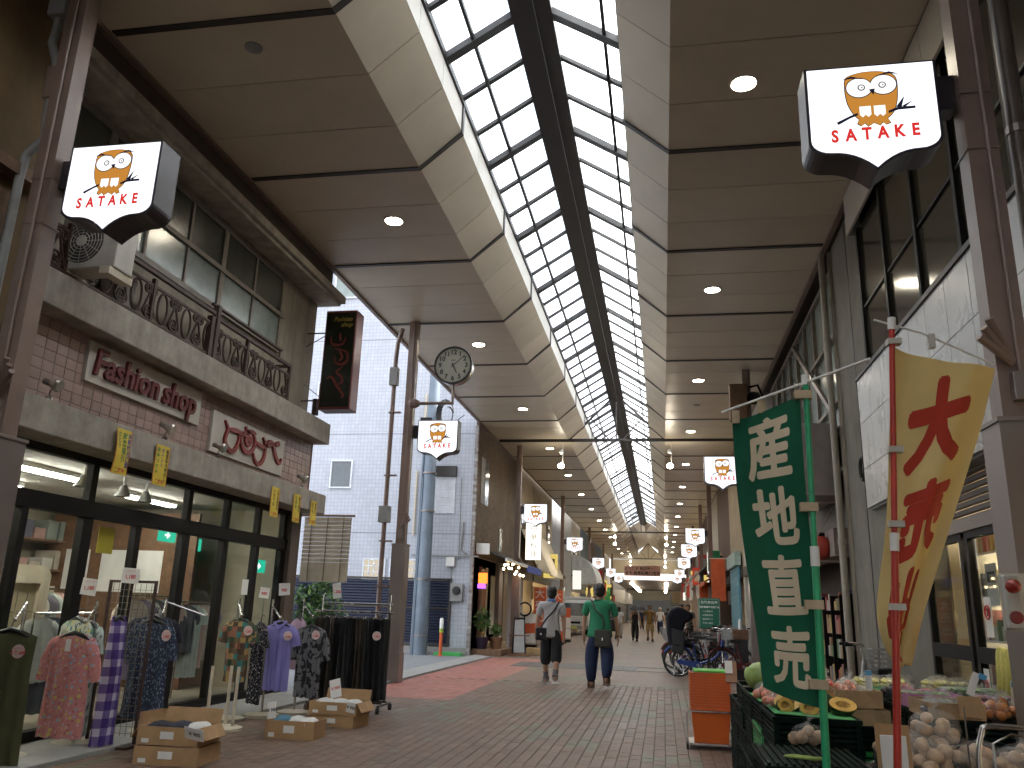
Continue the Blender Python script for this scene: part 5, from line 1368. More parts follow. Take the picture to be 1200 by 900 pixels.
# projecting signs and hanging flags down the far street
q = random.Random(21)
pc = [emit('lit white sign', (1, .95, .85), .16), m_redink, m_paper, emit('lit yellow sign', (1, .75, .2), .12), mat('blue sign', (.05, .15, .4), .5), mat('green sign', (.03, .3, .12), .5), m_paper]
pn = ['lit white', 'red', 'white', 'lit yellow', 'blue', 'green', 'plain white']
cn = {}
for k in range(34):
    side = -1 if k % 2 else 1; y = 36 + 1.6 * k + q.uniform(-.4, .4)
    if side < 0 and 40 < y < 50: continue
    c = q.randrange(7); w = q.uniform(.35, .7); h = q.uniform(.6, 1.5); z = q.uniform(2.2, 3.2); x = (2.42 - w / 2 - .05) if side > 0 else (-5.38 + w / 2 + .05)
    cn[side] = cn.get(side, 0) + 1; o_ = cn[side]
    t = thing('projecting_sign', '%s sign projecting on the %s of the far street, %s from the front' % (pn[c], 'right' if side > 0 else 'left', ORD[min(o_ - 1, 15)] if o_ < 17 else 'last but %d' % (o_ - 16)), 'shop sign', (x, y, z), 'small shop signs along the far street')
    part('panel', MB().box(-w/2, w/2, -.05, .05, 0, h), pc[c], t)
    part('print', MB().box(-w*.3, w*.3, -.056, -.051, h*.2, h*.8), m_ink if c in (0, 3) else m_grey, t) if k % 3 else None
    part('arm', MB().box(*sorted((side * w/2, side * (w/2 + .1))), -.02, .02, h*.7, h*.76), m_black, t)
for k in range(12):
    side = -1 if k % 2 else 1; y = 51 + 3 * k
    t = thing('shop_lamp', '%s warm wall lamp on the %s shop fronts of the far street' % (ORD[k // 2], 'right' if side > 0 else 'left'), 'lamp', (2.35 if side > 0 else -5.3, y, 3.4), 'warm wall lamps in the far street')
    part('globe', MB().ball((0, 0, 0), .13, nu=10, nv=8), m_bulb, t, smooth=60); part('arm', MB().box(*sorted((0, side * .12)), -.01, .01, .1, .13), m_black, t)
# ================================================================ BANNERS
def wall_grid(f, nu, nv, th=.003):
    b = MB(); vs = []
    for k in (0, 1):
        for i in range(nv + 1):
            for j in range(nu + 1):
                p = Vector(f(j / nu, i / nv)); vs.append((p.x, p.y + th * k, p.z))
    n = (nu + 1) * (nv + 1); fs = []
    for k in (0, 1):
        for i in range(nv):
            for j in range(nu):
                a = k * n + i * (nu + 1) + j; fs.append((a, a + 1, a + nu + 2, a + nu + 1))
    ed = [i * (nu + 1) for i in range(nv + 1)], [i * (nu + 1) + nu for i in range(nv + 1)], list(range(nu + 1)), [nv * (nu + 1) + j for j in range(nu + 1)]
    for e in ed:
        for a, c in zip(e, e[1:]): fs.append((a, c, c + n, a + n))
    return b.add(vs, fs)
def lerp_path(P, t):
    t = max(0, min(.9999, t)) * (len(P) - 1); i = int(t); k = t - i; k = k
    return [a + (c - a) * k for a, c in zip(P[i], P[i + 1])]
def clothmat(name, col):
    m, nt, o = _nt(name); d = _bsdf(nt, o, .85); v = _pos(nt)
    c = _vary(nt, col, .06, v, 3); nt.links.new(c, d.inputs['Base Color'])
    _bump(nt, d, _noise(nt, v, 350, 1), .15, .001)
    tl = nt.nodes.new('ShaderNodeBsdfTranslucent'); nt.links.new(c, tl.inputs[0])
    mx = nt.nodes.new('ShaderNodeMixShader'); mx.inputs[0].default_value = .3
    nt.links.new(d.outputs[0], mx.inputs[1]); nt.links.new(tl.outputs[0], mx.inputs[2]); nt.links.new(mx.outputs[0], o.inputs[0]); return m
m_tab = mat('beige cloth tab', (.46, .36, .23), .8)
# green banner
gb_ = thing('green_banner', 'green vertical banner with cream characters on a green pole in front of the vegetable stall', 'banner', (.68, 4.05, 0), world=True)
GLe = smooth_path([(.372, 4.30, 2.285), (.385, 4.32, 1.95), (.41, 4.31, 1.6), (.44, 4.27, 1.25), (.452, 4.22, .985)], 4)
GRi = smooth_path([(.668, 4.04, 2.34), (.672, 4.05, 1.95), (.69, 4.07, 1.6), (.705, 4.07, 1.25), (.685, 4.08, .915)], 4)
def gf(u, v):
    a, c = lerp_path(GLe, v), lerp_path(GRi, v); p = [x + (y - x) * u for x, y in zip(a, c)]
    p[1] += .028 * math.sin(u * PI * 1.5 + v * 5) + .012 * math.sin(u * 9 + v * 3); p[2] -= .012 * math.sin(u * PI); return p
part('cloth', wall_grid(gf, 24, 60), clothmat('green cloth', (.006, .13, .065)), gb_, smooth=60)
b = MB()
for j, ch in enumerate('産地直売'):
    bold(b, ch, .255, .0075, lambda u, v, d: (lambda p: (p[0], p[1] - .003 - d, p[2]))(gf(min(.97, max(.03, .53 + u / .385)), .155 + .232 * j - v / 1.22)))
part('lettering', b, mat('cream print', (.62, .52, .36), .85, var=.05), gb_, fix=False)
m_gp = mat('green plastic pole', (.02, .33, .14), .35)
GP = lambda z: (.70 + (.675 - .70) * (2.42 - z) / 2.42, 4.02, z)
part('pole', MB().tube([GP(0), GP(1.56)], .0175, 10), m_gp, gb_, smooth=60); part('pole', MB().tube([GP(1.56), GP(2.40)], .014, 10), m_gp, gb_, smooth=60)
part('coupling', MB().tube([GP(1.53), GP(1.62)], .021, 10), m_white, gb_, smooth=60); part('cap', MB().tube([GP(2.39), GP(2.44)], .019, 10), m_white, gb_, smooth=60)
part('cross_rod', MB().tube([(.32, 4.28, 2.32), (.70, 4.01, 2.402), (.96, 3.84, 2.462)], .0065, 6), m_white, gb_)
for x, y, z in ((.39, 4.29, 2.31), (.51, 4.20, 2.34)): part('tab', MB().box(x - .018, x + .018, y - .012, y + .012, z - .045, z + .02), m_tab, gb_)
for z in (2.34, 1.80, 1.36, 1.02): q = GP(z); part('tab', MB().box(q[0] - .055, q[0] + .024, q[1] - .022, q[1] + .024, z - .02, z + .02), m_tab, gb_)
part('base', MB().lathe([(.16, 0), (.17, .03), (.15, .09), (.03, .11), (.03, .16), (.001, .16)], c=(.675, 4.02, 0), seg=20), m_blackp, gb_, smooth=40)
# yellow banner
yb_ = thing('yellow_banner', 'yellow banner with red brush characters blowing from a red pole at right', 'banner', (1.0, 4.0, 0), world=True)
YL = smooth_path([(1.115, 4.0, 2.565), (1.075, 4.03, 2.2), (1.05, 4.05, 1.9), (1.02, 4.07, 1.66), (.972, 4.12, 1.36), (.99, 4.15, 1.2), (1.04, 4.17, 1.10)], 4)
YR = smooth_path([(1.60, 4.12, 2.49), (1.52, 4.14, 2.22), (1.42, 4.16, 1.95), (1.33, 4.18, 1.71), (1.20, 4.18, 1.38), (1.14, 4.18, 1.23), (1.09, 4.17, 1.11)], 4)
def yf(u, v):
    a, c = lerp_path(YL, v), lerp_path(YR, v); p = [x + (y - x) * u for x, y in zip(a, c)]
    amp = .02 + .05 * v
    p[1] += amp * math.sin(u * PI * 2.2 + v * 3.5) + .010 * math.sin(u * 14 + v * 8); p[2] -= .02 * math.sin(u * PI) * (1 - v); return p
m_yc = clothmat('yellow cloth', (.82, .66, .30))
part('cloth', wall_grid(yf, 30, 60), m_yc, yb_, smooth=60)
# folded back hem at the lower right
def hemf(u, v):
    p = yf(1 - .0 * u, .42 + .55 * v); p[0] -= u * .07; p[1] += .02 + .02 * math.sin(u * PI); p[2] -= .03 * u; return p
part('folded_hem', wall_grid(hemf, 6, 30), m_yc, yb_, smooth=60)
m_rp = mat('red print', (.42, .035, .015), .85, var=.05)
for ch, uc, vc, sx, sz in (('大', .48, .185, 0, 1.0), ('売', .48, .45, 0, 1.0), ('出', .42, .70, 0, .95), ('し', .40, .88, 0, .75)):
    b = MB()
    bold(b, ch, .315, .0165, lambda u, v, d: (lambda p: (p[0], p[1] - .003 - d, p[2]))(yf(min(.98, max(.02, uc - u / .52 + .12 * v)), min(.985, vc - v * sz / 1.36 + u * .14))), n=10)
    part('lettering', b, m_rp, yb_, fix=False)
m_rpole = mat('red plastic pole', (.45, .035, .02), .35)
RP = lambda z: (1.10 - .0 + (.955 - 1.10) * (2.66 - z) / 1.96, 3.96, z)
part('pole', MB().tube([(.92, 3.96, 0), RP(.7), RP(1.62)], .0165, 10), m_rpole, yb_, smooth=60); part('pole', MB().tube([RP(1.62), RP(2.66)], .0135, 10), m_rpole, yb_, smooth=60)
part('coupling', MB().tube([RP(1.60), RP(1.68)], .02, 10), m_white, yb_, smooth=60); part('cap', MB().tube([RP(2.64), RP(2.70)], .019, 10), m_white, yb_, smooth=60)
part('cross_rod', MB().tube([(1.02, 3.95, 2.69), (1.25, 4.0, 2.63), (1.58, 4.1, 2.50)], .0055, 6), m_white, yb_)
m_clear = mat('pale clip', (.45, .42, .36), .4)
for z in (2.58, 2.06, 1.72, 1.36): q = RP(z); part('clip', MB().box(q[0] - .022, q[0] + .04, q[1] - .02, q[1] + .03, z - .014, z + .014), m_clear, yb_)
part('clip', MB().box(1.27, 1.30, 4.0, 4.03, 2.56, 2.63), m_clear, yb_)
part('base', MB().lathe([(.16, 0), (.17, .03), (.15, .09), (.03, .11), (.03, .16), (.001, .16)], c=(.92, 3.96, 0), seg=20), m_blackp, yb_, smooth=40)

# ================================================================ VEGETABLE STALL
m_cr = mat('dark green crate plastic', (.004, .013, .009), .6, var=.2, rand=.25, spec=.08); m_bg = mat('bright green crate rim', (.02, .25, .05), .45)
def crate_mesh(w, l, h, mt, solid=False):
    b = MB(); t = .012
    for x in (-w/2, w/2 - .03):
        for y in (-l/2, l/2 - .03): b.box(x, x + .03, y, y + .03, 0, h)
    for k in range(5):
        z0 = .008 + (h - .03) * k / 4.4; z1 = z0 + (h - .03) / 4.4 * .55
        if k == 4: z1 = h
        for y in (-l/2 + .002, l/2 - t - .002): b.box(-w/2 + .03, w/2 - .03, y, y + t, z0, z1)
        for x in (-w/2 + .002, w/2 - t - .002): b.box(x, x + t, -l/2 + .03, l/2 - .03, z0, z1)
    for k in range(5): x = -w/2 + w * (k + .5) / 5; b.box(x - w * .07, x + w * .07, -l/2 + .015, l/2 - .015, .004, .014)
    b.box(-w/2 - .006, w/2 + .006, -l/2 - .006, -l/2 + .001, h - .022, h); b.box(-w/2 - .006, w/2 + .006, l/2 - .001, l/2 + .006, h - .022, h)
    b.box(-w/2 - .006, -w/2 + .001, -l/2, l/2, h - .0225, h - .0005); b.box(w/2 - .001, w/2 + .006, -l/2, l/2, h - .0225, h - .0005)
    return b.mesh('plastic_crate', mt)
CW, CL, CH = .46, .60, .152
cm = crate_mesh(CW, CL, CH, m_cr); cmg = crate_mesh(CW, CL, CH, m_bg)
def stack(x, y, n, what, top=None, rz=0, jit=.006):
    for k in range(n):
        o = link('plastic_crate', cmg if (top == 'green' and k == n - 2) else cm, None, (x + rnd.uniform(-jit, jit), y + rnd.uniform(-jit, jit), .004 + k * (CH + .002)), (0, 0, rz + rnd.uniform(-.015, .015)))
        place = 'topmost' if k == n - 1 else ('lowest' if k == 0 else ORD[n - 1 - k] + ' from the top')
        tag(o, 'dark green crate, %s, of the stack under the %s' % (place, what), 'crate', 'stacked dark green vegetable crates')
def paperliner(x, y, z, w, l, label, col=None):
    t = thing('tray_liner', label, 'liner', (x, y, z)); part('sheet', MB().prism([(-w/2, -l/2), (w/2, -l/2), (w/2 + .01, l/2), (-w/2, l/2 + .01)], lambda u, v: (u, v, .0 + .01 * math.sin(u * 20)), lambda u, v: (u, v, .004 + .01 * math.sin(u * 20))), col or mat('green liner', (.06, .42, .12), .5), t)
m_gl = mat('light green liner', (.08, .42, .14), .5)
stack(.82, 5.33, 5, 'cut pumpkins'); stack(.82, 5.97, 5, 'root bags', 'green'); stack(.82, 6.61, 5, 'cabbage'); stack(.82, 7.25, 5, 'far left corner'); stack(.82, 7.86, 4, 'stall left end')
stack(1.30, 6.45, 4, 'wooden box', 'green'); stack(1.30, 7.08, 5, 'second row back', 'green')
for i, (x, y, n, w) in enumerate(((1.72, 5.55, 5, 'eggplant box'), (1.72, 6.18, 5, 'pink box'), (1.72, 6.82, 5, 'red net bags'), (1.72, 7.45, 5, 'yellow corn'), (2.2, 5.5, 5, 'mandarins'), (2.2, 6.15, 5, 'purple packs'), (2.2, 6.8, 5, 'greens by the door'), (2.2, 7.45, 5, 'right corn heap'), (1.30, 5.45, 3, 'shaded gap'), (1.33, 4.72, 4, 'onion bags'), (1.82, 4.75, 4, 'cart side bags'), (1.0, 4.92, 3, 'small onion bag'))): stack(x, y, n, w, 'green' if i % 3 == 1 else None)
# inverted crate stack with ribbed lid
for k in range(4):
    o = link('plastic_crate', cm, None, (.69, 4.53, .004 + k * .154), (0, 0, .02 * (k % 2))); tag(o, 'dark green crate, %s, below the ribbed lid' % ('topmost' if k == 3 else ORD[3 - k] + ' from the top' if k else 'lowest'), 'crate', 'stacked dark green vegetable crates')
t = thing('crate_lid', 'upturned ribbed dark green crate lid with a few pods lying on it', 'crate lid', (.69, 4.53, .622)); 
part('slab', MB().box(-.24, .24, -.31, .31, 0, .022), m_cr, t, bevel=.004)
for k in range(13): part('rib', MB().box(-.228 + .0365 * k, -.222 + .0365 * k + .008, -.30, .30, .022, .034), m_cr, t)
for k in range(3):
    o = part('okra', MB().ball((0, 0, 0), .012, (4.2, 1, .8), 10, 6), mat('pale green pod', (.38, .48, .12), .5) if k == 0 else bpy.data.materials['pale green pod'], None, smooth=60, loc=(.60 + .045 * k, 4.40 - .02 * k, .665), rot=(0, 0, .25)); tag(o, ['left pod', 'middle pod', 'right pod'][k] + ' of three pale green pods lying on the ribbed lid', 'vegetable', 'pods on the lid')
def filmmat():
    m, nt, o = _nt('clear plastic bag'); t = nt.nodes.new('ShaderNodeBsdfTransparent'); t.inputs[0].default_value = (.97, .97, .97, 1)
    g = nt.nodes.new('ShaderNodeBsdfGlossy'); g.inputs['Roughness'].default_value = .12
    bp = nt.nodes.new('ShaderNodeBump'); bp.inputs['Strength'].default_value = 1; bp.inputs['Distance'].default_value = .02
    nt.links.new(_noise(nt, _pos(nt), 28, 3, .7, 1.5), bp.inputs['Height']); nt.links.new(bp.outputs[0], g.inputs['Normal'])
    d = nt.nodes.new('ShaderNodeBsdfDiffuse'); d.inputs[0].default_value = (.8, .8, .8, 1)
    m1 = nt.nodes.new('ShaderNodeMixShader'); m1.inputs[0].default_value = .35; nt.links.new(g.outputs[0], m1.inputs[1]); nt.links.new(d.outputs[0], m1.inputs[2])
    m2 = nt.nodes.new('ShaderNodeMixShader'); m2.inputs[0].default_value = .16; nt.links.new(t.outputs[0], m2.inputs[1]); nt.links.new(m1.outputs[0], m2.inputs[2])
    nt.links.new(m2.outputs[0], o.inputs[0]); return m
m_film = filmmat()
def bag(x, y, z, rad, n, fr, fm, label, cat, seed, tie=True, size=.032, flat=.6, name='bag_of_vegetables', group=None):
    """film bag filled with round pieces"""
    t = thing(name, label, cat, (x, y, z), group); q = random.Random(seed); P = []
    for k in range(n):
        for _ in range(30):
            a, rr = q.uniform(0, 2*PI), rad * math.sqrt(q.random()) * .8; p = Vector((rr * math.cos(a), rr * math.sin(a), size * .8 + q.uniform(0, rad * flat) * (1 - (rr / rad) ** 2)))
            if all((p - o_).length > size * 1.5 for o_ in P): break
        P.append(p)
        s = size * q.uniform(.85, 1.15); part(fr, MB().ball(p, s, (1, 1, q.uniform(.8, 1)), 9, 6, (q.uniform(0, 3), 0, 0)), fm, t, smooth=70, fix=False)
    if tie is not None:
        b = MB(); hmax = max(p.z for p in P) + size
        b.ball((0, 0, hmax * .46), 1, (rad * 1.02, rad * 1.02, hmax * .60), 14, 9, bump=lambda d: 1 + .05 * math.sin(d.x * 9 + d.z * 7) * math.cos(d.y * 8 + seed))
        if tie: b.tube([(0, 0, hmax * .98), (.005, 0, hmax + .015), (.02, .01, hmax + .05)], [.03, .006, .028], 8)
        part('film', b, m_film, t, smooth=40)
    return t
m_onion = mat('pale garlic skin', (.62, .43, .27), .4, var=.2, vs=30); m_orange = mat('mandarin skin', (.62, .20, .025), .4, var=.15, vs=30); m_tom = mat('tomato', (.5, .035, .02), .2); m_carrot = mat('red orange root', (.70, .22, .12), .45, var=.2, vs=20); m_pale = mat('pale radish', (.60, .52, .40), .4, var=.2, vs=20)
m_purp = mat('eggplant skin', (.035, .012, .03), .15, spec=.8)
q_ = [(1.20, 4.58, .60, .125, 12), (1.36, 4.66, .61, .13, 12), (1.27, 4.88, .61, .12, 10), (1.49, 4.60, .60, .11, 9), (1.16, 4.84, .60, .10, 8), (1.33, 4.72, .72, .12, 9)]
lb = ['bag of onions at the front left of the heap', 'bag of onions in the middle of the heap', 'bag of onions at the back of the heap', 'bag of onions at the right edge of the heap', 'small bag of onions leaning at the back left of the heap', 'tied bag of onions lying on top of the heap']
for k, (x, y, z, rd, n) in enumerate(q_): bag(x, y, z, rd, n, 'onion', m_onion, lb[k], 'bag of onions', 20 + k, name='onion_bag', group='bags of onions in front', size=.036, flat=.9)
for k, (x, y, l) in enumerate(((1.66, 4.6, 'bag of onions right of the cart handle'), (1.86, 4.62, 'bag of onions at the lower right corner'), (1.78, 4.85, 'bag of onions behind the cart handle'))): bag(x, y, .60, .12, 10, 'onion', m_onion, l, 'bag of onions', 40 + k, name='onion_bag', group='bags of onions in front', size=.036)
for k, (x, y, l) in enumerate(((.96, 4.82, 'small bag of onions with a peaked top beside the white card'), (1.08, 4.95, 'loose bag of onions behind the white card'))): bag(x, y, .46, .11, 9, 'onion', m_onion, l, 'bag of onions', 50 + k, name='onion_bag', size=.034)
bag(.76, 4.98, .64, .09, 6, 'onion', m_onion, 'tied bag of garlic with a red tie beside the ribbed lid', 'bag of garlic', 60, name='garlic_bag', size=.034)
# cut pumpkins
m_pg = mat('dark green pumpkin rind', (.03, .075, .02), .45, var=.4, vs=18); m_pf = mat('yellow orange pumpkin flesh', (.80, .48, .12), .5, var=.12, vs=20); m_seed = mat('pumpkin seeds', (.60, .38, .12), .6, var=.3, vs=60)
def pumpkin(x, y, z, rz, label, s=1., tilt=.5):
    t = thing('cut_pumpkin', label, 'pumpkin', (x, y, z), 'cut pumpkin halves in the front crate', rz=rz)
    A = PI * .9; b = MB(); N, Mv = 10, 8; e = Euler((-tilt, 0, 0)).to_matrix(); f = lambda v: tuple(e @ Vector(v) * s + Vector((0, 0, .06 * s)))
    vs = []
    for i in range(N + 1):
        for j in range(Mv + 1):
            ph = A * i / N; th = PI * j / Mv; rr = .10 * (1 + .05 * math.cos(ph * 8)); vs.append(f((rr * math.cos(ph) * math.sin(th), rr * math.sin(ph) * math.sin(th), rr * .8 * math.cos(th))))
    b.add(vs, [(i*(Mv+1)+j, (i+1)*(Mv+1)+j, (i+1)*(Mv+1)+j+1, i*(Mv+1)+j+1) for i in range(N) for j in range(Mv)]); part('rind', b, m_pg, t, smooth=70, fix=False)
    b = MB(); o_ = [f((.099 * math.sin(2*PI*j/20), -.002, .078 * math.cos(2*PI*j/20))) for j in range(20)]; i_ = [f((.055 * math.sin(2*PI*j/20), -.002, .04 * math.cos(2*PI*j/20))) for j in range(20)]; c_ = [f((.03 * math.sin(2*PI*j/20), .035, .02 * math.cos(2*PI*j/20))) for j in range(20)]
    b.add(o_ + i_ + c_, [(j, (j+1) % 20, 20 + (j+1) % 20, 20 + j) for j in range(20)]); b.mi = 1; b.add(i_ + c_, [(j, (j+1) % 20, 20 + (j+1) % 20, 20 + j) for j in range(20)] + [tuple(range(20, 40))]); part('flesh', b, [m_pf, m_seed], t, fix=False)
paperliner(.82, 5.33, .775, .44, .56, 'green liner sheet under the cut pumpkins', m_gl)
for k, (x, y, rz, l, ti) in enumerate(((.70, 5.26, -.35, 'leftmost cut pumpkin half with its seeds showing', .7), (.845, 5.22, .75, 'second cut pumpkin half turned to the left', .5), (.93, 5.40, 2.5, 'whole looking dark green pumpkin half behind the others', .2), (1.0, 5.24, .2, 'rightmost cut pumpkin half with orange flesh upward', 1.0))): pumpkin(x, y, .785, rz, l, .78, ti)
pumpkin(.80, 5.50, .785, 2.8, 'dark green pumpkin half at the back of the front crate', .9, .1)
for k, (x, y, l) in enumerate(((.64, 5.36, 'bag of red roots at the left of the pumpkins'), (.66, 5.52, 'second bag of red roots behind the first'))): bag(x, y, .785, .07, 7, 'root', m_carrot, l, 'bag of roots', 70 + k, name='root_bag', size=.026)
paperliner(.82, 5.97, .775, .47, .56, 'green liner sheet under the red and white bags', bpy.data.materials['light green liner'])
for k, (x, y, l) in enumerate(((.66, 5.86, 'red and white vegetable bag at the front left of the second crate'), (.80, 5.88, 'red and white vegetable bag beside the green banner'), (.68, 6.06, 'pale vegetable bag at the back left of the second crate'), (.88, 6.08, 'pale vegetable bag at the back right of the second crate'))):
    bag(x, y, .785, .085, 8, 'root', m_carrot if k < 2 else m_pale, l, 'bag of roots', 80 + k, name='root_bag', size=.030)
def cabbage(x, y, z, r_, label):
    t = thing('cabbage', label, 'cabbage', (x, y, z)); m1 = mat('cabbage leaf', (.30, .42, .12), .45, var=.3, vs=9) if 'cabbage leaf' not in bpy.data.materials else bpy.data.materials['cabbage leaf']
    part('heart', MB().ball((0, 0, r_ * .9), r_ * .93, (1, 1, .9), 18, 12, bump=lambda d: 1 + .02 * math.sin(d.x * 12 + d.z * 9)), m1, t, smooth=70)
    for k in range(6):
        a = k * 2.4; b = MB(); vs = []; n = 6
        for i in range(n + 1):
            for j in range(n + 1):
                u, v = (i / n - .5) * 1.5, j / n * 2.0 + .15; rr = r_ * (1.0 + .035 * k / 6 + .05 * math.sin(i * 2.1 + j + k) * .4)
                vs.append((rr * math.cos(a + u) * math.sin(v), rr * math.sin(a + u) * math.sin(v), r_ * .9 + rr * .9 * -math.cos(v)))
        b.add(vs, [(i*(n+1)+j, (i+1)*(n+1)+j, (i+1)*(n+1)+j+1, i*(n+1)+j+1) for i in range(n) for j in range(n)]); part('leaf', b, m1, t, smooth=70, fix=False)
cabbage(.70, 6.62, .775, .115, 'pale green cabbage, the left one on the far crates'); cabbage(.92, 6.60, .775, .11, 'pale green cabbage, the right one half behind the green banner')
t = thing('price_block', 'small wooden price holder with a white card left of the cabbage', 'price holder', (.54, 7.3, .775)); part('block', MB().rbox((0, 0, .08), (.09, .03, .17), (R(-20), 0, 0)), mat('brown block', (.32, .17, .1), .6), t); part('card', MB().rbox((-.02, -.02, .12), (.06, .005, .10), (R(-20), 0, 0)), m_paper, t)
# wooden box with red bags
m_wb = mat('pale brown wooden box', (.40, .26, .13), .65, var=.25, vs=14)
def tray(x, y, z, w, l, h, m_, label, name='wooden_box', cat='box'):
    t = thing(name, label, cat, (x, y, z)); k = .008
    part('front_board', MB().box(-w/2, w/2, -l/2, -l/2 + k, 0, h), m_, t); part('back_board', MB().box(-w/2, w/2, l/2 - k, l/2, 0, h), m_, t)
    part('side_board', MB().box(-w/2, -w/2 + k, -l/2 + k, l/2 - k, 0, h), m_, t); part('side_board', MB().box(w/2 - k, w/2, -l/2 + k, l/2 - k, 0, h), m_, t)
    part('bottom', MB().box(-w/2 + k, w/2 - k, -l/2 + k, l/2 - k, 0, k), m_, t); return t
tb_ = tray(1.30, 6.36, .624, .34, .42, .10, m_wb, 'pale wooden box holding red and white bags at the middle of the stall', 'wooden_box')
tray(1.30, 6.42, .726, .30, .36, .11, m_wb, 'upper wooden box stacked on the pale wooden box')
for k, (x, y, l) in enumerate(((1.22, 6.34, 'left red and white bag in the wooden box'), (1.36, 6.36, 'right red and white bag in the wooden box'), (1.29, 6.50, 'rear red and white bag in the wooden box'))): bag(x, y, .76, .075, 8, 'root', m_carrot if k != 1 else m_pale, l, 'bag of roots', 90 + k, name='root_bag', size=.028, flat=1.2)
# corn / yellow packs
def packs(x, y, z, nx, ny, col, label, name, cat, L=.2, r_=.018, dx=.045, seed=0, film=True):
    t = thing(name, label, cat, (x, y, z)); q = random.Random(seed)
    for i in range(nx):
        for j in range(ny): part('piece', MB().ball((-nx * dx / 2 + dx * i + q.uniform(-.006, .006), q.uniform(-.01, .01), .02 + j * .03), r_, (1, L / 2 / r_, .9), 10, 7, (0, 0, q.uniform(-.12, .12))), col, t, smooth=70, fix=False)
    if film: part('film', MB().ball((0, 0, .03), 1, (nx * dx * .58, L * .56, .03 + ny * .024), 12, 7), m_film, t, smooth=50)
    return t
m_corn = mat('yellow green corn', (.58, .52, .12), .45, var=.2, vs=25); m_grn = mat('green vegetable', (.12, .24, .05), .45, var=.3, vs=25)
paperliner(1.72, 7.4, .775, .44, .56, 'green liner sheet under the yellow corn', bpy.data.materials['light green liner'])
for k, (x, y) in enumerate(((1.60, 7.30), (1.80, 7.28), (1.66, 7.5), (1.86, 7.52), (2.12, 7.35), (2.3, 7.4), (2.2, 7.55))):
    packs(x, y, .785, 4, 2, m_corn, ORD[k] + ' pack of yellow corn from the left on the far crates', 'corn_pack', 'pack of corn', .2, seed=k)
# pink box, eggplants, purple packs
m_pink = mat('pink printed carton', (.52, .20, .36), .6, var=.15)
tray(1.68, 6.05, .775, .32, .36, .085, m_pink, 'pink printed carton holding green packs', 'pink_carton', 'carton')
for k in range(3): packs(1.58 + .1 * k, 6.05, .80, 2, 2, m_grn, ['left', 'middle', 'right'][k] + ' green pack in the pink carton', 'green_pack', 'pack of greens', .2, seed=10 + k)
tray(1.62, 5.50, .775, .30, .40, .085, m_wb, 'shallow wooden tray of eggplants', 'wooden_tray', 'tray')
for k in range(5): packs(1.52 + .065 * (k % 3) + .03 * (k // 3), 5.38 + .15 * (k // 3), .80, 2, 1, m_purp, ORD[k] + ' eggplant pack from the front left in the wooden tray', 'eggplant_pack', 'pack of eggplants', .14, .024, .05, 30 + k, film=True)
for k in range(4): bag(1.62 + .13 * k, 6.70 + .05 * (k % 2), .775, .075, 7, 'tomato', m_tom if k in (1, 2) else m_purp, ORD[k] + ' from the left of the red and purple net bags behind the pink carton', 'bag of vegetables', 100 + k, name='net_bag', size=.028)
for k in range(4): packs(2.06 + .10 * k, 6.12, .785, 2, 2, m_purp if k % 2 else mat('beetroot red', (.22, .03, .06), .4) if k == 0 else bpy.data.materials['beetroot red'], ORD[k] + ' from the left of the dark purple packs on the right crates', 'purple_pack', 'pack of vegetables', .22, .022, .048, 50 + k)
for k in range(3): packs(2.08 + .11 * k, 6.8, .785, 3, 2, m_grn, ORD[k] + ' green pack from the left beside the shop door', 'green_pack', 'pack of greens', .25, seed=60 + k)
for k, (x, y) in enumerate(((1.86, 5.40), (2.0, 5.42), (2.13, 5.40), (2.27, 5.42), (1.93, 5.56), (2.08, 5.56), (2.22, 5.57))):
    bag(x, y, .775, .072, 9, 'mandarin', m_orange, ORD[k] + ' net of mandarins from the left, %s row' % ('front' if k < 4 else 'back'), 'bag of mandarins', 120 + k, name='mandarin_bag', group='bags of mandarins', size=.027, flat=1.0)
t = thing('cardboard_sign', 'small blank brown cardboard sign in front of the mandarins', 'sign', (1.66, 5.2, .80)); part('card', MB().rbox((0, 0, .055), (.125, .006, .11), (R(-12), 0, 0)), m_card, t)
for k, (x, y, z, l, ti) in enumerate(((1.36, 6.2, .84, 'thin price stick with a light blue top on the wooden box', 0), (1.72, 5.3, .90, 'tilted white price card with a blue top above the eggplants', .4), (1.93, 5.3, .86, 'upright white price card with a blue top among the mandarins', .05))):
    t = thing('price_card', l, 'price card', (x, y, z)); part('card', MB().rbox((0, 0, .07), (.04, .003, .13), (0, ti, 0)), m_paper, t); part('blue_top', MB().rbox((math.sin(ti) * .135, -.001, .07 + math.cos(ti) * .065 - .02), (.042, .004, .03), (0, ti, 0)), mat('light blue top', (.1, .35, .6), .6) if k == 0 else bpy.data.materials['light blue top'], t)
t = thing('card_stand', 'thin metal stand with a clipped card in front of the onions', 'stand', (1.36, 4.35, 0)); part('rod', MB().tube([(0, 0, 0), (0, 0, .93)], .004, 6), m_chrome, t); part('foot', MB().lathe([(.07, 0), (.07, .01), (.001, .012)], seg=14), m_chrome, t)
t = thing('white_card', 'blank white board leaning on a brown cardboard sheet behind the red pole', 'card', (1.045, 4.36, .46)); part('board', MB().rbox((0, 0, .16), (.115, .012, .33), (R(-4), 0, 0)), m_paper, t, bevel=.004)
t = thing('cardboard_sheet', 'brown cardboard sheet behind the white board', 'cardboard', (1.05, 4.43, .46)); part('sheet', MB().rbox((0.01, 0, .18), (.155, .006, .37), (R(-4), 0, 0)), m_card, t)
t = thing('cardboard_sheet', 'large brown cardboard leaning against the crates under the mandarins', 'cardboard', (2.0, 5.12, .36)); part('sheet', MB().rbox((0, 0, .18), (.22, .006, .38), (R(-8), R(-4), 0)), m_card, t)
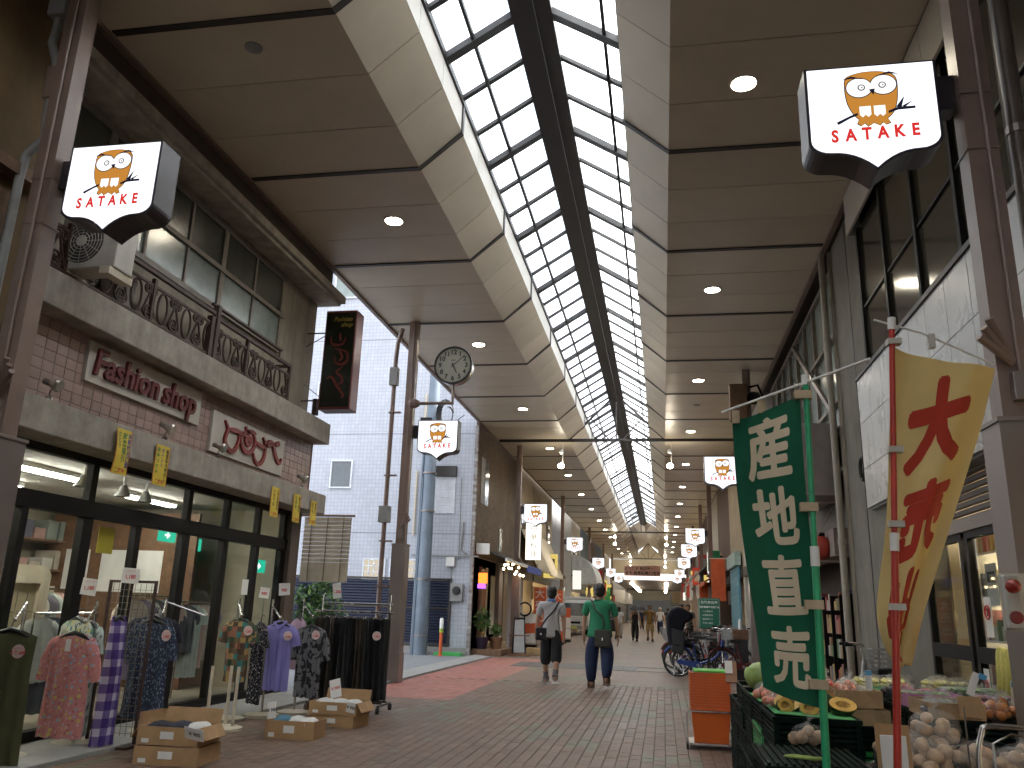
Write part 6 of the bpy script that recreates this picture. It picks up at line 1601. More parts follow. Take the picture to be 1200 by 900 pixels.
t = thing('hand_cart', 'chromed tube handle of a hand cart at the lower right corner', 'cart', (1.5, 4.1, 0)); b = MB(); b.tube(smooth_path([(-.19, 0, .1), (-.185, 0, .68), (-.16, .0, .84), (-.12, 0, .875), (.1, .02, .865), (.34, .04, .84)], 4), .012, 8); part('handle', b, m_chrome, t, smooth=60); part('handle', MB().tube([(-.10, .05, .1), (-.10, .05, .8), (-.02, .06, .84), (.33, .08, .79)], .006, 6), m_chrome, t, smooth=60)
part('deck', MB().box(-.2, .4, -.02, .5, .1, .13), m_blackp, t)
for x in (-.15, .35):
    for y in (.03, .45): part('wheel', MB().lathe([(.05, -.015), (.05, .015), (.001, .015)], c=(x, y, .05), seg=12, axis='X'), m_rubber, t)
# stack of orange baskets with green lid
m_ob = mat('orange plastic basket', (.62, .12, .015), .4, var=.06)
t = thing('dolly', 'thin metal dolly carrying the orange baskets', 'dolly', (.46, 9.25, 0)); b = MB(); b.tube([(-.24, -.2, .02), (-.24, -.2, .34), (-.2, -.2, .36), (.22, -.2, .36), (.24, -.2, .34), (.24, -.2, .02)], .01, 6); b.box(-.22, .22, -.19, .2, .04, .06); part('frame', b, m_chrome, t)
for x in (-.24, .24): part('caster', MB().lathe([(.035, -.012), (.035, .012), (.001, .012)], c=(x, -.2, .035), seg=12, axis='X'), m_rubber, t)
b = MB()
for z0, z1, w, w2 in ((.0, .30, .17, .215),): 
    b.prism([(-w, 0), (w, 0), (w2, z1), (-w2, z1)], lambda u, v: (u, -.16, v), lambda u, v: (u, .16, v))
bk = b.mesh('shopping_basket', m_ob)
for k in range(13):
    h = .072 + (.0 if k else 0); b = MB(); w = .19
    if k == 0: b.prism([(-.165, 0), (.165, 0), (.195, .31), (-.195, .31)], lambda u, v: (u, -.15 - .03 * v / .31, v), lambda u, v: (u, .15, v))
    else: b.prism([(-.19, .0), (.19, 0), (.194, .026), (-.194, .026)], lambda u, v: (u, -.18, v), lambda u, v: (u, .17, v))
    b.box(-.205, .205, -.192, -.178, (.31 if k == 0 else .026), (.325 if k == 0 else .040)); b.box(-.205, -.193, -.178, .18, (.31 if k == 0 else .026), (.325 if k == 0 else .040)); b.box(.193, .205, -.178, .18, (.31 if k == 0 else .026), (.325 if k == 0 else .040))
    o = part('shopping_basket', b, m_ob, None, loc=(.46, 9.25, .06 + (0 if k == 0 else .30 + .0275 * (k - 1) + .025)))
    tag(o, ('orange shopping basket, lowest of the nested stack' if k == 0 else 'orange shopping basket, topmost of the nested stack under the green lid' if k == 12 else 'orange shopping basket, %s above the lowest of the nested stack' % ORD[k - 1]), 'basket', 'nested orange shopping baskets')
o = part('basket_lid', MB().box(-.2, .2, -.18, .18, 0, .02), mat('lime lid', (.12, .50, .06), .5), None, loc=(.50, 9.25, .06 + .30 + .0275 * 11 + .025 + .045), bevel=.005); tag(o, 'bright green lid lying on the orange baskets', 'lid')

# more goods on the stall
for k, (x, y) in enumerate(((.68, 5.20), (.80, 5.14), (1.0, 5.42))):
    pumpkin(x, y, .785, (.5, -.2, -.6)[k], ['small cut pumpkin wedge at the front left corner of the crate', 'small cut pumpkin wedge in the front middle of the crate', 'small cut pumpkin wedge at the right rear of the crate'][k], .55, .35)
for k, (x, y) in enumerate(((1.22, 7.0), (1.38, 7.02), (1.25, 7.2), (1.42, 7.22))):
    bag(x, y, .775, .08, 7, 'root', (m_tom, m_pale, m_carrot, m_pale)[k], ['red tomato bag behind the wooden box, left one', 'pale radish bag behind the wooden box, right one', 'red root bag farther behind the wooden box, left', 'pale radish bag farther behind the wooden box, right'][k], 'bag of vegetables', 200 + k, name='root_bag', size=.03)
for k in range(4):
    packs(1.60 + .09 * k, 5.68, .785, 2, 2, (m_purp, m_grn, m_purp, m_tom)[k], ['left', 'second', 'third', 'right'][k] + ' of the film packs behind the eggplant tray', 'film_pack', 'pack of vegetables', .16, .02, .045, 230 + k)
for k in range(3):
    t = thing('gourd', ['left', 'middle', 'right'][k] + ' long pale gourd leaning by the shop door', 'gourd', (2.28 + .03 * k, 6.35 + .16 * k, .80)); part('body', MB().tube(smooth_path([(0, 0, 0), (.01, -.05, .12), (.02, -.03, .25), (.02, 0, .34)], 4), [.03, .035, .038, .04, .042, .043, .043, .042, .04, .036, .03, .022, .012], 10), m_corn, t, smooth=60)
# ================================================================ CLOTHES RACKS
m_blk = mat('black hanger plastic', (.012, .012, .012), .4)
def garment(w, h, mt, nm='cloth', neck=.075, slv=.22, slw=.085, flare=1.0, depth=.07, seed=0, collar=False, shoulder=.05, sleeveless=False):
    """hanging garment with front and back, folds and sleeves; origin at the neck, hanging along -z, width along x"""
    q = random.Random(seed); ph = [q.uniform(0, 6) for _ in range(4)]; NU, NV = 22, 20; vs = []; fs = []
    def hw(v):
        z = v * h
        if z < shoulder: return neck + (w / 2 - neck) * (z / shoulder) ** .8
        t = (z - shoulder) / (h - shoulder); return w / 2 * (.90 + .10 * (1 - min(1, t * 4)) + (flare - 1) * t) 
    for s in (-1, 1):
        for j in range(NV + 1):
            v = j / NV; a = hw(v); d0 = depth * (.35 + .65 * min(1, v * 3))
            for i in range(NU + 1):
                u = -1 + 2 * i / NU; fold = .012 * min(1, v * 2.2) * (math.sin(u * 9 + ph[0] + v * 1.5) + .6 * math.sin(u * 17 + ph[1] - v * 2))
                y = s * (d0 * math.sqrt(max(0, 1 - u * u)) * .6 + .004) + fold * (1 - abs(u) ** 4)
                zc = -v * h + (.018 * math.cos(u * PI) * (1 - v) if s < 0 else 0) - .006 * math.sin(u * 11 + ph[2]) * v
                if v < .02 and s < 0: zc -= .05 * math.sqrt(max(0, 1 - u * u))
                vs.append((u * a, y, zc))
    n = (NU + 1) * (NV + 1)
    for s in (0, 1):
        for j in range(NV):
            for i in range(NU): a = s * n + j * (NU + 1) + i; fs.append((a, a + 1, a + NU + 2, a + NU + 1))
    for j in range(NV):
        for i in (0, NU): a = j * (NU + 1) + i; fs.append((a, a + NU + 1, n + a + NU + 1, n + a))
    b = MB(); b.add(vs, fs)
    if not sleeveless:
        for s in (-1, 1):
            p = [(s * (w/2 - .05), 0, -shoulder - .015), (s * (w/2 + .01), 0, -shoulder - slv * .4), (s * (w/2 + .035), .01, -shoulder - slv)]
            P = smooth_path(p, 4); o = len(b.v)
            b.tube(P, [slw * (.75 + .30 * k / len(P)) * .75 for k in range(len(P))], 10)
            for k in range(o, len(b.v)): x, y, z = b.v[k]; b.v[k] = (x, y * .5 + .008 * math.sin(z * 40 + x * 20), z)
    if collar:
        b.tube([(-.07, -.03, .0), (-.03, -.05, -.035), (0, -.055, -.075), (.03, -.05, -.035), (.07, -.03, 0), (.05, .03, .012), (-.05, .03, .012)], .014, 6, closed=True)
    return b
def hanger(t, w=.34):
    b = MB(); b.tube([(-w/2, 0, -.06), (-w/4, 0, -.022), (0, 0, .0), (w/4, 0, -.022), (w/2, 0, -.06)], [.012, .018, .02, .018, .012], 8); b.tube([(0, 0, 0), (0, 0, .05), (.0, .015, .075), (0, .035, .08), (0, .045, .06)], .004, 6)
    return part('hanger', b, m_blk, t, smooth=50)
m_tag_ = mat('pink white tag', (.66, .50, .47), .6, var=.05)
def round_tag(t, x, z, y=-.075, txt='1,580', r_=.052):
    part('price_tag', MB().lathe([(r_, 0), (r_, .003), (.001, .003)], c=(x, y, z), seg=20, axis='Y'), m_tag_, t)
    b = MB(); put_text(b, txt, lambda u, v, d: (x + u, y - .002, z - .01 + v), .035, .001); put_text(b, 'よりどり', lambda u, v, d: (x + u, y - .002, z + .022 + v), .018, 0); part('lettering', b, m_redink, t)
def cloth_thing(name, cat, label, x, y, z, rz, w, h, mt, tagp=None, txt='1,580', **k):
    t = thing(name, label, cat, (x, y, z), 'clothes hanging outside the fashion shop', rz=R(rz))
    part('cloth', garment(w, h, mt, **k), mt, t, smooth=75, fix=False); hanger(t, w * .72)
    if tagp: round_tag(t, *tagp, txt=txt)
    return t
c_olive = mat('olive jersey', (.085, .088, .038), .9, var=.12, vs=3)
c_pink = spots('pink floral cloth', (.56, .23, .22), [(.58, .46, .16), (.28, .40, .50), (.62, .36, .38), (.42, .14, .15)], 15, thresh=.25)
c_lime = spots('white green print', (.5, .52, .42), [(.2, .36, .2), (.55, .5, .15), (.1, .2, .22)], 18, thresh=.3, stretch=(1, 1, .5))
c_mint = spots('mint stripe print', (.42, .50, .46), [(.08, .25, .22), (.12, .1, .14)], 22, thresh=.33, stretch=(1.5, 1, .35))
c_navy = spots('navy shard print', (.028, .036, .066), [(.10, .15, .22), (.05, .07, .13), (.19, .23, .30)], 26, thresh=.28, stretch=(1.3, 1, .8))
c_plaid = None
def plaid():
    m, nt, o = _nt('purple plaid'); b = _bsdf(nt, o, .85); v = _pos(nt); sx = nt.nodes.new('ShaderNodeSeparateXYZ'); nt.links.new(v, sx.inputs[0])
    fx = _math(nt, 'LESS_THAN', _math(nt, 'FRACT', _math(nt, 'MULTIPLY', sx.outputs[0], 9)), .45); fz = _math(nt, 'LESS_THAN', _math(nt, 'FRACT', _math(nt, 'MULTIPLY', sx.outputs[2], 7)), .45)
    f = _math(nt, 'MULTIPLY', _math(nt, 'ADD', fx, fz), .5); nt.links.new(_ramp(nt, f, [(0, (.06, .03, .19)), (.5, (.16, .12, .30)), (1, (.50, .48, .60))], 'CONSTANT'), b.inputs[0]); return m
c_plaid = plaid()
def mosaic():
    m, nt, o = _nt('patchwork print'); b = _bsdf(nt, o, .85); v = _pos(nt)
    n = nt.nodes.new('ShaderNodeTexVoronoi'); n.distance = 'CHEBYCHEV'; n.inputs['Scale'].default_value = 17; n.inputs['Randomness'].default_value = .35; nt.links.new(v, n.inputs['Vector'])
    s_ = nt.nodes.new('ShaderNodeSeparateXYZ'); nt.links.new(n.outputs['Color'], s_.inputs[0])
    nt.links.new(_ramp(nt, s_.outputs[0], [(0, (.14, .10, .05)), (.25, (.06, .09, .055)), (.5, (.05, .20, .20)), (.62, (.40, .26, .10)), (.75, (.10, .06, .04)), (.9, (.30, .12, .07))], 'CONSTANT'), b.inputs[0]); return m
c_mos = mosaic()
c_flor = spots('black white floral', (.012, .012, .018), [(.55, .52, .5), (.3, .3, .36), (.5, .4, .42)], 30, thresh=.2)
c_lav = mat('lavender polo cotton', (.235, .215, .52), .85, var=.06, vs=5)
c_zeb = spots('charcoal zebra print', (.14, .14, .15), [(.012, .012, .014)], 14, 'NOISE', thresh=.53, stretch=(1.6, 1, 1))
c_lil = mat('lilac cloth', (.42, .28, .38), .85); c_dk = mat('dark print cloth', (.03, .03, .045), .85, var=.5, vs=30)
A_ = -62   # sideways hung pieces
cloth_thing('dress', 'dress', 'long olive sleeveless dress with a round price tag at the left picture edge', -5.10, 6.0, 1.02, 8, .44, 1.0, c_olive, (.13, -.16), 'より,680', flare=1.2, sleeveless=True, seed=1)
cloth_thing('shirt', 'shirt', 'pink floral shirt with a white label at its neck', -4.985, 6.6, .985, 0, .42, .84, c_pink, None, flare=1.12, slv=.34, slw=.085, seed=2)
o = link('neck_label', MB().box(-.025, .025, -.065, -.062, -.15, -.05).mesh('neck_label', m_paper)); tag(o, 'white size label at the neck of the pink floral shirt', 'label'); o.location = (-4.985, 6.6, .985)
cloth_thing('shirt', 'shirt', 'white shirt with green and yellow print behind the pink floral one', -5.28, 7.0, 1.10, -25, .40, .78, c_lime, None, seed=3)
cloth_thing('shirt', 'shirt', 'mint striped blouse behind the pink floral shirt', -5.16, 7.05, 1.06, -30, .36, .95, c_mint, None, seed=4)
cloth_thing('shirt', 'scarf dress', 'long purple and white plaid garment hung edge on', -4.86, 7.0, 1.12, 74, .17, 1.08, c_plaid, None, sleeveless=True, flare=1.5, seed=5)
cloth_thing('blouse', 'blouse', 'navy shard print blouse, rear one of the pair', -5.10, 7.95, 1.12, -18, .42, .90, c_navy, None, seed=6, slv=.3, flare=1.15)
cloth_thing('blouse', 'blouse', 'navy shard print blouse with a round tag, front one of the pair', -4.90, 7.6, 1.09, -6, .44, .90, c_navy, (.22, -.14), '1,580', seed=7, slv=.32, flare=1.2)
cloth_thing('shirt', 'shirt', 'dark patterned shirt hanging behind the pink shirt rack', -5.22, 8.1, 1.12, 10, .44, .6, c_dk, None, seed=8)
cloth_thing('blouse', 'blouse', 'patchwork print blouse in brown and teal with a pink tag', -4.62, 8.8, 1.10, 0, .30, .66, c_mos, (.14, -.12), '1,280', seed=9, slv=.2)
cloth_thing('blouse', 'dress', 'black dress with white flowers beside the patchwork blouse', -4.50, 9.05, 1.06, -40, .30, .86, c_flor, None, seed=10)
cloth_thing('polo_shirt', 'polo shirt', 'lavender polo shirt with a round price tag', -4.37, 9.3, 1.06, 0, .34, .74, c_lav, (.13, -.14), '1,580', seed=11, collar=True, slv=.2)
cloth_thing('blouse', 'blouse', 'lilac blouse half hidden behind the lavender polo shirt', -4.36, 9.75, 1.12, -40, .30, .6, c_lil, None, seed=12)
cloth_thing('blouse', 'blouse', 'charcoal zebra print blouse with a round tag', -4.12, 9.6, 1.03, -4, .36, .80, c_zeb, (.10, -.10), '1,580', seed=13, slv=.34)
# rack stands with sloping arms
def arm_rack(x, y, h, arms, label, col=m_chrome):
    t = thing('garment_stand', label, 'clothes stand', (x, y, .0), 'clothes stands outside the fashion shop')
    part('post', MB().tube([(0, 0, .03), (0, 0, h)], .014, 8), col, t, smooth=50)
    part('base', MB().lathe([(.20, .0), (.20, .03), (.03, .045), (.001, .05)], seg=20), mat('beige stand base', (.40, .36, .28), .5) if 'beige stand base' not in bpy.data.materials else bpy.data.materials['beige stand base'], t, smooth=40)
    for dx, dy, z in arms:
        b = MB(); b.tube([(0, 0, z), (dx, dy, z - .13)], .011, 8); b.ball((dx, dy, z - .12), .016, nu=8, nv=6)
        for k in range(5): f = .2 + .17 * k; b.ball((dx * f, dy * f, z - .13 * f + .014), .007, nu=6, nv=4)
        part('arm', b, m_chrome, t, smooth=50)
    return t
arm_rack(-5.30, 6.35, 1.22, [(.30, -.45, 1.22)], 'chromed clothes stand at the left edge with the olive dress')
arm_rack(-5.22, 7.15, 1.25, [(.32, -.55, 1.20)], 'clothes stand with the pink floral shirt on its sloping arm')
arm_rack(-5.05, 8.0, 1.30, [(.30, -.5, 1.28), (.38, .15, 1.26)], 'clothes stand carrying the navy print blouses')
arm_rack(-4.82, 9.1, 1.32, [(.24, -.35, 1.26)], 'clothes stand with the patchwork blouse')
arm_rack(-4.62, 9.55, 1.32, [(.26, -.3, 1.24)], 'clothes stand with the lavender polo shirt')
arm_rack(-4.40, 9.95, 1.34, [(.28, -.35, 1.26)], 'clothes stand with the zebra print blouse')
# wire grid rack behind
t = thing('wire_grid_rack', 'brown framed wire grid rack behind the navy blouses', 'grid rack', (-4.95, 7.25, 0))
b = MB(); b.box(-.25, -.225, 0, .02, 0, 1.45); b.box(.225, .25, 0, .02, 0, 1.45); b.box(-.225, .225, 0, .02, 1.425, 1.45); b.box(-.3, -.2, -.2, .2, 0, .02); b.box(.2, .3, -.2, .2, 0, .02); part('frame', b, m_iron, t)
b = MB()
for k in range(22): b.box(-.225, .225, .006, .011, .1 + k * .06, .104 + k * .06)
for k in range(8): b.box(-.2 + k * .057, -.196 + k * .057, .002, .006, .08, 1.42)
part('wire_grid', b, m_frame, t, kind='stuff')
# price cards on stems
for x, y, z, w, h, a, l, pr_ in ((-5.22, 7.0, 1.30, .16, .15, .1, 'tilted lilac price card over the pink floral shirt', '1,180'), (-4.95, 7.2, 1.42, .18, .14, .05, 'white price card with red figures on the wire grid rack', '1,180'),
                           (-4.72, 9.0, 1.36, .075, .17, 0, 'narrow white card over the patchwork blouse', ''), (-4.57, 9.2, 1.33, .12, .12, .1, 'small reddish card over the lavender polo shirt', '980'), (-4.42, 9.4, 1.37, .14, .14, -.08, 'square white card over the zebra print blouse', '980'),
                           (-4.12, 10.3, 1.36, .11, .19, -.15, 'white price card at the left end of the trousers rail', '1,280')):
    t = thing('price_card', l, 'price card', (x, y, z)); part('stem', MB().tube([(0, .004, -.30), (0, .004, .02)], .004, 6), m_chrome, t)
    part('card', MB().rbox((0, 0, h / 2), (w, .004, h), (0, a, 0)), m_paper, t)
    if pr_:
        b = MB(); put_text(b, pr_, lambda u, v, d: (u, -.004, h * .42 + v), .05, .0015); put_text(b, 'レディース', lambda u, v, d: (u, -.004, h * .8 + v), .022); part('lettering', b, m_redink, t)
# trousers rail
tr_ = thing('trousers_rack', 'long rolling rack with chromed rails in front of the clock pillar', 'clothes rack', (-3.9, 10.45, 0))
b = MB()
for x in (-.46, .46):
    b.tube([(x, 0, .12), (x, 0, 1.20)], .014, 8); b.tube([(x, -.24, .10), (x, .24, .10)], .014, 8)
b.tube([(-.46, -.1, .12), (.46, -.1, .12)], .011, 8); b.tube([(-.46, .1, .12), (.46, .1, .12)], .011, 8); b.tube([(-.46, 0, .3), (.46, 0, .3)], .011, 8)
part('frame', b, m_dark, tr_, smooth=50)
b = MB(); b.tube([(-.55, 0, 1.20), (.5, 0, 1.20)], .013, 8); b.tube([(-.48, .05, 1.30), (.48, .05, 1.30)], .013, 8); b.tube([(.46, 0, 1.15), (.46, .02, 1.42)], .012, 8); b.tube([(-.46, 0, 1.15), (-.46, .02, 1.42)], .012, 8); part('rail', b, m_chrome, tr_, smooth=50)
for x in (-.46, .46):
    for y in (-.24, .24): part('caster', MB().lathe([(.04, -.015), (.04, .015), (.001, .015)], c=(x, y, .05), seg=14, axis='X'), m_rubber, tr_)
c_tr = [mat('black trouser cloth', (.010, .010, .012), .85, var=.2), mat('charcoal trouser cloth', (.035, .036, .04), .85, var=.2), mat('brown trouser cloth', (.05, .038, .028), .85, var=.2), mat('taupe trouser cloth', (.085, .068, .052), .85, var=.2)]
def trousers(k, x, ci):
    q = random.Random(k); L = .98 + q.uniform(-.03, .03); w = .05
    names = ['black', 'charcoal', 'brown', 'taupe']
    t = thing('trousers', '%s pair of %s trousers from the left on the rolling rack' % (ORD[k].replace('eleventh', 'eleventh'), names[ci]), 'trousers', (x, 10.45, 1.14), 'trousers on the rolling rack', rz=q.uniform(-.12, .12))
    b = MB()
    for s in (-1, 1):
        vs = []; N = 12
        for j in range(9):
            v = j / 8; hwid = w * (.55 + .15 * math.sin(v * 5 + k)) * (1 + .2 * v); dep = (.20 - .08 * v)
            for i in range(N):
                a = 2 * PI * i / N; fold = 1 + .12 * math.sin(3 * a + v * 4 + k)
                vs.append((s * .014 + hwid * .7 * math.cos(a) * fold, -.02 + s * .05 * v + dep * .75 * math.sin(a) * fold, -.02 - v * L))
        b.add(vs, [(j*N+i, j*N+(i+1) % N, (j+1)*N+(i+1) % N, (j+1)*N+i) for j in range(8) for i in range(N)] + [tuple(range(N)), tuple(range(8*N, 9*N))])
    part('cloth', b, c_tr[ci], t, smooth=70)
    b = MB(); b.tube([(0, -.14, -.02), (0, 0, .0), (0, .14, -.02)], .008, 6); b.tube([(0, 0, 0), (0, 0, .05), (.012, 0, .075), (-.005, 0, .08)], .004, 6); part('hanger', b, m_chrome if k % 2 else m_blk, t)
    return t
for k, ci in enumerate((3, 2, 0, 3, 0, 1, 1, 0, 2, 2, 1, 0, 0, 0)):
    t_ = trousers(k, -4.36 + .068 * k, ci)
round_tag(t_, -.06, -.22, -.20, '1,580', .055)
# cardboard boxes with goods
def carton(x, y, z, w, l, h, rz, label, flaps=True, fill=None, seed=0):
    t = thing('cardboard_box', label, 'box', (x, y, z), 'cardboard boxes in front of the fashion shop', rz=R(rz)); k = .006; q = random.Random(seed)
    b = MB(); b.box(-w/2, w/2, -l/2, -l/2 + k, 0, h); b.box(-w/2, w/2, l/2 - k, l/2, 0, h); b.box(-w/2, -w/2 + k, -l/2 + k, l/2 - k, 0, h); b.box(w/2 - k, w/2, -l/2 + k, l/2 - k, 0, h); b.box(-w/2 + k, w/2 - k, -l/2 + k, l/2 - k, .001, k); part('body', b, m_card, t)
    if flaps:
        for s in (-1, 1): part('flap', MB().rbox((s * (w/2 + .03), 0, h - .045), (.005, l - .02, .11), (0, s * R(-32), 0)), m_card, t)
        part('flap', MB().rbox((0, l/2 + .02, h + .05), (w - .02, .005, .12), (R(-15), 0, 0)), m_card, t)
    part('sticker', MB().box(-w * .12, w * .1, -l/2 - .003, -l/2 - .001, h * .35, h * .75), m_paper, t)
    part('sticker', MB().box(-w * .42, -w * .3, -l/2 - .003, -l/2 - .001, h * .12, h * .35), m_paper, t)
    if fill:
        for i, m_ in enumerate(fill): part('folded_cloth', MB().ball((-w * .3 + w * .6 * i / max(1, len(fill) - 1), q.uniform(-.05, .05), h - .03), 1, (w * .20, l * .36, .055), 12, 7, bump=lambda d: 1 + .12 * math.sin(d.x * 8 + i) * math.cos(d.y * 7)), m_, t, smooth=60, fix=False)
    return t
m_wc = mat('white folded cloth', (.62, .62, .60), .85, var=.12, vs=12); m_bc = mat('blue folded cloth', (.08, .20, .28), .85, var=.2)
carton(-3.97, 6.75, .0, .55, .40, .14, 4, 'lower of two open cardboard boxes below the navy blouses', False, None)
carton(-3.98, 6.76, .145, .53, .38, .14, 2, 'upper cardboard box with dark folded clothes below the navy blouses', True, [c_dk, c_dk, m_wc], 1)
carton(-4.40, 7.2, .0, .30, .3, .32, -6, 'small upright cardboard box at the left of the stacked pair', False)
carton(-3.63, 8.3, .0, .50, .36, .17, 3, 'open cardboard box with white and blue cloth in the middle of the row', False, [m_bc, m_wc, m_wc], 2)
carton(-3.55, 9.25, .0, .54, .36, .12, -8, 'lower of two cardboard boxes by the trousers rack', False)
carton(-3.55, 9.25, .125, .56, .38, .13, -4, 'upper cardboard box full of white cloth by the trousers rack', True, [m_wc, m_wc, m_wc], 3)
for x, y, z, w, h, rx_, ry, l in ((-3.70, 6.5, .20, .17, .11, 30, 8, 'white card hanging over the corner of the upper box below the blouses'), (-3.86, 8.2, .17, .09, .16, -12, -10, 'white card standing at the left of the middle box'), (-3.66, 9.35, .27, .13, .20, -14, -16, 'white card standing in the box by the trousers rack'), (-3.34, 9.02, .16, .10, .11, 14, 10, 'small white card on the right flap by the trousers rack')):
    t = thing('paper_card', l, 'price card', (x, y, z)); part('sheet', MB().rbox((0, 0, h / 2), (w, .003, h), (R(rx_), R(ry), 0)), m_paper, t)
    b = MB(); e_ = Euler((R(rx_), R(ry), 0)).to_matrix()
    put_text(b, '￥980', lambda u, v, d: tuple(Vector((0, 0, h/2)) + e_ @ Vector((u, -.003, v))), .045, .001); part('lettering', b, m_redink if 'box by' in l else m_ink, t)
# stand legs under the first rack group and a round base
t = thing('pedestal', 'pair of pale stand posts with round bases below the patchwork blouse', 'stand', (-4.55, 8.45, 0))
for x, y in ((-.14, 0), (.0, .14), (.13, .05)): part('post', MB().tube([(x, y, 0), (x, y, .62)], .018, 8), m_cream, t, smooth=50)
part('base', MB().lathe([(.24, 0), (.24, .025), (.2, .035), (.001, .04)], seg=24), m_cream, t, smooth=40)
# clothes inside the shop behind the glass
c_in = [mat('indoor cloth %d' % i, c, .85, var=.12) for i, c in enumerate(((.6, .5, .42), (.55, .36, .32), (.5, .55, .5), (.12, .12, .14), (.62, .6, .55), (.3, .25, .35)))]
for r_i, (x, y0, n, z) in enumerate(((-6.25, 9.2, 7, 1.25), (-6.4, 5.9, 6, 1.2), (-7.6, 8.6, 8, 1.3), (-6.2, 10.3, 5, 1.2), (-6.15, 7.6, 5, 1.05))):
    t = thing('indoor_clothes_rack', ORD[r_i] + ' rack of pale clothes inside the shop window', 'clothes rack', (x, y0, .06), 'clothes racks inside the fashion shop')
    b = MB(); b.tube([(0, -.1, z), (0, n * .15, z)], .012, 6); b.tube([(0, -.1, 0), (0, -.1, z)], .012, 6); b.tube([(0, n * .15, 0), (0, n * .15, z)], .012, 6); part('frame', b, m_chrome, t)
    for k in range(n):
        o = part('hung_garment', garment(.36, .62 + .1 * ((k * 3) % 4), None, seed=k + r_i, slv=.2), c_in[(k * 5 + r_i) % 6], t, smooth=75, fix=False, loc=(0, k * .14, z - .04), rot=(0, 0, R(62 if k % 2 else 75)))
# ================================================================ NOTICE BOARD AND BICYCLES
t = thing('notice_board', 'dark green notice board on posts among the parked bicycles', 'notice board', (1.22, 23.3, 0))
part('board', MB().box(-.28, .28, -.02, .02, .95, 1.74), mat('dark green board', (.01, .12, .07), .5), t, bevel=.02)
b = MB(); b.box(-.26, .26, -.026, -.021, 1.705, 1.71); b.box(-.26, -.255, -.026, -.021, .99, 1.7); b.box(.255, .26, -.026, -.021, .99, 1.7)
put_text(b, '佐竹商店街', lambda u, v, d: (u, -.024, 1.62 + v), .09, .001); put_text(b, '自転車置場 利用案内', lambda u, v, d: (u, -.024, 1.50 + v), .055, .002)
for k, s_ in enumerate(('この場所は', 'お客様専用', '駐輪場です', '午後八時迄')): put_text(b, s_, lambda u, v, d: (-.05 + u, -.024, 1.39 - .1 * k + v), .055)
part('lettering', b, m_paper, t, fix=False)
for x in (-.2, .2): part('post', MB().cyl((x, 0, 0), (x, 0, .95), .02, seg=8), m_grey, t)
